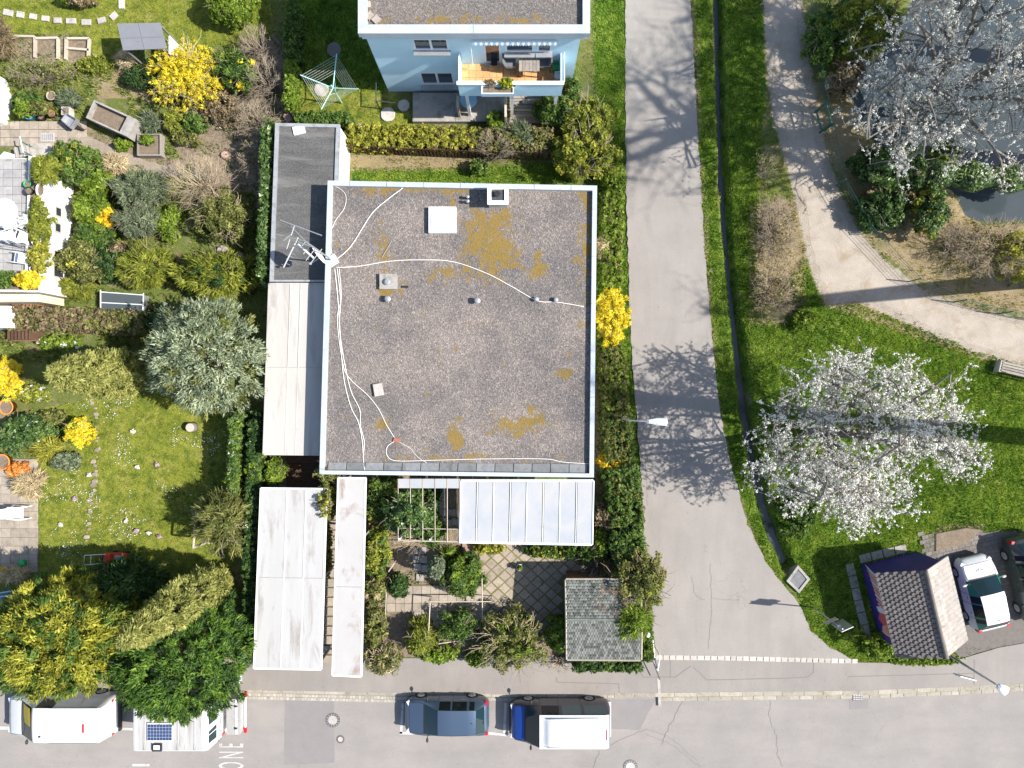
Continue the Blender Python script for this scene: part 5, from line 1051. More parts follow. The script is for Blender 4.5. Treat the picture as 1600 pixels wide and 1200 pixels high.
# lawn things: stump, swing frame, mower, chair, blue frame, pots
c = P(297, 668, .3); t_ = thing('tree_stump', (c.x, c.y, 0), 'pale sawn tree stump on the lawn below the blue spruce', 'stump'); b = MB(); b.lathe((c.x, c.y, -.02), [(.27, 0), (.235, .12), (.225, .36)], 14); b.build('trunk', 'bark_grey', t_, True); b = MB(); b.lathe((c.x, c.y, .341), [(.205, 0), (.19, .012)], 14); b.build('cut_face', 'wood_pale', t_)
sw = thing('swing_stand', P(300, 820, 0), 'weathered wooden swing stand on the lawn beside the juniper', 'swing')
a0, a1 = P(307, 792, 1.9), P(302, 856, 1.9)
for p_ in (a0, a1): b = MB(); b.tube([(p_.x+.25, p_.y, 0), (p_.x, p_.y, 1.9)], .05, 7); b.build('post', 'wood_pale', sw)
b = MB(); b.tube([a0, a1], .05, 7); b.build('beam', 'wood_pale', sw); b = MB(); b.tube([(a1.x, a1.y, 1.85), (a1.x+.6, a1.y+.35, .0)], .03, 6); b.build('strut', 'wood_grey', sw); b = MB(); b.tube([(a1.x, a1.y, 1.0), (a0.x+.12, a0.y, 1.0)], .025, 6); b.build('rail', 'wood_grey', sw)
c = P(173, 871, .2); mw = thing('lawn_mower', (c.x, c.y, 0), 'red and grey lawn mower on the shaded lawn beside the golden conifer', 'lawn mower', rz=R(-3))
def lb(parts, t_):
    for (nm, c_, d_, m_) in parts: b = MB(); b.prism([(c_[0]-d_[0]/2, c_[1]-d_[1]/2), (c_[0]+d_[0]/2, c_[1]-d_[1]/2), (c_[0]+d_[0]/2, c_[1]+d_[1]/2), (c_[0]-d_[0]/2, c_[1]+d_[1]/2)], c_[2]-d_[2]/2, c_[2]+d_[2]/2, .03); b.build(nm, m_, t_, local=True)
lb([('deck', (.45, 0, .2), (.75, .5, .2), 'red_plastic'), ('engine', (.45, 0, .37), (.34, .3, .16), 'slab_grey'), ('grass_box', (-.05, 0, .3), (.34, .46, .34), 'red_plastic'), ('cover', (-.22, 0, .38), (.2, .42, .1), 'black_plastic')], mw)
for (x, y) in ((.15, .28), (.75, .28), (.15, -.28), (.75, -.28)): b = MB(); b.tube([(x, y-.03, .1), (x, y+.03, .1)], .1, 12); b.build('wheel', 'rubber', mw, local=True)
b = MB(); b.tube([(.1, -.2, .3), (-.85, -.24, .95), (-.85, .24, .95), (.1, .2, .3)], .018, 6); b.build('handle', 'white_plastic', mw, local=True); b = MB(); b.tube([(-.62, -.23, .8), (-.62, .23, .8)], .016, 6); b.build('crossbar', 'white_plastic', mw, local=True)
c = P(25, 801, .4); dc2 = thing('reclining_chair', (c.x, c.y, .02), 'white plastic reclining garden chair on the paved patio at the left edge', 'chair', rz=R(-2))
b = MB(); b.grid(lambda u, v: (-.05+.45*u, (v-.5)*.5, .40+.03*u), 4, 4); b.grid(lambda u, v: (-.05-.42*u, (v-.5)*(.5-.06*u*u), .40+.62*u), 5, 4); b.build('shell', 'white_plastic', dc2, True, True)
for k in range(5): b = MB(); b.box((-.27, -.18+k*.09, .735), (.38, .03, .02), rot=Matrix.Rotation(R(56), 3, 'Y')); b.build('slat', 'white_plastic', dc2, local=True)
for s in (-1, 1):
    b = MB(); b.tube([(-.25, s*.28, .66), (.3, s*.3, .62), (.5, s*.3, .4), (.5, s*.3, 0)], .028, 6); b.build('armrest', 'white_plastic', dc2, local=True); b = MB(); b.tube([(-.2, s*.26, .6), (-.38, s*.26, 0)], .025, 6); b.build('leg', 'white_plastic', dc2, local=True)
lp = struct('paved_patio')
for j in range(13):
    for i in range(5):
        p_ = P(52-i*14.2, 724+j*13.6, 0); b = MB(); b.prism([(p_.x-.218, p_.y-.21), (p_.x+.218, p_.y-.21), (p_.x+.218, p_.y+.21), (p_.x-.218, p_.y+.21)], -.06, .018+random.uniform(0, .008), .006); b.build('slab', 'paver', lp)
bf = thing('metal_bench_frame', P(25, 940, 0), 'blue-grey metal slatted frame beside the golden conifer at the left edge', 'frame')
for (x0, y0, x1, y1) in ((-10, 928, 62, 917), (-10, 963, 30, 957), (-10, 934, 50, 925)): b = MB(); b.tube([P(x0, y0, 1.1), P(x1, y1, 1.1)], .035, 6); b.build('rail', 'blue_plastic', bf)
for k in range(5): b = MB(); b.tube([P(2+k*13, 930-k*1.8, 1.1), P(1+k*12, 960-k*1.5, 1.1)], .022, 6); b.build('bar', 'galv', bf)
for (x, y) in ((2, 930), (60, 918), (2, 960), (28, 957)): p_ = P(x, y, 1.1); b = MB(); b.tube([(p_.x, p_.y, 0), (p_.x, p_.y, 1.1)], .03, 6); b.build('leg', 'galv', bf)
c = P(32, 881, .3); wc = thing('watering_can', (c.x, c.y, .02), 'bright green watering can on the shaded patio edge', 'watering can'); b = MB(); b.lathe((c.x, c.y, .02), [(.14, 0), (.15, .25), (.1, .28), (.08, .3)], 14); b.build('body', 'green_plastic', wc, True); b = MB(); b.tube([(c.x+.1, c.y, .08), (c.x+.38, c.y+.06, .33)], [.03, .02], 6); b.build('spout', 'green_plastic', wc); b = MB(); b.tube([(c.x-.12, c.y, .1), (c.x-.22, c.y, .25), (c.x-.05, c.y, .38), (c.x+.05, c.y, .3)], .014, 6); b.build('handle', 'green_plastic', wc)
pot(8, 636, .36, .5, 'orange_pot', 'big orange pot below the forsythia at the left edge'); pot(2, 722, .38, .45, 'orange_pot', 'big orange pot at the left edge above the dry grass tuft'); pot(812, 887, .16, .3, 'white_plastic', 'white pot with a green plant on the diamond-paved terrace', .03); 
c = P(810, 968, .8); fb = thing('bird_bath', (c.x, c.y, 0), 'white-rimmed round bird bath holding stones beside the overgrown shrub', 'bird bath'); b = MB(); b.lathe((c.x, c.y, 0), [(.18, 0), (.1, .1), (.08, .55), (.32, .68), (.34, .72), (.3, .72), (.27, .66), (.02, .64)], 20); b.build('bowl', 'white_plastic', fb, True)
for k in range(4): b = MB(); b.lathe((c.x-.1+.08*k, c.y-.06*(k % 2), .655), [(.07, 0), (.06, .06), (.02, .08)], 7); b.build('pebble', 'pale_concrete', fb)
for (x, y, r, lb_) in ((788, 955, .11, 'pale round stone left of the bird bath'), (834, 966, .19, 'grey square stone right of the bird bath'), (796, 957, .06, 'tiny pale stone between the round stone and the bird bath')):
    p = P(x, y, .1); b = MB(); b.prism([(p.x+r*math.cos(k*math.pi/(2 if r > .15 else 4)+.6), p.y+r*math.sin(k*math.pi/(2 if r > .15 else 4)+.6)) for k in range(4 if r > .15 else 8)], -.02, .16, .03); tag(b.build('garden_stone', 'slab_grey'), lb_, 'stone')
# diamond paved terrace and square slabs
dt = struct('diamond_terrace')
b = MB(); b.prism(PP([(748, 846), (912, 850), (912, 905), (884, 906), (882, 994), (748, 994)]), -.1, .004); b.build('joint_bed', 'joint_moss', dt)
for j in range(-1, 16):
    for i in range(-1, 17):
        cx = 757+i*10.4; cy = 852+j*9.6; 
        if (i+j) % 2: continue
        if cx < 752 or cx > 905 or cy < 850 or cy > 990 or (cx > 876 and cy > 905): continue
        p = P(cx+random.uniform(-.5, .5), cy+random.uniform(-.5, .5), 0); b = MB(); b.prism([(p.x-.285, p.y), (p.x, p.y-.265), (p.x+.285, p.y), (p.x, p.y+.265)], -.06, .012+random.uniform(-.008, .01), .008); b.build('paver', 'diamond_paver', dt)
b = MB(); p = P(730, 857, 0); b.prism(PP([(722, 848), (738, 848), (738, 863), (722, 863)], .05), -.05, .05, .01); b.build('paver', 'brick_red', dt)
gp2 = struct('garden_paving')
b = MB(); b.prism(PP([(603, 914), (746, 914), (746, 984), (640, 984), (640, 956), (603, 956)]), -.1, .007); b.build('joint_bed', 'joint_moss', gp2)
for j in range(5):
    for i in range(11):
        if j > 2 and i < 3: continue
        p = P(611+i*13.6, 922+j*13.6, 0); b = MB(); b.prism([(p.x-.205, p.y-.205), (p.x+.205, p.y-.205), (p.x+.205, p.y+.205), (p.x-.205, p.y+.205)], -.06, .02+random.uniform(-.006, .014), .01); b.build('slab', 'paver', gp2)
for (x, y) in ((648, 860), (660, 860), (650, 873), (662, 874), (652, 886), (664, 888), (656, 902), (692, 768), (692, 778), (692, 789), (692, 801), (692, 815), (706, 801), (700, 817), (712, 815)):
    p = P(x, y, 0); b = MB(); b.prism([(p.x-.18, p.y-.17), (p.x+.18, p.y-.17), (p.x+.18, p.y+.17), (p.x-.18, p.y+.17)], -.06, .03+random.uniform(0, .01), .01); b.build('slab', 'concrete', gp2)
# wooden rails in the garden
for k, (x0, y0, x1, y1, z, m_, lb_) in enumerate(((672, 942, 669, 1000, 1.0, 'wood_pale', 'thin upright garden rail between shaded slabs and conifer'), (753, 905, 754, 975, .9, 'wood_pale', 'thin pale rail at the left edge of the diamond terrace'), (670, 940, 768, 940, .9, 'wood_pale', 'long horizontal pale rail under the leafy bush'), (685, 1006, 752, 995, .8, 'wood_pale', 'slanting pale rail in the dark lower bed'), (604, 912, 602, 965, .8, 'wood_pale', 'short pale edging rail left of the garden slabs'), (607, 893, 616, 880, .6, 'wood_pale', 'short white stake by the round bush'))):
    b = MB(); b.tube([P(x0, y0, z), P(x1, y1, z)], .03, 5); 
    for (x, y) in ((x0, y0), (x1, y1)): p_ = P(x, y, z); b.tube([(p_.x, p_.y, 0), (p_.x, p_.y, z)], .025, 5)
    tag(b.build('garden_rail', m_), lb_, 'rail')
for k in range(3):
    b = MB(); b.tube([P(578+k*5, 806, .5), P(577+k*5, 826, .5)], .05, 6); b.tube([(P(578+k*5, 806, .5).x, P(578+k*5, 806, .5).y, 0), P(578+k*5, 806, .5)], .04, 6); tag(b.build('wooden_stake', 'wood_brown'), 'rusty brown stake in a row of three beside the narrow canopy', 'stake', 'brown stakes by the narrow canopy')
# concrete chamber by the stream
ccq = PP([(1247, 883), (1266, 905), (1249, 927), (1229, 908)], .12); cc = thing('concrete_chamber', P(1247, 905, 0), 'square concrete inlet chamber with dark cover at the end of the stream', 'chamber'); ring('side', ccq, inset(ccq, .12), -.6, .12, 'concrete', cc); b = MB(); b.prism(inset(ccq, .12), -.1, .07); b.build('cover', 'slate_slab', cc)
# ---------------------------------------------------------------- street lamps, sign, fence, bench
def lamp(base, h, arm, label, head):
    t_ = thing('street_lamp', (base.x, base.y, 0), label, 'street lamp'); b = MB(); b.tube([(base.x, base.y, 0), (base.x, base.y, h*.6), (base.x, base.y, h)], [.07, .055, .04], 10); b.build('pole', 'galv', t_)
    e = base+arm; b = MB(); b.tube([(base.x, base.y, h), (base.x+arm.x*.5, base.y+arm.y*.5, h+.12), (e.x, e.y, h+.1)], .03, 8); b.build('arm', 'galv', t_)
    d = arm.normalized(); n_ = Vector((-d.y, d.x, 0)); b = MB(); L, W0, W1 = head
    pts = [e-d*.05+n_*W0/2, e+d*L*.5+n_*W1*.46, e+d*L+n_*W1/2, e+d*(L+.06), e+d*L-n_*W1/2, e+d*L*.5-n_*W1*.46, e-d*.05-n_*W0/2]; b.prism([(p_.x, p_.y) for p_ in pts], h+.02, h+.2, .05); hd = b.build('lamp_head', 'lamp_glass', t_)
    b = MB(); c_ = e+d*L*.55; b.box((c_.x, c_.y, h+.005), (L*.6 if abs(d.x) > .7 else W1*.6, W1*.6 if abs(d.x) > .7 else L*.6, .03)); b.build('lens', 'head_lamp', hd); return t_
lamp(P(965, 651, 0), 3.7, Vector((.78, -.03, 0)), 'street lamp with white head reaching over the narrow lane', (.80, .15, .34))
s2 = lamp(P(1451, 1004, 0), 4.8, Vector((.12, -.085, 0)), 'street lamp at the kiosk corner with a bulbous white head over the pavement', (.36, .22, .42))
p = P(1451, 1004, 0); b = MB(); b.box((p.x-.45, p.y-.25, 3.5), (.9, .04, .25), R(-15)); b.build('sign_plate', 'galv', s2)
p = P(1271, 949, 0); sg = thing('road_sign', (p.x, p.y, 0), 'square road sign seen from behind on a grey post at the lane corner', 'sign'); b = MB(); b.tube([(p.x, p.y, 0), (p.x, p.y, 3.1)], .032, 8); b.build('post', 'galv', sg); b = MB(); rot = Matrix.Rotation(R(24), 3, 'Z'); b.box((p.x+.2, p.y+.0, 2.62), (.58, .03, 1.05), rot=rot); pn = b.build('sign_panel', 'galv', sg); b = MB(); b.box((p.x+.206, p.y-.019, 2.62), (.52, .006, .99), rot=rot); b.build('sign_face', 'white_paint', pn)
b = MB(); b.box((p.x-.12, p.y+.05, 2.15), (.62, .03, .3), rot=rot); b.build('sign_panel', 'wood_pale', sg); b = MB(); b.box((p.x, p.y, 2.75), (.1, .12, .06)); b.build('clamp', 'white_paint', sg)
pq0 = P(1024, 1026, 0); fp_ = thing('corner_railing', (pq0.x, pq0.y, 0), 'short white and grey railing at the hedge corner by the sett row', 'railing')
for (x0, y0, z0, x1, y1, z1, r_) in ((1020, 1000, 1.0, 1023, 1028, 1.0, .03), (1023, 1028, 1.0, 1027, 1046, .9, .025), (1031, 1024, 1.0, 1028, 1048, .9, .03), (1021, 1035, .5, 1031, 1062, .4, .025)):
    b = MB(); b.tube([P(x0, y0, z0), P(x1, y1, z1)], r_, 6); b.build('rail', 'white_paint' if r_ > .026 else 'dark_metal', fp_)
for (x, y) in ((1020, 1000), (1031, 1024), (1027, 1046)): p_ = P(x, y, 1.0); b = MB(); b.tube([(p_.x, p_.y, 0), (p_.x, p_.y, 1.0)], .03, 6); b.build('post', 'white_paint', fp_)
c = P(1012, 992, 1.3); b = MB(); b.lathe((c.x, c.y, 0), [(.03, 0), (.03, 1.2), (.11, 1.22), (.13, 1.32), (.08, 1.42), (.02, 1.45)], 12); tag(b.build('garden_lamp', 'white_plastic', None, True), 'small white globe garden lamp in the hedge at the lane corner', 'lamp')
# path fence with wires
wf = thing('wire_fence', P(1300, 200, 0), 'thin green wire fence along the pond side of the gravel path', 'fence')
wp = [P(1250, -60, 0), P(1262, 40, 0), P(1268, 105, 0), P(1288, 205, 0), P(1306, 290, 0), P(1346, 360, 0), P(1420, 440, 0), P(1490, 472, 0), P(1560, 490, 0), P(1640, 505, 0)]
for p_ in wp: b = MB(); b.tube([(p_.x, p_.y, -.05), (p_.x, p_.y, 1.1)], .03, 6); b.build('post', 'green_metal', wf)
for a, c in zip(wp[:-1], wp[1:]):
    for z in (.2, .42, .64, .86, 1.05): b = MB(); b.tube([(a.x, a.y, z), (c.x, c.y, z)], .007 if z < 1 else .012, 3); b.build('wire', 'green_metal', wf)
gt = thing('metal_gate', P(1283, 185, 0), 'dark green square metal gate standing beside the gravel path', 'gate'); g0, g1 = P(1273, 176, 0), P(1281, 207, 0)
for p_ in (g0, g1): b = MB(); b.box((p_.x, p_.y, .65), (.09, .09, 1.3)); b.build('post', 'green_metal', gt)
for z in (.2, 1.25): b = MB(); b.tube([(g0.x, g0.y, z), (g1.x, g1.y, z)], .045, 5); b.build('rail', 'green_metal', gt)
p0, p1 = P(1560, 571, .45), P(1640, 590, .45); bn = thing('park_bench', ((p0.x+p1.x)/2, (p0.y+p1.y)/2, 0), 'grey slatted park bench beside the gravel path at the right edge', 'bench'); d = (p1-p0).normalized(); n_ = Vector((-d.y, d.x, 0))
for k in range(4): c_ = (p0+p1)/2+n_*(.2-k*.13); b = MB(); b.box((c_.x, c_.y, .46), (2.2, .1, .04), math.atan2(d.y, d.x)); b.build('seat_slat', 'wood_grey', bn)
for k in range(2): c_ = (p0+p1)/2-n_*.30; b = MB(); b.box((c_.x, c_.y, .62+k*.16), (2.2, .04, .1), math.atan2(d.y, d.x)); b.build('back_slat', 'wood_grey', bn)
for t in (.06, .94): c_ = p0.lerp(p1, t); b = MB(); b.box((c_.x, c_.y, .22), (.12, .56, .44), math.atan2(d.y, d.x)); b.build('leg', 'pale_concrete', bn)
# ---------------------------------------------------------------- vehicles (local x = forward)
def loft_parts(t, stations, tags, mats, base='body', bmat='paint_white', smooth=True, seams=()):
    """stations: (x,[7 half points (y,z)]) ; tags[(i,j,side)] -> part name ; one mesh for each part"""
    full = []
    for x, hp in stations: full.append([(x, y, z) for y, z in hp]+[(x, -y, z) for y, z in hp[-2::-1]])
    n = len(full[0]); h = (n-1)//2; groups = {}
    for i in range(len(full)-1):
        for j in range(n-1):
            side = 'L' if j < h else 'R'; jj = j if j < h else n-2-j
            nm = tags.get((i, jj, side)) or tags.get((i, jj)) or (base,)
            groups.setdefault(nm, []).append([full[i][j], full[i+1][j], full[i+1][j+1], full[i][j+1]])
    for sm in seams:
        for sg_ in (1, -1):
            b = MB(); b.tube([(stations[i][0], sg_*stations[i][1][j][0], stations[i][1][j][1]+.004) for i, j in sm], .009, 4, False); b.build('seam', 'black_plastic', t, local=True)
    groups.setdefault((base,), []).append(full[0]); groups[(base,)].append(full[-1][::-1])
    for nm, fs in groups.items():
        idx = {}; vv = []; ff = []
        for f in fs:
            q = []
            for v in f:
                k = tuple(round(c, 5) for c in v)
                if k not in idx: idx[k] = len(vv); vv.append(v)
                if not q or q[-1] != idx[k]: q.append(idx[k])
            if len(q) > 1 and q[0] == q[-1]: q.pop()
            if len(set(q)) > 2: ff.append(tuple(q))
        b = MB(); b.add(vv, ff); b.build(nm[0], mats.get(nm[0], bmat), t, smooth, True)
def wheel(t, x, y, r, w=.2):
    s = 1 if y > 0 else -1; b = MB(); b.tube([(x, y-w/2, r), (x, y+w/2, r)], r, 22); wh = b.build('wheel', 'rubber', t, local=True)
    b = MB(); b.tube([(x, y+s*w*.40, r), (x, y+s*(w*.5+.012), r)], [r*.66, r*.6], 18); b.build('rim', 'galv', wh, local=True)
    for k in range(5): a = k*2*math.pi/5; b = MB(); b.box((x+math.cos(a)*r*.33, y+s*(w*.5+.018), r+math.sin(a)*r*.33), (r*.5, .02, r*.1), rot=Matrix.Rotation(-a, 3, 'Y')); b.build('spoke', 'slab_grey', wh, local=True)
def mirror(t, x, y, z, mat):
    s = 1 if y > 0 else -1; b = MB(); b.tube([(x, y-s*.04, z-.02), (x, y+s*.06, z)], .02, 6); b.grid(lambda u, v: (x+.06*math.cos(u*6.283)*math.sin(v*3.1416), y+s*.15+.12*math.cos(v*3.1416), z+.02+.075*math.sin(u*6.283)*math.sin(v*3.1416)), 10, 6); b.build('mirror', mat, t, True, True)
def rearr(x, z0, z1, w, mat, t, nm, side, y, th=.05):
    b = MB(); b.box((x, side*y, (z0+z1)/2), (th, w, z1-z0)); b.build(nm, mat, t, local=True)
def S(x, w, zs, zb, wt, zt, zc, wl=None): # station helper
    return (x, [(w*.95, zs), (w, zs+.16), (w*.995, (zs+zb)/2+.08), (wl or w*.97, zb), (wt, zt), (wt*.62, zt+(zc-zt)*.7), (0, zc)])
def hatch(px, py, z, rz, label, L=4.1, W=1.72, Hh=1.46, paint='paint_slate', roofm=None, hoodm=None, cellm=None, short=False, cat='car', zr=-.1, name='parked_car', text_=None):
    c = P(px, py, z); t = thing(name, (c.x, c.y, zr), label, cat, None, rz); l = L/2; w = W/2; k = Hh/1.46; r_ = paint if roofm is None else roofm
    wb, wt_ = (.50*l, .17*l) if not short else (.46*l, .10*l)
    st = [S(l, w*.62, .28, .50*k, w*.5, .53*k, .54*k), S(l-.08, w*.80, .22, .60*k, w*.66, .64*k, .66*k), S(l-.28, w*.95, .2, .72*k, w*.80, .76*k, .79*k), S(l-.6, w, .2, .80*k, w*.86, .84*k, .875*k), S(wb+.06, w, .2, .89*k, w*.84, .925*k, .965*k),
          S(wb, w, .2, .90*k, w*.83, .94*k, .975*k), S(wt_, w, .2, .93*k, w*.70, 1.385*k, 1.43*k), S(wt_-.05, w, .2, .935*k, w*.70, 1.40*k, 1.442*k), S(-.12*l, w, .2, .94*k, w*.70, 1.42*k, Hh), S(-.16*l, w, .2, .94*k, w*.70, 1.42*k, Hh), S(-.50*l, w, .2, .95*k, w*.69, 1.40*k, 1.445*k), S(-.56*l, w, .2, .955*k, w*.69, 1.395*k, 1.44*k), S(-.68*l, w*.99, .2, .96*k, w*.68, 1.36*k, 1.41*k), S(-.72*l, w*.985, .2, .96*k, w*.67, 1.345*k, 1.39*k),
          S(-l+.20, w*.95, .22, .95*k, w*.74, 1.0*k, 1.02*k), S(-l+.1, w*.90, .24, .88*k, w*.76, .93*k, .95*k), S(-l+.02, w*.82, .28, .78*k, w*.7, .82*k, .84*k), S(-l, w*.78, .3, .55*k, w*.6, .56*k, .57*k)]
    tg = {}
    for i in (2, 3):
        for j in (4, 5): tg[(i, j)] = ('hood',)
    for j in (4, 5):
        tg[(5, j)] = ('windshield',); tg[(13, j)] = ('rear_window',); tg[(4, j)] = ('cowl',)
        for i in range(6, 13): tg[(i, j)] = ('roof',)
    for s_ in 'LR':
        tg[(7, 3, s_)] = ('side_window', s_, 1); tg[(9, 3, s_)] = ('side_window', s_, 2); tg[(11, 3, s_)] = ('side_window', s_, 3)
        for i in (6, 7, 8):
            for j in (1, 2): tg[(i, j, s_)] = ('door', s_, 1)
        for i in (9, 10):
            for j in (1, 2): tg[(i, j, s_)] = ('door', s_, 2)
        if cellm:
            for i in (5, 6, 8, 10, 12): tg[(i, 3, s_)] = ('safety_cell', s_)
            tg[(13, 3, s_)] = ('safety_cell', s_)
            for i in range(5, 14): tg[(i, 0, s_)] = ('safety_cell', s_)
    loft_parts(t, st, tg, {'windshield': 'car_glass', 'rear_window': 'car_glass', 'side_window': 'dark_glass', 'roof': r_, 'hood': hoodm or paint, 'door': paint, 'cowl': 'black_plastic', 'safety_cell': cellm}, 'body', paint, True, [[(2, 6), (2, 5), (2, 4), (3, 4), (4, 4)], [(6, 4), (8, 4), (10, 4), (13, 4)], [(6, 6), (6, 5), (6, 4)], [(13, 6), (13, 5), (13, 4)], [(6, 1), (6, 2), (6, 3)], [(9, 1), (9, 2), (9, 3)], [(11, 1), (11, 2), (11, 3)], [(14, 6), (14, 5), (14, 4), (15, 4)]])
    for x in (l*.62, -l*.60):
        for y in (-1, 1): wheel(t, x, y*(w-.09), .30 if not short else .28)
    for y in (-1, 1):
        mirror(t, wb-.14, y*w*.99, .98*k, 'black_plastic' if paint != 'paint_white' else 'paint_white')
        b = MB(); b.box((l-.24, y*w*.77, .70*k), (.16, .24, .08), R(-y*32)); b.build('headlight', 'head_lamp', t, local=True)
        b = MB(); b.box((-l+.10, y*w*.84, .80*k), (.14, .14, .3), R(y*25)); b.build('tail_light', 'tail_red', t, local=True)
        for i, x in enumerate((0.0, -.42*l)): b = MB(); b.box((x, y*(w*.995), .80*k), (.16, .03, .03)); b.build('door_handle', 'chrome', t, local=True)
    for s_ in (-.2, .25): b = MB(); b.tube([(wb-.02, s_*w, .985*k), (wb-.14, s_*w+.42, 1.05*k)], .01, 4); b.build('wiper', 'black_plastic', t, local=True)
    b = MB(); b.lathe((-.62*l, 0, 1.41*k), [(.03, 0), (.02, .05)], 8); b.build('aerial_base', 'black_plastic', t, local=True)
    b = MB(); b.box((l-.0, 0, .42), (.06, W*.62, .12)); b.build('front_bumper', 'black_plastic', t, local=True); b = MB(); b.box((-l+.02, 0, .42), (.08, W*.7, .16)); b.build('rear_bumper', paint if paint != 'paint_white' else 'black_plastic', t, local=True)
    if text_: text(text_, .3, 'slab_grey', t, Matrix.Translation((l-.62, 0, .885*k)) @ Matrix.Rotation(R(-8), 4, 'Y') @ Matrix.Rotation(R(90), 4, 'Z'))
    return t
hatch(697, 1121, .7, math.pi, 'dark slate blue hatchback parked at the kerb in front of the blue van')
hd_ = math.atan2(-kax.y, -kax.x)
hatch(1537, 927, .8, hd_, 'small white city car with green side frame parked beside the kiosk', 3.55, 1.66, 1.52, 'paint_white', None, None, 'paint_green', True, 'car', .02, 'city_car', '457')
hatch(1618, 906, .8, hd_+math.pi, 'dark grey car parked at the right edge, only its left side showing', 4.3, 1.78, 1.5, 'paint_dark', zr=.02)
def van(cx, cy, rz, label, L, W, Hh, body, hoodm, roofm, name='van', hood=.75, curtain='car_glass', zr=-.1, ws=.62):
    t = thing(name, (cx, cy, zr), label, 'van', None, rz); l = L/2; w = W/2; hz = 1.02
    a, c = l-hood, l-hood-ws
    st = [S(l, w*.7, .3, .62, w*.62, .66, .67), S(l-.06, w*.86, .25, .72, w*.78, .78, .80), S(l-.22, w*.96, .22, .88, w*.86, .93, .96), S(a+.06, w, .22, hz, w*.88, hz+.04, hz+.08), S(a, w, .22, hz+.02, w*.87, hz+.06, hz+.10),
          S(c, w, .22, 1.12, w*.84, Hh-.12, Hh-.06, w*.99), S(c-.08, w, .22, 1.12, w*.85, Hh-.08, Hh-.02, w*.99), S(c-.12, w, .22, 1.12, w*.85, Hh-.07, Hh-.01, w*.99), S(c-.95, w, .22, 1.12, w*.86, Hh-.05, Hh, w*.99), S(c-1.1, w, .22, 1.12, w*.86, Hh-.05, Hh, w*.99), S(c-2.0, w, .22, 1.12, w*.86, Hh-.05, Hh, w*.99), S(c-2.15, w, .22, 1.12, w*.86, Hh-.05, Hh, w*.99), S(-l+.28, w, .22, 1.12, w*.86, Hh-.05, Hh, w*.99), S(-l+.16, w*.99, .22, 1.12, w*.84, Hh-.10, Hh-.05, w*.97), S(-l+.04, w*.95, .25, 1.1, w*.84, 1.35, 1.38, w*.93), S(-l, w*.9, .3, .8, w*.8, .85, .86)]
    tg = {}
    for j in (4, 5):
        tg[(2, j)] = ('hood',); tg[(3, j)] = ('cowl',); tg[(4, j)] = ('windshield',); tg[(13, j)] = ('rear_window',)
        for i in range(5, 13): tg[(i, j)] = ('roof',)
    tg[(1, 4)] = ('hood',); tg[(1, 5)] = ('hood',)
    for s_ in 'LR':
        tg[(7, 3, s_)] = ('front_side_window', s_)
        tg[(9, 3, s_)] = ('side_window', s_, 1); tg[(11, 3, s_)] = ('side_window', s_, 2)
        for i in (6, 7):
            for j in (1, 2): tg[(i, j, s_)] = ('door', s_, 1)
        for i in (8, 9):
            for j in (1, 2): tg[(i, j, s_)] = ('sliding_door', s_)
    loft_parts(t, st, tg, {'windshield': 'car_glass', 'rear_window': 'teal_glass' if body != 'paint_white' else 'paint_white', 'side_window': curtain, 'front_side_window': 'dark_glass', 'roof': roofm, 'hood': hoodm, 'door': body, 'sliding_door': body, 'cowl': 'black_plastic'}, 'body', body, True, [[(2, 6), (2, 5), (2, 4), (3, 4)], [(5, 4), (8, 4), (12, 4)], [(5, 6), (5, 5), (5, 4)], [(6, 1), (6, 2), (6, 3)], [(8, 1), (8, 2), (8, 3)], [(10, 1), (10, 2), (10, 3)]])
    for x in (l-.85, -l+.95):
        for y in (-1, 1): wheel(t, x, y*(w-.1), .33)
    for y in (-1, 1):
        mirror(t, a-.25, y*w*1.02, 1.15, 'black_plastic'); b = MB(); b.box((l-.1, y*w*.72, .72), (.14, .3, .14), R(-y*15)); b.build('headlight', 'head_lamp', t, local=True)
        b = MB(); b.box((-l+.05, y*w*.84, .92), (.08, .12, .36)); b.build('tail_light', 'tail_red', t, local=True)
    b = MB(); b.box((l+.01, 0, .45), (.1, W*.78, .18)); b.build('front_bumper', 'black_plastic', t, local=True); b = MB(); b.box((-l-.04, 0, .5), (.12, W*.92, .2)); b.build('rear_bumper', 'black_plastic' if body == 'paint_white' else 'white_plastic', t, local=True)
    return t, l, w, c
v1, l, w, c = van(2.32, -16.3, math.pi, 'blue-fronted camper van with white raised roof parked at the kerb', 4.78, 1.84, 1.9, 'paint_navy', 'paint_blue', 'paint_white', 'camper_van', .72, 'teal_glass')
def hr(u, v):
    x = c-.02-(2*l-(l-c)-.30)*u; y = (v-.5)*2*w*.86; e = min(1, max(0, u-.05)/.10)*min(1, max(0, 1-abs(2*v-1)-.12)/.14)*min(1, (1-u)/.06+.2); return (x, y, 1.88+.22*min(1, max(0, e))*(1-.2*u))
b = MB(); b.grid(hr, 20, 16); b.build('raised_roof', 'paint_white', v1, True, True)
for y in (-.66, .66): b = MB(); b.tube([(c-.35, y, 1.985), (-l+.6, y, 1.965)], .022, 6); b.build('roof_bead', 'paint_white', v1, True, True)
b = MB(); b.box((-l+.28, .1, 1.97), (.03, .5, .05)); b.build('brake_light', 'tail_red', v1, local=True)
v2, l, w, c = van(-21.75, -16.0, math.pi, 'all-white panel van under the golden conifer with yellow papers behind its windscreen', 5.2, 1.9, 1.92, 'paint_white', 'paint_white', 'paint_white', 'panel_van', .9, 'paint_white', ws=.95)
b = MB(); b.box((c+.50, -.32, 1.475), (.78, .85, .012), rot=Matrix.Rotation(R(40), 3, 'Y')); b.build('notice', 'paper_yellow', v2, local=True)
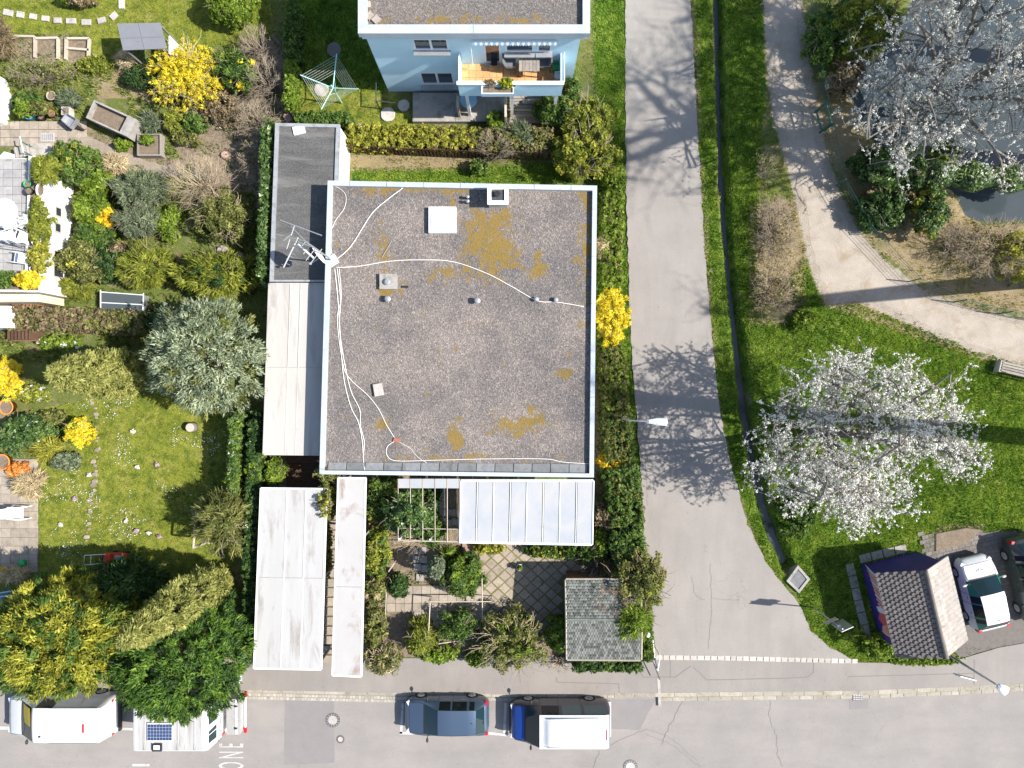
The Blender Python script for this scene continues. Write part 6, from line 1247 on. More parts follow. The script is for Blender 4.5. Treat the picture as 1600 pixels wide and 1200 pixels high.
b = MB(); b.box((-l+.9, .1, 1.93), (.08, .4, .02)); b.build('roof_vent', 'tail_red', v2, local=True); b = MB(); b.lathe((c-.4, .5, 1.90), [(.05, 0), (.03, .05)], 8); b.build('aerial_base', 'black_plastic', v2, local=True)
# caravan: forward = -X world, built in world axes with its root at ground
cvx, cvy = -15.75, -15.85
cv = thing('caravan', (cvx, cvy, -.1), 'white ribbed-roof caravan with a solar panel, two rear windows and a rear box', 'caravan'); CL, CW, CH = 3.5, 2.05, 2.62
def cvs(x, zt, wsc=1.0): return (x, [(CW/2*wsc, .42), (CW/2*wsc, .9), (CW/2*wsc, 1.6), (CW/2*wsc, zt-.14), (CW/2*wsc-.07, zt-.02), (CW/4*wsc, zt), (0, zt)])
ST = [cvs(-CL/2-.02, 1.6, .94), cvs(-CL/2+.05, 2.3, .98), cvs(-CL/2+.16, CH-.04), cvs(-CL/2+.3, CH), cvs(CL/2-.12, CH), cvs(CL/2, CH-.1), cvs(CL/2+.12, 1.5), cvs(CL/2+.14, .8)]
loft_parts(cv, ST, {}, {}, 'body', 'paint_white', False)
for k in range(9): x = -CL/2+.3+k*.38; b = MB(); b.box((x, 0, CH+.008), (.05, CW-.2, .02)); b.build('roof_rib', 'slab_grey' if k % 2 else 'white_plastic', cv, local=True)
for k in range(8): x = -CL/2+.49+k*.38; b = MB(); b.box((x, 0, CH+.003), (.28, CW-.2, .006)); b.build('roof_sheet', 'sheet_white', cv, local=True)
b = MB(); b.box((-.33, -.05, CH+.07), (1.14, .84, .035)); spn = b.build('solar_panel', 'white_plastic', cv, local=True)
for i in range(8):
    for j in range(5): b = MB(); b.box((-.33-.49+i*.14, -.35+j*.15, CH+.0905), (.13, .14, .006)); b.build('cell', 'solar_cell', spn, local=True)
o4 = [(-.68, -.92), (-.25, -.92), (-.25, -.58), (-.68, -.58)]; oi = inset(o4, .06); 
for i in range(4): j = (i+1) % 4; b = MB(); b.prism([o4[i], o4[j], oi[j], oi[i]], CH, CH+.1); b.build('hatch_frame', 'black_plastic', cv, local=True)
b = MB(); b.prism(oi, CH, CH+.07); b.build('roof_hatch', 'lamp_glass', cv, local=True)
for y in (-.45, .40):
    for (z0, z1, wd) in ((1.72, 2.38, .62),):
        b = MB(); xz = lambda z: CL/2+.0+(CH-.1-z)/(CH-.1-1.5)*.12+.012; b.add([(xz(z0), y-wd/2, z0), (xz(z0), y+wd/2, z0), (xz(z1), y+wd/2-.04, z1), (xz(z1), y-wd/2+.04, z1)]+[(xz(z0)-.03, y-wd/2, z0), (xz(z0)-.03, y+wd/2, z0), (xz(z1)-.03, y+wd/2-.04, z1), (xz(z1)-.03, y-wd/2+.04, z1)], [(0, 1, 2, 3), (7, 6, 5, 4), (0, 4, 5, 1), (2, 6, 7, 3)]); wn = b.build('rear_window', 'car_glass', cv, local=True)
        b = MB(); b.box((CL/2+.06, y+.12, 2.05), (.05, .03, .66), rot=Matrix.Rotation(R(-7), 3, 'Y')); b.build('window_bar', 'white_plastic', wn, local=True)
rs = random.Random(9)
for k in range(20):   # brush lettering on the rear wall
    y = -.8+k*.082; z = 1.38+rs.uniform(-.16, .14); L_ = rs.uniform(.06, .22); an = rs.uniform(-1.1, 1.1); xz = CL/2+.125
    b = MB(); dy, dz = math.sin(an)*L_/2, math.cos(an)*L_/2; b.tube([(xz, y-dy, z-dz), (xz+.004, y+rs.uniform(-.03, .03), z), (xz, y+dy, z+dz)], [.006, .018, .006], 5); b.build('lettering', 'black_plastic', cv, local=True)
for y in (-.95, .95): b = MB(); b.box((CL/2+.14, y*.97, 1.0), (.05, .12, .3)); b.build('tail_light', 'tail_red', cv, local=True)
b = MB(); b.box((.1, CW/2+.01, 1.75), (1.7, .03, .55)); b.build('side_window', 'car_glass', cv, local=True); b = MB(); b.tube([(-1.6, CW/2-.02, CH-.05), (1.5, CW/2-.02, CH-.05)], .04, 6); b.build('awning_rail', 'galv', cv, local=True)
for y in (-1, 1): wheel(cv, .2, y*(CW/2-.1), .32)
b = MB(); b.tube([(-CL/2, .4, .45), (-CL/2-.7, 0, .5)], .04, 6); b.tube([(-CL/2, -.4, .45), (-CL/2-.7, 0, .5)], .04, 6); b.build('drawbar', 'galv', cv, local=True)
b = MB(); b.box((CL/2+.72, -.02, 1.0), (.62, 1.66, .5)); bxx = b.build('rear_box', 'slab_grey', cv, local=True)
b = MB(); b.box((CL/2+.72, -.02, 1.262), (.66, 1.7, .024)); b.build('lid', 'slab_grey', bxx, local=True)
b = MB(); b.box((CL/2+.86, -.02, 1.285), (.07, 1.6, .02)); b.build('strap', 'white_plastic', bxx, local=True)
for y in (-.55, .5): b = MB(); b.box((CL/2+.84, y, 1.3), (.12, .1, .04)); b.build('latch', 'black_plastic', bxx, local=True)
b = MB(); b.tube([(CL/2+1.12, -.95, .8), (CL/2+1.12, .98, .8)], .05, 8); b.build('light_bar', 'white_plastic', cv, local=True)
for y in (-.85, .88): b = MB(); b.box((CL/2+1.13, y, .82), (.12, .24, .14)); b.build('bar_light', 'tail_red', cv, local=True)
for y in (-.4, .4): b = MB(); b.tube([(CL/2, y, .5), (CL/2+1.1, y, .6), (CL/2+1.12, y, .8)], .03, 6); b.build('carrier_rail', 'dark_metal', cv, local=True)
# cyclist helmet-like white bag near the conifer
c = P(366, 1066, .6); b = MB(); b.lathe((c.x, c.y, .0), [(.16, 0), (.24, .2), (.22, .5), (.1, .62), (.02, .64)], 10); tag(b.build('waste_sack', 'white_plastic', None, True), 'white sack standing on the pavement between the green conifer and the canopy', 'sack')
# ---------------------------------------------------------------- plants
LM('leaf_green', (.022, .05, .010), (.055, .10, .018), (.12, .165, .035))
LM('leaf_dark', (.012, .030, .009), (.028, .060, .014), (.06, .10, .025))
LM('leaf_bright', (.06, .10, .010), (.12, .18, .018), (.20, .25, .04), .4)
LM('leaf_yellowgreen', (.06, .08, .012), (.155, .18, .024), (.28, .28, .05), .4)
LM('leaf_olive', (.045, .055, .015), (.105, .115, .03), (.19, .185, .06))
LM('leaf_hedge', (.10, .11, .016), (.235, .235, .03), (.38, .35, .075), .4)
LM('leaf_gold', (.05, .065, .012), (.18, .185, .02), (.36, .34, .05), .35)
LM('leaf_pale', (.075, .085, .02), (.20, .21, .055), (.31, .29, .105), .35)
LM('leaf_spruce', (.045, .065, .038), (.145, .175, .105), (.27, .29, .195), .2)
LM('leaf_grey', (.055, .075, .045), (.105, .13, .075), (.17, .19, .12), .3)
LM('leaf_brown', (.075, .055, .035), (.14, .105, .06), (.23, .18, .11), .2)
LM('leaf_ivy', (.018, .045, .012), (.05, .095, .022), (.14, .19, .055), .3, .35, .5)
LM('leaf_yew', (.016, .042, .008), (.055, .11, .015), (.125, .19, .03), .3)
LM('flower_yellow', (.30, .22, .008), (.56, .45, .018), (.66, .58, .09), .35, .6)
LM('flower_orange', (.34, .20, .01), (.60, .38, .015), (.70, .48, .03), .35, .6)
LM('flower_white', (.52, .46, .44), (.70, .645, .62), (.78, .74, .71), .35, .6)
LM('flower_pink', (.42, .38, .38), (.66, .60, .60), (.80, .76, .76), .35, .6)
LM('flower_violet', (.26, .16, .27), (.38, .27, .38), (.52, .42, .5), .3, .6)
LM('leaf_tan', (.22, .17, .10), (.36, .29, .18), (.50, .42, .29), .3, .8)
LM('leaf_orange', (.30, .09, .02), (.48, .17, .035), (.55, .30, .08), .3, .7)
def leaf_quads(pos, nrm, size, rnd, aspect=.55, axis=None, rng=RNG, k=3):
    n = len(pos); nrm = unit(nrm); a = axis if axis is not None else rng.normal(size=(n, 3)); u = unit(a-nrm*np.sum(a*nrm, 1, keepdims=True)); v = np.cross(nrm, u); s = size[:, None]
    if k == 3: return np.stack([pos-u*s*.45+v*s*.62*aspect, pos-u*s*.45-v*s*.62*aspect, pos+u*s*.62], 1).reshape(-1, 3), np.repeat(rnd, 3)
    V = np.stack([pos-u*s*.5, pos+v*s*.5*aspect-u*s*.05, pos+u*s*.5, pos-v*s*.5*aspect-u*s*.05], 1).reshape(-1, 3); return V, np.repeat(rnd, 4)
def sph(n, rng=RNG): return unit(rng.normal(size=(n, 3)))
def crown(shape, c, r, ncl, nleaf, cr, lsize, rng=RNG, aspect=.55, spray=False, up=.18, hollow=.5):
    """clumps of leaves spread through the volume; returns verts and tone"""
    c = np.array(c, float); r = np.array(r, float)
    if shape == 'dome':
        d = sph(ncl, rng); d[:, 2] = np.where(d[:, 2] < -.25, -d[:, 2], d[:, 2]); jj = .24 if hollow < .6 else .1; f = rng.uniform(hollow, 1.0, (ncl, 1))**.7*rng.uniform(1-jj, 1+jj*.9, (ncl, 1)); ctr = c+d*r*f; out = d
    elif shape in ('cone', 'column'):
        t = rng.uniform(.02, 1, ncl)**(1.25 if shape == 'cone' else .95); a = rng.uniform(0, 6.2832, ncl)
        R_ = (1-t)**.72 if shape == 'cone' else np.minimum(1, .45+t*3.)*(1-t**2.6)**.7
        f = rng.uniform(.6, 1.0, ncl)*rng.uniform(.9, 1.12, ncl); out = np.stack([np.cos(a), np.sin(a), np.full(ncl, .55)], 1); out = unit(out); ctr = np.stack([c[0]+np.cos(a)*R_*f*r[0], c[1]+np.sin(a)*R_*f*r[1], c[2]+t*r[2]], 1)
    elif shape == 'box':   # r: half length, half width, height ; c at base, rotated later
        u = rng.uniform(-1, 1, (ncl, 3)); u[:, 2] = rng.uniform(0, 1, ncl); face = rng.choice(3, ncl, p=[.15, .3, .55]); out = np.zeros((ncl, 3))
        for k in range(3):
            s = np.where(u[:, k] > 0, 1., -1.) if k < 2 else np.ones(ncl); m = face == k; u[m, k] = s[m]*rng.uniform(.8, 1.1, m.sum()) if k < 2 else rng.uniform(.74, 1.12, m.sum()); out[m, k] = s[m]
        out = out*.8+np.array([0, 0, .4]); out = unit(out+rng.normal(0, .25, (ncl, 3))); ctr = c+u*r
    idx = np.repeat(np.arange(ncl), nleaf); n = len(idx); ld = sph(n, rng); ld = unit(ld*.9+out[idx]*.75); crr = cr*rng.uniform(.6, 1.25, ncl)
    pos = ctr[idx]+ld*crr[idx][:, None]*rng.uniform(.35, 1.1, (n, 1)); nrm = ld*.65+np.array([0, 0, up])+rng.normal(0, .5, (n, 3))
    ct = rng.random(ncl); rnd = np.clip(.42*ct[idx]+.58*rng.random(n), 0, 1); size = lsize*np.clip(rng.lognormal(0, .38, n), .45, 2.1)
    ax = unit(out[idx]*1.0+ld*.6+rng.normal(0, .25, (n, 3))) if spray else None
    if spray: nrm = rng.normal(0, .75, (n, 3))+np.array([0, 0, .7])
    return leaf_quads(pos, nrm, size, rnd, aspect, ax, rng)
def foliage(name, V, A, mat, parent, k=3):
    me = npmesh(name, V, np.arange(len(V)).reshape(-1, k), tuple(ORG[parent]), {'rnd': A}); o = link(name, me, mat, parent); ORG[o] = ORG[parent]
    if name in ('new_growth', 'blossom'): o['kind'] = 'stuff'
    return o
def rotz(V, c, a):
    ca, sa = math.cos(a), math.sin(a); X = V[:, 0]-c[0]; Y = V[:, 1]-c[1]; V = V.copy(); V[:, 0] = c[0]+ca*X-sa*Y; V[:, 1] = c[1]+sa*X+ca*Y; return V
def stems(t, c, n, h, spread, r0, mat='twig', name='stem', sub=2, rr=random, z0=0.0):
    b = MB()
    for k in range(n):
        a = rr.uniform(0, 6.28); s = spread*rr.uniform(.3, 1.0)**.6; hh = h*rr.uniform(.7, 1.05); p0 = Vector((c[0]+rr.uniform(-.12, .12)*spread, c[1]+rr.uniform(-.12, .12)*spread, z0-.03)); e = Vector((c[0]+math.cos(a)*s, c[1]+math.sin(a)*s, z0+hh)); m = p0.lerp(e, .5)+Vector((rr.uniform(-.12, .12)*spread-math.cos(a)*s*.14, rr.uniform(-.12, .12)*spread-math.sin(a)*s*.14, .1*h))
        b.tube([p0, p0.lerp(m, .6), m, e], [r0, r0*.8, r0*.6, r0*.25], 3, False)
        for j in range(sub):
            f = rr.uniform(.35, .9); q = m.lerp(e, f) if f > .5 else p0.lerp(m, f+.4); a2 = a+rr.uniform(-1.3, 1.3); L = spread*rr.uniform(.2, .5); q2 = q+Vector((math.cos(a2)*L, math.sin(a2)*L, rr.uniform(-.05, .5)*L)); q3 = q2+Vector((math.cos(a2+.4)*L*.5, math.sin(a2+.4)*L*.5, rr.uniform(-.1, .3)*L)); b.tube([q, q2, q3], [r0*.45, r0*.32, r0*.15], 3, False)
    return b.build(name, mat, t)
NB = [0]
def bush(px, py, rx, ry, h, mat, label, cat='shrub', name='shrub', dens=1.0, ls=.10, z0=0.0, shape='dome', spray=False, twig='twig', extra=None, hollow=.45, tw=11, group=None, aspect=.55, cf=.3):
    """px,py,rx,ry: visible centre and radii in pixels at mid height"""
    NB[0] += 1; rng = np.random.default_rng(100+NB[0]); zm = z0+h*.55; c = P(px, py, zm); k = (H-zm)/F; Rx, Ry = rx*k, ry*k
    t = thing(name, (c.x, c.y, z0), label, cat, group); area = Rx*Ry*3.14+ (Rx+Ry)*h; crr = cf*min(Rx, Ry, .9)+.02; ncl = max(10, int(area/(crr*crr)*.95)); nl = max(8, int(dens*crr*crr*9/(ls*ls*aspect)))
    if ncl*nl > 26000: nl = max(6, 26000//ncl)
    if shape == 'dome': V, A = crown('dome', (c.x, c.y, z0+h*.38), (Rx-crr*.45, Ry-crr*.45, h*.60), ncl, nl, crr, ls, rng, aspect, spray, hollow=hollow)
    else: V, A = crown(shape, (c.x, c.y, z0), (Rx-crr*.45, Ry-crr*.45, h-crr*.4), ncl, nl, crr, ls, rng, aspect, spray)
    foliage('foliage', V, A, mat, t)
    if tw: stems(t, (c.x, c.y), tw, h*.98, min(Rx, Ry)*1.0, .012+.008*h, twig, rr=random.Random(NB[0]), z0=z0)
    if extra:
        V, A = crown('dome', (c.x, c.y, z0+h*.40), (Rx-crr*.4, Ry-crr*.4, h*.62), max(6, int(ncl*extra[1])), max(4, int(nl*.6)), crr*.7, ls, rng, aspect); foliage('blossom' if 'flower' in extra[0] else 'new_growth', V, A, extra[0], t)
    return t
def hedge(x0, y0, x1, y1, wpx, h, mat, label, dens=1.0, ls=.09, twig='twig', extra=None, z0=0.0, cat='hedge', name='hedge'):
    NB[0] += 1; rng = np.random.default_rng(100+NB[0]); a, c = P(x0, y0, h*.8), P(x1, y1, h*.8); d = c-a; L = math.hypot(d.x, d.y)/2; W = wpx*(H-h*.8)/F/2; m = (a+c)/2; t = thing(name, (m.x, m.y, z0), label, cat); crr = .13
    area = 4*L*W+4*(L+W)*h; ncl = max(20, int(area/(crr*crr)*.62)); nl = max(6, int(dens*7*crr*crr/(ls*ls*.5)))
    if ncl*nl > 30000: nl = max(5, 30000//ncl)
    V, A = crown('box', (m.x, m.y, z0), (L-.05, max(W-.08, .06), h-.06), ncl, nl, crr, ls, rng); ang = math.atan2(d.y, d.x); V = rotz(V, (m.x, m.y), ang); foliage('foliage', V, A, mat, t)
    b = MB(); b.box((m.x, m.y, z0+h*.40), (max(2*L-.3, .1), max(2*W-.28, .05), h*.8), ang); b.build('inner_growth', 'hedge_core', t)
    if extra: V, A = crown('box', (m.x, m.y, z0), (L-.05, max(W-.05, .06), h-.03), max(8, int(ncl*extra[1])), max(4, int(nl*.6)), crr, ls, rng); V = rotz(V, (m.x, m.y), ang); foliage('new_growth', V, A, extra[0], t)
    return t
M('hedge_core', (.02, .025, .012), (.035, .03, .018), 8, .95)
def bare(px, py, rx, ry, h, n, label, mat='twig', leaf=None, sub=5, name='bare_shrub', r0=.014, z0=0.0, ls=.07, dens=.35, cat='shrub'):
    NB[0] += 1; rng = np.random.default_rng(100+NB[0]); zm = z0+h*.6; c = P(px, py, zm); k = (H-zm)/F; t = thing(name, (c.x, c.y, z0), label, cat); rr = random.Random(NB[0]); b = MB(); sx, sy = rx*k, ry*k
    for _ in range(n):
        a = rr.uniform(0, 6.28); s = rr.uniform(.25, 1.0)**.6; e = Vector((c.x+math.cos(a)*s*sx, c.y+math.sin(a)*s*sy, z0+h*(1.05-.45*s*s)*rr.uniform(.75, 1.1))); p0 = Vector((c.x+rr.uniform(-.5, .5)*sx*.6, c.y+rr.uniform(-.5, .5)*sy*.6, z0-.03)); m = p0.lerp(e, .55)+Vector((rr.uniform(-.1, .1), rr.uniform(-.1, .1), h*.16)); b.tube([p0, m, e], [r0, r0*.7, r0*.3], 3, False)
        for j in range(sub):
            f = rr.uniform(.2, 1); q = m.lerp(e, f); a2 = a+rr.uniform(-1.5, 1.5); L = rr.uniform(.12, .34)*max(.5, min(sx, sy)); q2 = q+Vector((math.cos(a2)*L, math.sin(a2)*L, rr.uniform(-.1, .7)*L)); b.tube([q, q2], [r0*.5, r0*.22], 3, False)
    b.build('branches', mat, t)
    if leaf:
        ncl = max(12, int(sx*sy*60*dens)); V, A = crown('dome', (c.x, c.y, z0+h*.35), (sx*.92, sy*.92, h*.65), ncl, 9, .16, ls, rng); foliage('foliage', V, A, leaf, t)
    return t
# ---- left gardens
bush(362, 6, 40, 30, 1.9, 'leaf_bright', 'round clipped bright green bush at the top of the lawn', dens=1.2, ls=.08, hollow=.85, cf=.16)
bush(290, 118, 62, 52, 1.9, 'flower_yellow', 'large yellow forsythia in the upper left garden', 'shrub', 'forsythia', .5, .06, spray=True, aspect=.5, extra=('leaf_yellowgreen', .12), tw=40, twig='twig_tan', hollow=.2, cf=.13)
bush(368, 112, 34, 30, 1.5, 'leaf_green', 'green shrub with stray yellow sprigs right of the large forsythia', extra=('flower_yellow', .3), dens=.8)
bare(58, 115, 56, 26, 1.2, 60, 'brown twiggy hedge shrub with yellow-green tips above the patio', 'twig', 'leaf_olive', 4, dens=1.4)
bare(100, 108, 30, 18, .9, 25, 'yellow-flecked low twigs beside the vegetable bed', 'twig_tan', 'leaf_yellowgreen', 3, dens=1.0)
bush(2, 62, 16, 28, 1.0, 'leaf_brown', 'reddish brown grass clump at the upper left edge', 'shrub', 'ornamental_grass', 1, .2, spray=True, aspect=.12, tw=0)
bush(125, 0, 22, 9, .8, 'leaf_brown', 'brownish low plant at the top edge above the stepping stones', dens=.7); bush(104, -2, 14, 9, .7, 'leaf_bright', 'bright green clump cut by the top edge', dens=.8)
bush(150, 100, 30, 14, .5, 'leaf_yellowgreen', 'low yellow-green plants right of the vegetable bed', dens=.7, ls=.08); bush(195, 92, 16, 14, .8, 'leaf_tan', 'tan dry stalks left of the grey shelter legs', dens=.5, spray=True, aspect=.15, ls=.16)
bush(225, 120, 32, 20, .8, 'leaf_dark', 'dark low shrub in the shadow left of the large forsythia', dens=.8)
bush(45, 158, 26, 15, .7, 'leaf_green', 'green leafy plant row above the patio pots', dens=.9); bush(35, 168, 13, 12, .8, 'leaf_bright', 'bright leafy plant growing in the blue pot', dens=.9, z0=.3, tw=2); bush(63, 170, 15, 11, .7, 'leaf_olive', 'olive plant growing from the terracotta pot', dens=.9, z0=.2, tw=2)
bush(108, 155, 20, 15, .6, 'leaf_grey', 'grey-green spiky perennial above the square planter', spray=True, aspect=.18, ls=.2, dens=.9, tw=0)
bush(236, 190, 20, 17, .55, 'leaf_grey', 'grey-green iris clump right of the concrete trough', spray=True, aspect=.16, ls=.24, dens=1.0, tw=0); bush(230, 218, 11, 9, .4, 'leaf_bright', 'light green lettuces in the small raised bed', z0=.25, dens=.9, tw=0, ls=.08)
bush(273, 192, 17, 20, .8, 'leaf_yellowgreen', 'yellow-green rounded shrub beside the dark box bush'); bush(304, 192, 17, 15, .9, 'leaf_green', 'small dark green box bush below the large forsythia', hollow=.8)
bush(345, 170, 34, 30, .7, 'leaf_brown', 'brown dormant plants below the forsythia', dens=.35, ls=.1); bush(190, 225, 14, 11, .4, 'leaf_bright', 'bright green weed clump beside the curved garden path', dens=.8, tw=0); bush(290, 215, 22, 16, .5, 'leaf_olive', 'low olive plants right of the raised bed', dens=.5)
for (x, y, rx, ry, h, m, lb_) in ((398, 70, 26, 35, 1.6, None, 'bare brown shrub at the upper end of the garden boundary'), (415, 125, 32, 42, 1.8, None, 'bare reddish-brown shrub beside the bright hedge'), (400, 190, 34, 38, 1.7, 'leaf_brown', 'brown twiggy shrub left of the garage top corner'), (398, 250, 28, 38, 1.7, 'leaf_olive', 'brown-green twiggy shrub left of the garage')):
    bare(x, y, rx, ry, h, 70, lb_, 'twig', m, 6, dens=.5)
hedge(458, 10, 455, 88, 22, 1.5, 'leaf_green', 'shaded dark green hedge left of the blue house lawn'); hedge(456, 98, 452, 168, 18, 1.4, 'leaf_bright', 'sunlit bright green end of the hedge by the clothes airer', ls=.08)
hedge(462, 186, 548, 186, 20, .9, 'leaf_green', 'clipped dark green hedge above the garage roof')
bush(118, 255, 42, 34, 1.8, 'leaf_green', 'big green leafy bush beside the terrace', extra=('leaf_yellowgreen', .35)); bush(70, 266, 17, 24, 1.1, 'leaf_yellowgreen', 'yellow-green feathery shrub at the top of the planter strip', z0=1.9, tw=2, spray=True, aspect=.2, ls=.16)
bush(152, 282, 28, 24, 1.3, 'leaf_bright', 'light green bush below the big leafy bush'); bush(178, 258, 22, 20, .9, 'leaf_tan', 'pale tan dry grass beside the curved path', spray=True, aspect=.15, ls=.2, dens=.6, tw=0)
bush(218, 300, 42, 34, 1.5, 'leaf_grey', 'grey-green rosemary shrub in the middle of the left garden', spray=True, aspect=.25, ls=.12); bush(215, 345, 34, 28, 1.4, 'leaf_grey', 'lower grey-green rosemary shrub'.replace('lower', 'paler lower'), spray=True, aspect=.25, ls=.12)
bush(167, 340, 17, 15, 1.0, 'flower_orange', 'small golden flowering shrub among green bushes', dens=.8, ls=.07); bush(140, 325, 28, 30, 1.4, 'leaf_bright', 'bright green bush beside the white terrace wall'); bush(145, 372, 34, 26, 1.1, 'leaf_green', 'green bush by the terrace wall windows', extra=('leaf_bright', .4))
bush(130, 412, 34, 34, 1.7, 'leaf_olive', 'brownish olive bush at the corner of the terrace wall', extra=('leaf_gold', .15)); bush(172, 410, 22, 30, 1.2, 'leaf_dark', 'dark green bush between the olive bush and the feathery shrub'); bush(226, 415, 42, 36, 1.6, 'leaf_yellowgreen', 'yellow-green feathery shrub above the cold frame', spray=True, aspect=.2, ls=.16, dens=.9)
bush(120, 448, 26, 18, 1.0, 'leaf_yellowgreen', 'small yellow-green shrub at the terrace foot', spray=True, aspect=.2, ls=.15)
bare(310, 285, 58, 46, 1.9, 110, 'bare tan-brown shrub in the middle of the left garden', 'twig_tan', None, 7); bush(352, 338, 46, 40, 1.9, 'leaf_olive', 'olive shrub with fine twigs near the garage', ls=.08, tw=30, dens=.6, twig='twig_tan', hollow=.3); bush(262, 350, 26, 30, .9, 'leaf_bright', 'low green plants below the bare tan shrub', dens=.7)
bush(182, 388, 20, 12, .7, 'leaf_brown', 'dull brown perennial above the dark bush', dens=.6); bush(338, 428, 62, 38, 1.8, 'leaf_yellowgreen', 'large feathery yellow-green shrub above the blue spruce', spray=True, aspect=.2, ls=.2, extra=('leaf_dark', .25))
for (x, y, r, lb_) in ((345, 392, .32, 'pale boulder behind the feathery shrub'), (372, 398, .22, 'small grey boulder beside the pale boulder'), (348, 240, .2, 'flat reddish stone in the bare soil')):
    p = P(x, y, .2); b = MB(); b.lathe((p.x, p.y, -.05), [(r, 0), (r*.95, r*.5), (r*.6, r*.85), (.02, r*.9)], 8); tag(b.build('boulder', 'stone' if x != 348 else 'brick_red'), lb_, 'stone')
for (x, y, rx, ry, m, lb_) in ((60, 330, 12, 24, 'leaf_yellowgreen', 'upper yellow-green plants in the terrace planter strip'), (62, 358, 20, 26, 'leaf_yellowgreen', 'large overhanging yellow-green plant in the planter strip'), (62, 402, 16, 26, 'leaf_hedge', 'lower yellowish plants in the terrace planter strip')): bush(x, y, rx, ry, .6, m, lb_, z0=TZ+.1, tw=2, ls=.08)
bush(45, 437, 22, 14, .8, 'flower_yellow', 'small yellow forsythia in the terrace planter corner', 'shrub', 'forsythia', .9, .07, z0=TZ+.08, tw=3); bush(10, 436, 20, 12, .6, 'leaf_green', 'green plants in the planter at the lower terrace edge', z0=TZ+.08, tw=2)
hedge(15, 497, 135, 500, 36, 1.3, 'leaf_brown', 'brown twiggy hedge at the left edge below the cold frame path', extra=('leaf_olive', .3)); hedge(135, 500, 225, 505, 34, 1.3, 'leaf_olive', 'olive green part of the hedge below the cold frame', extra=('leaf_brown', .4))
bush(250, 500, 30, 24, 1.0, 'leaf_dark', 'dark shrub between the hedge end and the blue spruce'); bush(90, 535, 36, 10, .5, 'leaf_bright', 'bright green flowering strip below the brown hedge', extra=('flower_white', .12), tw=0); bush(15, 528, 16, 12, .6, 'leaf_olive', 'olive weeds at the left edge by the dark slatted screen', tw=0)
# conifers
def conifer(px, py, z, h, r, shape, mat, label, name='conifer_tree', ncl=260, nl=70, cr=.34, ls=.20, asp=.30, ry=None, trunk=True, extra=None):
    NB[0] += 1; rng = np.random.default_rng(100+NB[0]); c = P(px, py, z); t = thing(name, (c.x, c.y, 0), label, 'tree'); V, A = crown(shape, (c.x, c.y, .15 if shape != 'dome' else h*.42), (r, ry or r, (h-.2) if shape != 'dome' else h*.56), ncl, nl, cr, ls, rng, asp, True, hollow=.62); foliage('crown', V, A, mat, t)
    if extra: V, A = crown(shape, (c.x, c.y, .15 if shape != 'dome' else h*.42), (r*1.02, (ry or r)*1.02, (h-.2) if shape != 'dome' else h*.57), int(ncl*extra[1]), nl//2, cr*.8, ls, rng, asp, True, hollow=.7); foliage('new_growth', V, A, extra[0], t)
    b = MB(); b.tube([(c.x, c.y, -.05), (c.x, c.y, h*.5), (c.x, c.y, h*.93)], [.05+.018*h, .03+.01*h, .01], 8); b.build('trunk', 'bark', t)
    b = MB(); rr = random.Random(NB[0])
    for k in range(22):
        f = rr.uniform(.1, .85); a = rr.uniform(0, 6.28); L = r*(1-f)**.7*.8; b.tube([(c.x, c.y, h*f), (c.x+math.cos(a)*L, c.y+math.sin(a)*L, h*f+L*.15)], [.03, .01], 4, False)
    b.build('branches', 'bark', t); return t
conifer(330, 557, 2.6, 5.6, 2.55, 'dome', 'leaf_spruce', 'broad blue-grey spruce overhanging the grey carport canopy', 'blue_spruce', 360, 80, .36, .13, .30, extra=('leaf_olive', .18))
conifer(214, 587, 0, 6.4, 1.1, 'column', 'leaf_pale', 'pale yellow-green columnar conifer leaning left on the lawn', 'columnar_conifer', 380, 80, .25, .12, .38); bush(222, 580, 20, 34, 1.2, 'leaf_pale', 'pale skirt shrub at the foot of the columnar conifer on the lawn', 'shrub', 'shrub', 1.0, .12, spray=True, aspect=.35)
conifer(350, 898, 0, 9.2, .88, 'column', 'leaf_pale', 'tall slender pale conifer rising between golden and green conifers', 'columnar_conifer', 480, 80, .22, .12, .38)
conifer(110, 984, 3.0, 6.4, 3.0, 'dome', 'leaf_gold', 'large golden yellow conifer above the white panel van', 'golden_conifer', 460, 120, .34, .15, .32, ry=2.5, extra=('leaf_green', .65))
conifer(290, 1022, 2.6, 5.4, 3.0, 'dome', 'leaf_yew', 'large fresh green yew above the caravan', 'green_yew', 520, 120, .32, .15, .28, ry=2.75, extra=('leaf_dark', .4))
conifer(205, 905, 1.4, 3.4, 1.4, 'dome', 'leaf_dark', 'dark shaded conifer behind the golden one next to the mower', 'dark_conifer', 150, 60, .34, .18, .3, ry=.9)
bush(350, 812, 40, 52, 3.2, 'leaf_olive', 'spiky olive juniper at the right side of the lawn', 'shrub', 'juniper', .9, .26, spray=True, aspect=.13, tw=8, hollow=.3)
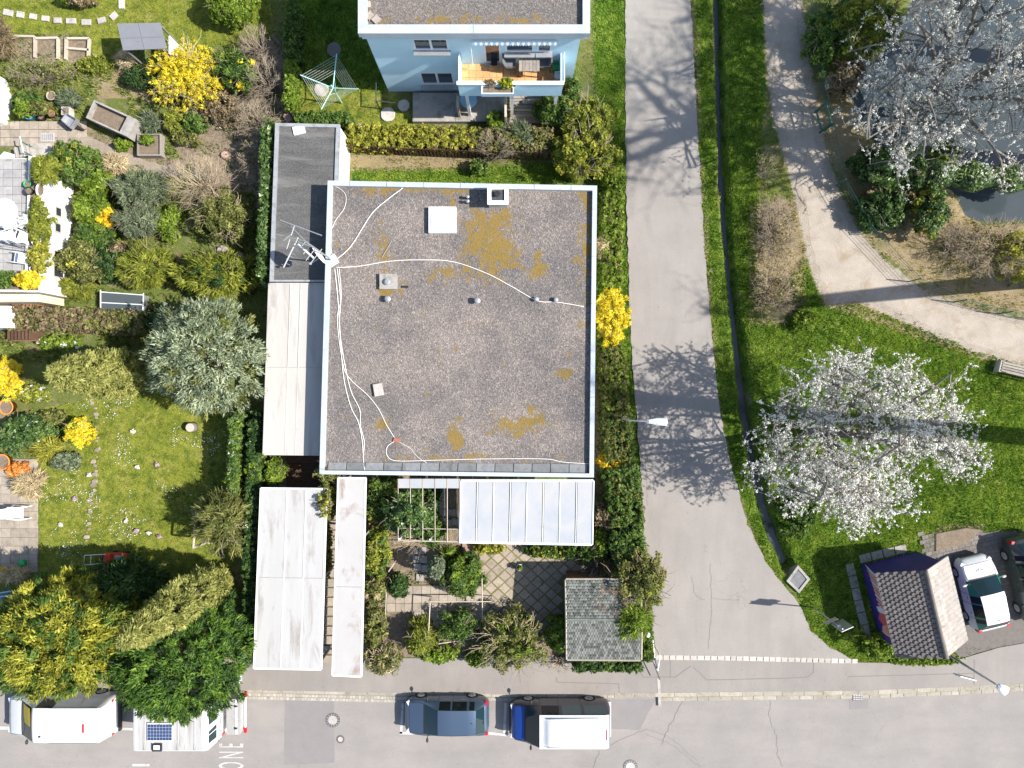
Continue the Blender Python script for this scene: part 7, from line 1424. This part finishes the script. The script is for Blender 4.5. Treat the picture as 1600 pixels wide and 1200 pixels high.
# left lawn surroundings
bush(8, 590, 24, 34, 1.5, 'flower_yellow', 'bright yellow forsythia at the left edge beside the pale conifer', 'shrub', 'forsythia', .8, .06, spray=True, aspect=.5, extra=('flower_orange', .3), cf=.18); bush(50, 615, 26, 14, .5, 'leaf_yellowgreen', 'low mixed plants with pink blooms below the edge forsythia', extra=('flower_pink', .25), tw=0)
bush(38, 678, 42, 32, 1.1, 'leaf_ivy', 'dark glossy euonymus bush at the left edge of the lawn'); bush(122, 676, 21, 23, 1.1, 'flower_yellow', 'compact sulphur yellow shrub at the lawn edge', 'shrub', 'yellow_shrub', .9, .06, hollow=.6, cf=.2, extra=('leaf_bright', .3)); bush(80, 650, 28, 10, .5, 'leaf_olive', 'grey-brown low plants above the compact yellow shrub', tw=0, dens=.6)
bush(72, 700, 21, 19, .8, 'leaf_hedge', 'yellow-green rosette of strappy leaves beside the euonymus', 'plant', 'strappy_plant', 1.0, .34, spray=True, aspect=.10, tw=0); bush(103, 722, 26, 15, .6, 'leaf_grey', 'grey-green perennial patch by the lawn edging', tw=0); bush(28, 735, 18, 13, .5, 'leaf_orange', 'orange-leaved low shrub beside the orange pot', tw=2)
bush(45, 757, 26, 21, .7, 'leaf_tan', 'tan feathery grass tuft above the reclining chair', 'plant', 'ornamental_grass', 1, .26, spray=True, aspect=.08, tw=0); bush(20, 898, 26, 12, .6, 'leaf_tan', 'dry grass stalks at the shaded patio edge', 'plant', 'ornamental_grass', .8, .3, spray=True, aspect=.07, tw=0); bush(8, 893, 9, 8, .4, 'flower_orange', 'yellow tuft in the dry grass at the left edge', 'plant', 'flowering_plant', .8, .07, tw=0)
for (x, y, m, lb_) in ((215, 730, 'flower_white', 'white crocus clump left of the violet one in mid lawn'), (245, 726, 'flower_violet', 'violet crocus clump in the middle of the lawn'), (208, 674, 'flower_white', 'single white crocus clump in the upper lawn'), (139, 742, 'flower_pink', 'pale crocus clump on the lawn edging stones'), (95, 820, 'flower_white', 'white crocus clump near the reclining chair'), (117, 779, 'flower_violet', 'lilac crocus clump left of the edging stones'), (232, 833, 'flower_white', 'white crocus clump at the edge of the conifer shadow'), (213, 829, 'flower_violet', 'pink crocus clump just above the conifer shadow'), (248, 838, 'flower_violet', 'lilac crocus clump at the lower lawn near the wooden frame'), (197, 814, 'flower_white', 'small white crocus clump in the lower lawn')):
    bush(x, y, 4.2, 3.6, .12, m, lb_, 'flowers', 'crocus_clump', .35, .045, tw=0, hollow=.1)
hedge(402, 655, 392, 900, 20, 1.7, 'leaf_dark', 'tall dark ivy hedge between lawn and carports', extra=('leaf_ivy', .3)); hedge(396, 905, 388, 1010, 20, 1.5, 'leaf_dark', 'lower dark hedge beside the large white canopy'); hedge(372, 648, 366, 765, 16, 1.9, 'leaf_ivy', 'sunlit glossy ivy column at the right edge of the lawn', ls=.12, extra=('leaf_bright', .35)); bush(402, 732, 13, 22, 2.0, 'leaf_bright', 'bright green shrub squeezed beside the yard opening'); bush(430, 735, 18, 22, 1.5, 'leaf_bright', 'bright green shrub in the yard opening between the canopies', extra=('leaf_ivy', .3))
hedge(421, 200, 414, 435, 17, 2.0, 'leaf_ivy', 'narrow ivy hedge along the left wall of the garage', ls=.11)
# around blue house and bungalow
hedge(545, 213, 650, 214, 36, 1.1, 'leaf_hedge', 'left part of the yellow-green hedge below the blue house lawn', ls=.08); hedge(650, 215, 745, 217, 34, 1.1, 'leaf_hedge', 'middle part of the yellow-green hedge above the slat fence', ls=.08, extra=('leaf_brown', .15)); hedge(745, 219, 860, 220, 36, 1.1, 'leaf_olive', 'dull olive part of the hedge below the wooden deck', ls=.08, extra=('leaf_brown', .3))
bush(775, 192, 16, 18, 1.1, 'leaf_bright', 'bright green bush at the end of the terrace slab'); bare(772, 232, 34, 28, 1.9, 55, 'bare grey shrub leaning over the slat fence', 'twig', None, 6); bush(748, 262, 16, 12, .8, 'leaf_green', 'small green bush at the foot of the bare grey shrub'); bush(812, 215, 30, 24, 1.2, 'leaf_grey', 'grey-green wispy shrub right of the bare shrub', spray=True, aspect=.12, ls=.2, dens=.7)
bush(868, 172, 34, 30, 1.6, 'leaf_green', 'leafy shrub beside the wooden deck of the blue house', extra=('leaf_yellowgreen', .35)); bush(892, 140, 16, 24, 1.8, 'leaf_green', 'slim green shrub against the right wall of the blue house'); bush(918, 190, 46, 34, 2.0, 'leaf_yellowgreen', 'upper yellow-green willow shrub beside the lane', tw=18, hollow=.3, ls=.09); bush(912, 240, 56, 40, 2.3, 'leaf_yellowgreen', 'large yellow-green shrub at the top right corner of the bungalow', tw=24, dens=.8, hollow=.25, ls=.09, extra=('leaf_hedge', .3))
b = None
bush(958, 275, 20, 40, 1.0, 'leaf_bright', 'bright grassy shrub at the lane beside the bungalow corner', dens=.9); hedge(957, 300, 957, 440, 34, .9, 'leaf_bright', 'bright green grassy hedge along the lane beside the bungalow', ls=.10, extra=('leaf_olive', .3)); bush(957, 496, 26, 46, 1.3, 'flower_yellow', 'vivid yellow forsythia between the bungalow and the lane', 'shrub', 'forsythia', .8, .065, spray=True, aspect=.5, hollow=.5, cf=.16, tw=14, twig='twig_tan'); bush(942, 385, 10, 18, 1.0, 'leaf_tan', 'tan dry twigs in the bright hedge by the lane', dens=.5, spray=True, aspect=.1, ls=.2)
hedge(956, 545, 962, 640, 40, 1.1, 'leaf_olive', 'olive hedge below the vivid forsythia', ls=.09, extra=('leaf_bright', .35)); hedge(962, 645, 968, 720, 44, 1.4, 'leaf_olive', 'dense olive-green hedge behind the lane street lamp', ls=.09, extra=('leaf_green', .5)); bush(955, 722, 22, 14, 1.5, 'flower_orange', 'sparse yellow blossom sprigs in the hedge by the lane', 'shrub', 'flowering_shrub', .22, .07)
hedge(968, 728, 978, 820, 54, 1.7, 'leaf_green', 'tall green hedge beside the glazed terrace roof', extra=('leaf_olive', .25)); hedge(976, 825, 985, 880, 50, 1.7, 'leaf_green', 'lower end of the tall green lane hedge', extra=('leaf_dark', .3)); bush(945, 805, 16, 22, 1.6, 'leaf_brown', 'brown twiggy shrub between terrace roof and green hedge'); bush(915, 860, 30, 16, 1.2, 'leaf_green', 'green plants below the right end of the terrace roof'); bush(938, 850, 14, 26, 1.3, 'leaf_bright', 'bright green shrub at the right terrace roof corner')
bush(995, 905, 46, 48, 3.0, 'leaf_olive', 'big overhanging olive shrub above the shed and lane corner', tw=40, dens=.7, hollow=.3, ls=.09, twig='twig_red', extra=('leaf_yellowgreen', .3)); bush(985, 958, 38, 42, 2.8, 'leaf_bright', 'bright green overhanging growth right of the shed roof', spray=True, aspect=.2, ls=.16, dens=.9); bare(955, 932, 36, 34, 3.2, 70, 'dark bare branches reaching over the shed roof', 'twig_red', None, 6); bare(935, 888, 30, 20, 1.7, 45, 'bare grey brush between the shed and terrace', 'twig', None, 5)
hedge(900, 1037, 1000, 1039, 20, 1.0, 'leaf_dark', 'clipped dark green hedge between the shed and the pavement', extra=('leaf_green', .5)); hedge(1008, 950, 1012, 1030, 18, 1.2, 'leaf_green', 'narrow green hedge between shed and lane corner', extra=('leaf_bright', .3))
# bungalow front garden
bush(605, 765, 30, 24, 1.9, 'leaf_green', 'leafy shrub in the corner between narrow canopy and bungalow', extra=('leaf_yellowgreen', .25)); bush(640, 800, 40, 38, 3.0, 'leaf_ivy', 'dark glossy shrub growing up through the pergola'); bush(588, 788, 17, 26, 1.6, 'leaf_green', 'green shrub against the narrow canopy near the stakes', extra=('leaf_yellowgreen', .3)); bush(675, 830, 22, 26, 1.9, 'leaf_green', 'green shrub under the pergola front beam'); bush(675, 770, 14, 18, 1.2, 'leaf_dark', 'dark shrub in the pergola shade by the slab path')
bare(660, 845, 62, 22, 1.6, 55, 'tangle of bare pale branches in front of the pergola', 'twig_tan', None, 5, r0=.018); bush(590, 865, 22, 40, 1.5, 'leaf_yellowgreen', 'yellow-green shrub beside the narrow canopy middle', extra=('leaf_green', .5)); bush(588, 920, 18, 22, 1.3, 'leaf_olive', 'olive shrub right of the narrow canopy', extra=('leaf_tan', .3)); bush(587, 975, 20, 40, 1.6, 'leaf_olive', 'twiggy olive shrub near the lower end of the narrow canopy', tw=24, dens=.6, hollow=.3)
bush(622, 916, 16, 18, 1.1, 'leaf_dark', 'round dark green bush on the garden slabs', hollow=.8); bush(682, 887, 12, 17, 1.5, 'leaf_grey', 'small grey-green globe conifer on a thin trunk', 'tree', 'topiary_tree', 1.1, .09, z0=.7, tw=0, hollow=.8); p = P(682, 887, 1.4); b = MB(); b.tube([(p.x, p.y, 0), (p.x, p.y, 1.0)], .03, 6); tag(b.build('topiary_trunk', 'bark'), 'thin dark trunk under the small globe conifer', 'trunk') if 0 else None
bush(722, 897, 32, 36, 1.6, 'leaf_green', 'large mixed green bush left of the diamond terrace', extra=('leaf_bright', .5)); bush(700, 865, 14, 12, .9, 'leaf_bright', 'light green plant below the pergola corner', spray=True, aspect=.2, ls=.2); bush(765, 857, 26, 8, .6, 'leaf_hedge', 'yellowish plants along the edge of the terrace roof', tw=0); bush(860, 862, 44, 10, .7, 'leaf_green', 'green plants below the terrace roof eave', extra=('leaf_hedge', .3), tw=0)
bush(655, 1000, 26, 32, 2.0, 'leaf_yellowgreen', 'feathery golden-green conifer in the lower garden bed', 'tree', 'dwarf_conifer', 1, .13, shape='cone', spray=True, aspect=.3); bush(685, 1022, 32, 14, 1.0, 'leaf_bright', 'bright leafy shrub at the pavement below the dwarf conifer'); bush(715, 980, 32, 26, 1.5, 'leaf_green', 'loose green shrub in the shaded middle bed', dens=.5, hollow=.25); bush(600, 1030, 32, 24, 1.5, 'leaf_olive', 'pale dry shrub spilling onto the pavement by the narrow canopy', tw=40, dens=.3, ls=.08, twig='twig_tan', hollow=.25, extra=('leaf_tan', .25))
bush(800, 1000, 58, 48, 2.1, 'leaf_olive', 'sprawling olive shrub with arching stems beside the shed', tw=46, dens=.6, hollow=.3, ls=.09, twig='twig_tan', extra=('leaf_bright', .15)); bush(870, 990, 18, 30, 1.6, 'leaf_bright', 'bright green shrub touching the left side of the shed'); bush(745, 1030, 16, 12, .9, 'leaf_bright', 'low bright shrub at the pavement left of the sprawling shrub'); bare(875, 1040, 26, 14, .8, 26, 'dry tan grass spilling on the pavement near the shed', 'twig_tan', None, 3)
bush(514, 778, 14, 34, 2.8, 'leaf_olive', 'climbing shrub growing up between the two white canopies', extra=('leaf_hedge', .4), tw=18, hollow=.25, dens=.8); bush(515, 735, 20, 14, 3.5, 'leaf_olive', 'climber tips hanging over the lower left roof corner', dens=.3, tw=12, hollow=.2); bush(513, 860, 6, 40, .8, 'leaf_olive', 'low weeds in the gap between the white canopies', dens=.5, tw=0)
for k in range(2):
    pl_x0, pl_x1, pl_y = PLANTER
bush(766, 130, 10, 6, .3, 'leaf_brown', 'withered plants in the left half of the balcony planter', 'plant', 'planter_plant', .8, .06, z0=3.93, tw=0); bush(790, 130, 13, 8, .38, 'leaf_bright', 'yellow-flowered plants in the right half of the balcony planter', 'plant', 'planter_plant', .9, .07, z0=3.93, tw=0, extra=('flower_yellow', .3)); bush(812, 888, 4, 4, .3, 'leaf_bright', 'small green plant in the white terrace pot', 'plant', 'pot_plant', .8, .06, z0=.28, tw=0)
# right side
bare(1212, 360, 34, 60, 1.5, 130, 'brown bramble thicket between the stream and the gravel path', 'twig', 'leaf_brown', 6, dens=1.3); bare(1208, 455, 34, 55, 1.6, 130, 'lower brown bramble thicket above the grass', 'twig_tan', 'leaf_brown', 6, dens=1.3); bare(1196, 260, 20, 36, .9, 40, 'low dry bramble at the stream beside the path', 'twig_tan', 'leaf_olive', 5, dens=.5)
bush(1350, 40, 60, 55, 2.6, 'leaf_yellowgreen', 'yellow-green willow bush beside the path under the blossom', tw=20, dens=.6, hollow=.25, ls=.09, extra=('leaf_green', .3)); bush(1285, 60, 26, 50, 1.6, 'leaf_green', 'dark green bush along the upper path fence', dens=.7); bush(1322, 120, 30, 30, 1.2, 'leaf_brown', 'reddish-brown dry shrub beside the round stone slab', twig='twig_red', tw=20, dens=.5)
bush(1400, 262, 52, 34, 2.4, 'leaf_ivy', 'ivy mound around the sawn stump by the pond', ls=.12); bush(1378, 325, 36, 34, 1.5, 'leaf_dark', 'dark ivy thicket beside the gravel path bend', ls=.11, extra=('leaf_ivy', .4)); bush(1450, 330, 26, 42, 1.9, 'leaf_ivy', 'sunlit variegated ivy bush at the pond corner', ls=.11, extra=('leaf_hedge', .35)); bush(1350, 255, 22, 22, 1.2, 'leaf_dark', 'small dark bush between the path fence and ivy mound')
p = P(1438, 266, 1.9); stp_ = thing('sawn_trunk', (p.x, p.y, 0), 'sawn-off tree trunk with a reddish cut face amid ivy', 'trunk'); b = MB(); b.tube([(p.x-.1, p.y, -.2), (p.x-.05, p.y, 1.0), (p.x, p.y, 1.9)], [.32, .27, .24], 12); b.build('trunk', 'bark', stp_, True); b = MB(); b.lathe((p.x, p.y, 1.901), [(.22, 0), (.2, .015)], 14); b.build('cut_face', 'cut_wood', stp_)
il = thing('ivy_log', P(1540, 275, .6), 'ivy-clad leaning trunk lying over the pond at the right edge', 'trunk'); a0, a1 = P(1445, 272, 1.2), P(1660, 282, 1.6); b = MB(); b.tube([a0, a0.lerp(a1, .5)+Vector((0, .1, .1)), a1], [.3, .28, .3], 9); b.build('trunk', 'bark', il, True)
rg = np.random.default_rng(77); n = 9000; tt = rg.random(n); an = rg.uniform(-.6, 3.74, n); rad = .42*rg.uniform(.75, 1.35, n)+.12*np.sin(tt*23); pos = np.stack([a0.x+(a1.x-a0.x)*tt, a0.y+(a1.y-a0.y)*tt+np.cos(an)*rad*1.1, 1.2+.4*tt+np.sin(an)*rad], 1); V, A = leaf_quads(pos, np.stack([rg.normal(0, .4, n), np.cos(an), np.sin(an)+.4], 1)+rg.normal(0, .3, (n, 3)), .12*rg.uniform(.6, 1.3, n), rg.random(n)); foliage('ivy', V, A, 'leaf_ivy', il)
bush(1478, 238, 26, 18, 1.2, 'leaf_bright', 'light green waterside plant right of the sawn trunk', dens=.7); bare(1560, 390, 62, 52, 1.6, 120, 'bare bramble mass at the right edge below the pond', 'twig_tan', 'leaf_olive', 7, dens=.6); bare(1500, 380, 40, 34, 1.4, 60, 'bare twigs at the foot of the sunlit ivy bush', 'twig', None, 6); bush(1600, 400, 40, 44, 1.5, 'leaf_hedge', 'yellow-brown thicket at the right edge', dens=.5)
bush(1385, 1010, 40, 22, .5, 'leaf_bright', 'bright clover mound on the verge left of the kiosk', dens=.8, ls=.09, tw=0); bush(1330, 985, 22, 14, .4, 'leaf_bright', 'low bright leafy weeds under the road sign', dens=.8, ls=.08, tw=0); bush(1255, 500, 20, 22, .6, 'leaf_bright', 'fresh green weeds at the lower end of the brambles', tw=0, dens=.7); bush(1245, 800, 34, 40, .5, 'leaf_green', 'lush weeds on the stream bank below the blossoming tree', tw=0, dens=.5); bush(1445, 1033, 60, 6, .35, 'leaf_bright', 'grass strip at the foot of the kiosk', tw=0, dens=.5)
b = MB(); p = P(1500, 848, 0); b.prism(PP([(1462, 834), (1510, 825), (1535, 828), (1512, 850), (1462, 862)], .1), -.05, .08, .04); tag(b.build('leaf_pile', 'soil'), 'brown patch of raked leaves at the head of the parking bay', 'leaves')
# ---- blossoming and bare trees
def tree(base, h, cr, name, label, bark='bark', limbs=7, subs=6, tw=6, seed=1, flower=None, fl=110, fs=.05, lean=Vector((0, 0, 0)), r0=.2, ch=None, thick=1.0, fork=.22, keep=None):
    rr = random.Random(seed); rng = np.random.default_rng(seed); t = thing(name, (base.x, base.y, 0), label, 'tree'); ch = ch or h*.6; B = MB(); TB = MB(); fpts = []
    top = Vector((base.x, base.y, h*fork))+lean*fork; B.tube([(base.x, base.y, -.1), (base.x+lean.x*fork*.5, base.y+lean.y*fork*.5, h*fork*.5), top], [r0*1.25, r0, r0*.85], 10); B.build('trunk', bark, t, True); B = MB(); B.tube([top-Vector((0, 0, r0)), top, top+Vector((0, 0, r0*.6))], [r0*.8, r0*.9, r0*.5], 9)
    cz = h*fork+(h-h*fork)*.5
    def tgt():
        while True:
            d = Vector((rr.gauss(0, 1), rr.gauss(0, 1), rr.gauss(0, 1))).normalized()
            if d.z > -.35: break
        f = rr.uniform(.55, 1.0)**.5; return Vector((base.x+lean.x*.7+d.x*cr[0]*f, base.y+lean.y*.7+d.y*cr[1]*f, h*fork*.9+(h*(1-fork))*(.42+.58*d.z*f)))
    def bend(a, c, k): m = a.lerp(c, .5)+Vector((rr.uniform(-k, k), rr.uniform(-k, k), rr.uniform(0, k))); return [a, a.lerp(m, .55)+Vector((rr.uniform(-k, k)*.3, rr.uniform(-k, k)*.3, 0)), m, m.lerp(c, .55)+Vector((0, 0, k*.3)), c]
    for i in range(limbs):
        ang = i*6.283/limbs+rr.uniform(-.35, .35); f = rr.uniform(.6, .95); e = Vector((base.x+lean.x*.8+math.cos(ang)*cr[0]*f, base.y+lean.y*.8+math.sin(ang)*cr[1]*f, h*rr.uniform(.55, .97)))
        if i == 0: e = Vector((base.x+lean.x, base.y+lean.y, h))
        lp = bend(top, e, h*.06); rl_ = r0*.55*thick; B.tube(lp, [rl_, rl_*.85, rl_*.65, rl_*.45, rl_*.18], 7, False)
        for j in range(subs):
            s = rr.uniform(.2, 1.0); k = min(int(s*4), 3); q = lp[k].lerp(lp[k+1], s*4-k); best = min((tgt() for _ in range(5)), key=lambda v: (v-q).length); L = (best-q).length
            if L > h*.38: best = q+(best-q)*(h*.38/L)
            sp = bend(q, best, h*.035); rs_ = rl_*.42; B.tube(sp, [rs_, rs_*.8, rs_*.6, rs_*.4, rs_*.2], 5, False)
            for m in range(tw):
                s2 = rr.uniform(.15, 1.0); k2 = min(int(s2*4), 3); q2 = sp[k2].lerp(sp[k2+1], s2*4-k2); d = Vector((rr.gauss(0, 1), rr.gauss(0, 1), rr.gauss(.25, .6))).normalized(); L2 = h*rr.uniform(.06, .15); e2 = q2+d*L2; m2 = q2.lerp(e2, .5)+Vector((rr.uniform(-.1, .1), rr.uniform(-.1, .1), .06)); TB.tube([q2, m2, e2], [rs_*.28+.003, rs_*.2+.003, .004], 3, False)
                fpts.append((q2, m2, e2))
                for _ in range(2): q3 = m2.lerp(e2, rr.random()); e3 = q3+Vector((rr.gauss(0, 1), rr.gauss(0, 1), rr.gauss(.1, .7))).normalized()*L2*.5; TB.tube([q3, e3], [rs_*.16+.003, .004], 3, False); fpts.append((q3, q3.lerp(e3, .5), e3))
    B.build('branches', bark, t, True); TB.build('twigs', bark, t)
    if flower:
        a = np.array([[tuple(p_) for p_ in f] for f in fpts]); n = len(a); cl = max(1, fl//5); idx = np.repeat(np.arange(n), cl); s = rng.uniform(.1, 1.05, len(idx))[:, None]; ctr = np.where(s < .5, a[idx, 0]+(a[idx, 1]-a[idx, 0])*s*2, a[idx, 1]+(a[idx, 2]-a[idx, 1])*(s*2-1)); ct = rng.random(len(ctr))
        i2 = np.repeat(np.arange(len(ctr)), 5); d = sph(len(i2), rng); pos = ctr[i2]+d*rng.uniform(.01, .085, (len(i2), 1)); V, A = leaf_quads(pos, d+np.array([0, 0, .5]), fs*rng.uniform(.7, 1.35, len(i2)), np.clip(.4*ct[i2]+.6*rng.random(len(i2)), 0, 1), .85, None, rng, 4); foliage('blossom', V, A, flower, t, 4)
    return t
bp_ = P(1352, 688, 5.4)
tree(Vector((bp_.x, bp_.y, 0)), 8.2, (5.35, 4.1), 'blossoming_tree', 'spreading white-blossomed tree on the grass between stream and kiosk', 'bark_grey', 12, 10, 8, 5, 'flower_white', 20, .057, r0=.2, fork=.2)
bp2 = P(1545, 95, 5.5)
tree(Vector((bp2.x, bp2.y, 0)), 8.5, (7.2, 6.0), 'blossoming_tree', 'large pinkish-white blossoming tree over the pond in the upper right corner', 'bark_grey', 12, 10, 8, 8, 'flower_pink', 22, .052, r0=.24, fork=.2)
# tall trees just outside the right edge, whose shadows cross the path and the lane
tree(P(1655, 258, 0), 24, (3.6, 3.6), 'bare_tree', 'tall leafless tree past the right edge whose trunk shadow crosses the upper lane', 'bark', 7, 5, 5, 12, r0=.46, fork=.74, thick=.9)
tree(P(1680, 95, 0), 20, (5., 5.), 'bare_tree', 'tall leafless tree past the top right corner shading the upper lane', 'bark', 9, 6, 5, 15, r0=.36, fork=.4, thick=1.0)
tree(P(1650, 432, 0), 18, (1.9, 1.6), 'bare_tree', 'leaning leafless tree past the right edge whose shadow bends across the path', 'bark', 4, 3, 3, 14, lean=Vector((.3, -3.6, 0)), r0=.36, fork=.72, thick=.7)
tree(P(1690, 692, 0), 27, (3.0, 2.4), 'bare_tree', 'tall leafless tree past the right edge whose thin shadow crosses the lane by the lamp', 'bark', 6, 5, 4, 19, r0=.36, fork=.90, thick=.6)
# ---- label check
for lb_, us in LABELS.items():
    if len(us) > 1 and not all(u[1] for u in us): print('DUPLICATE LABEL', lb_, us)
print('TRIS', sum(sum(len(p_.vertices)-2 for p_ in m.polygons) if len(m.polygons) < 4000 else len(m.polygons)*(m.polygons[0].loop_total-2) for m in bpy.data.meshes))
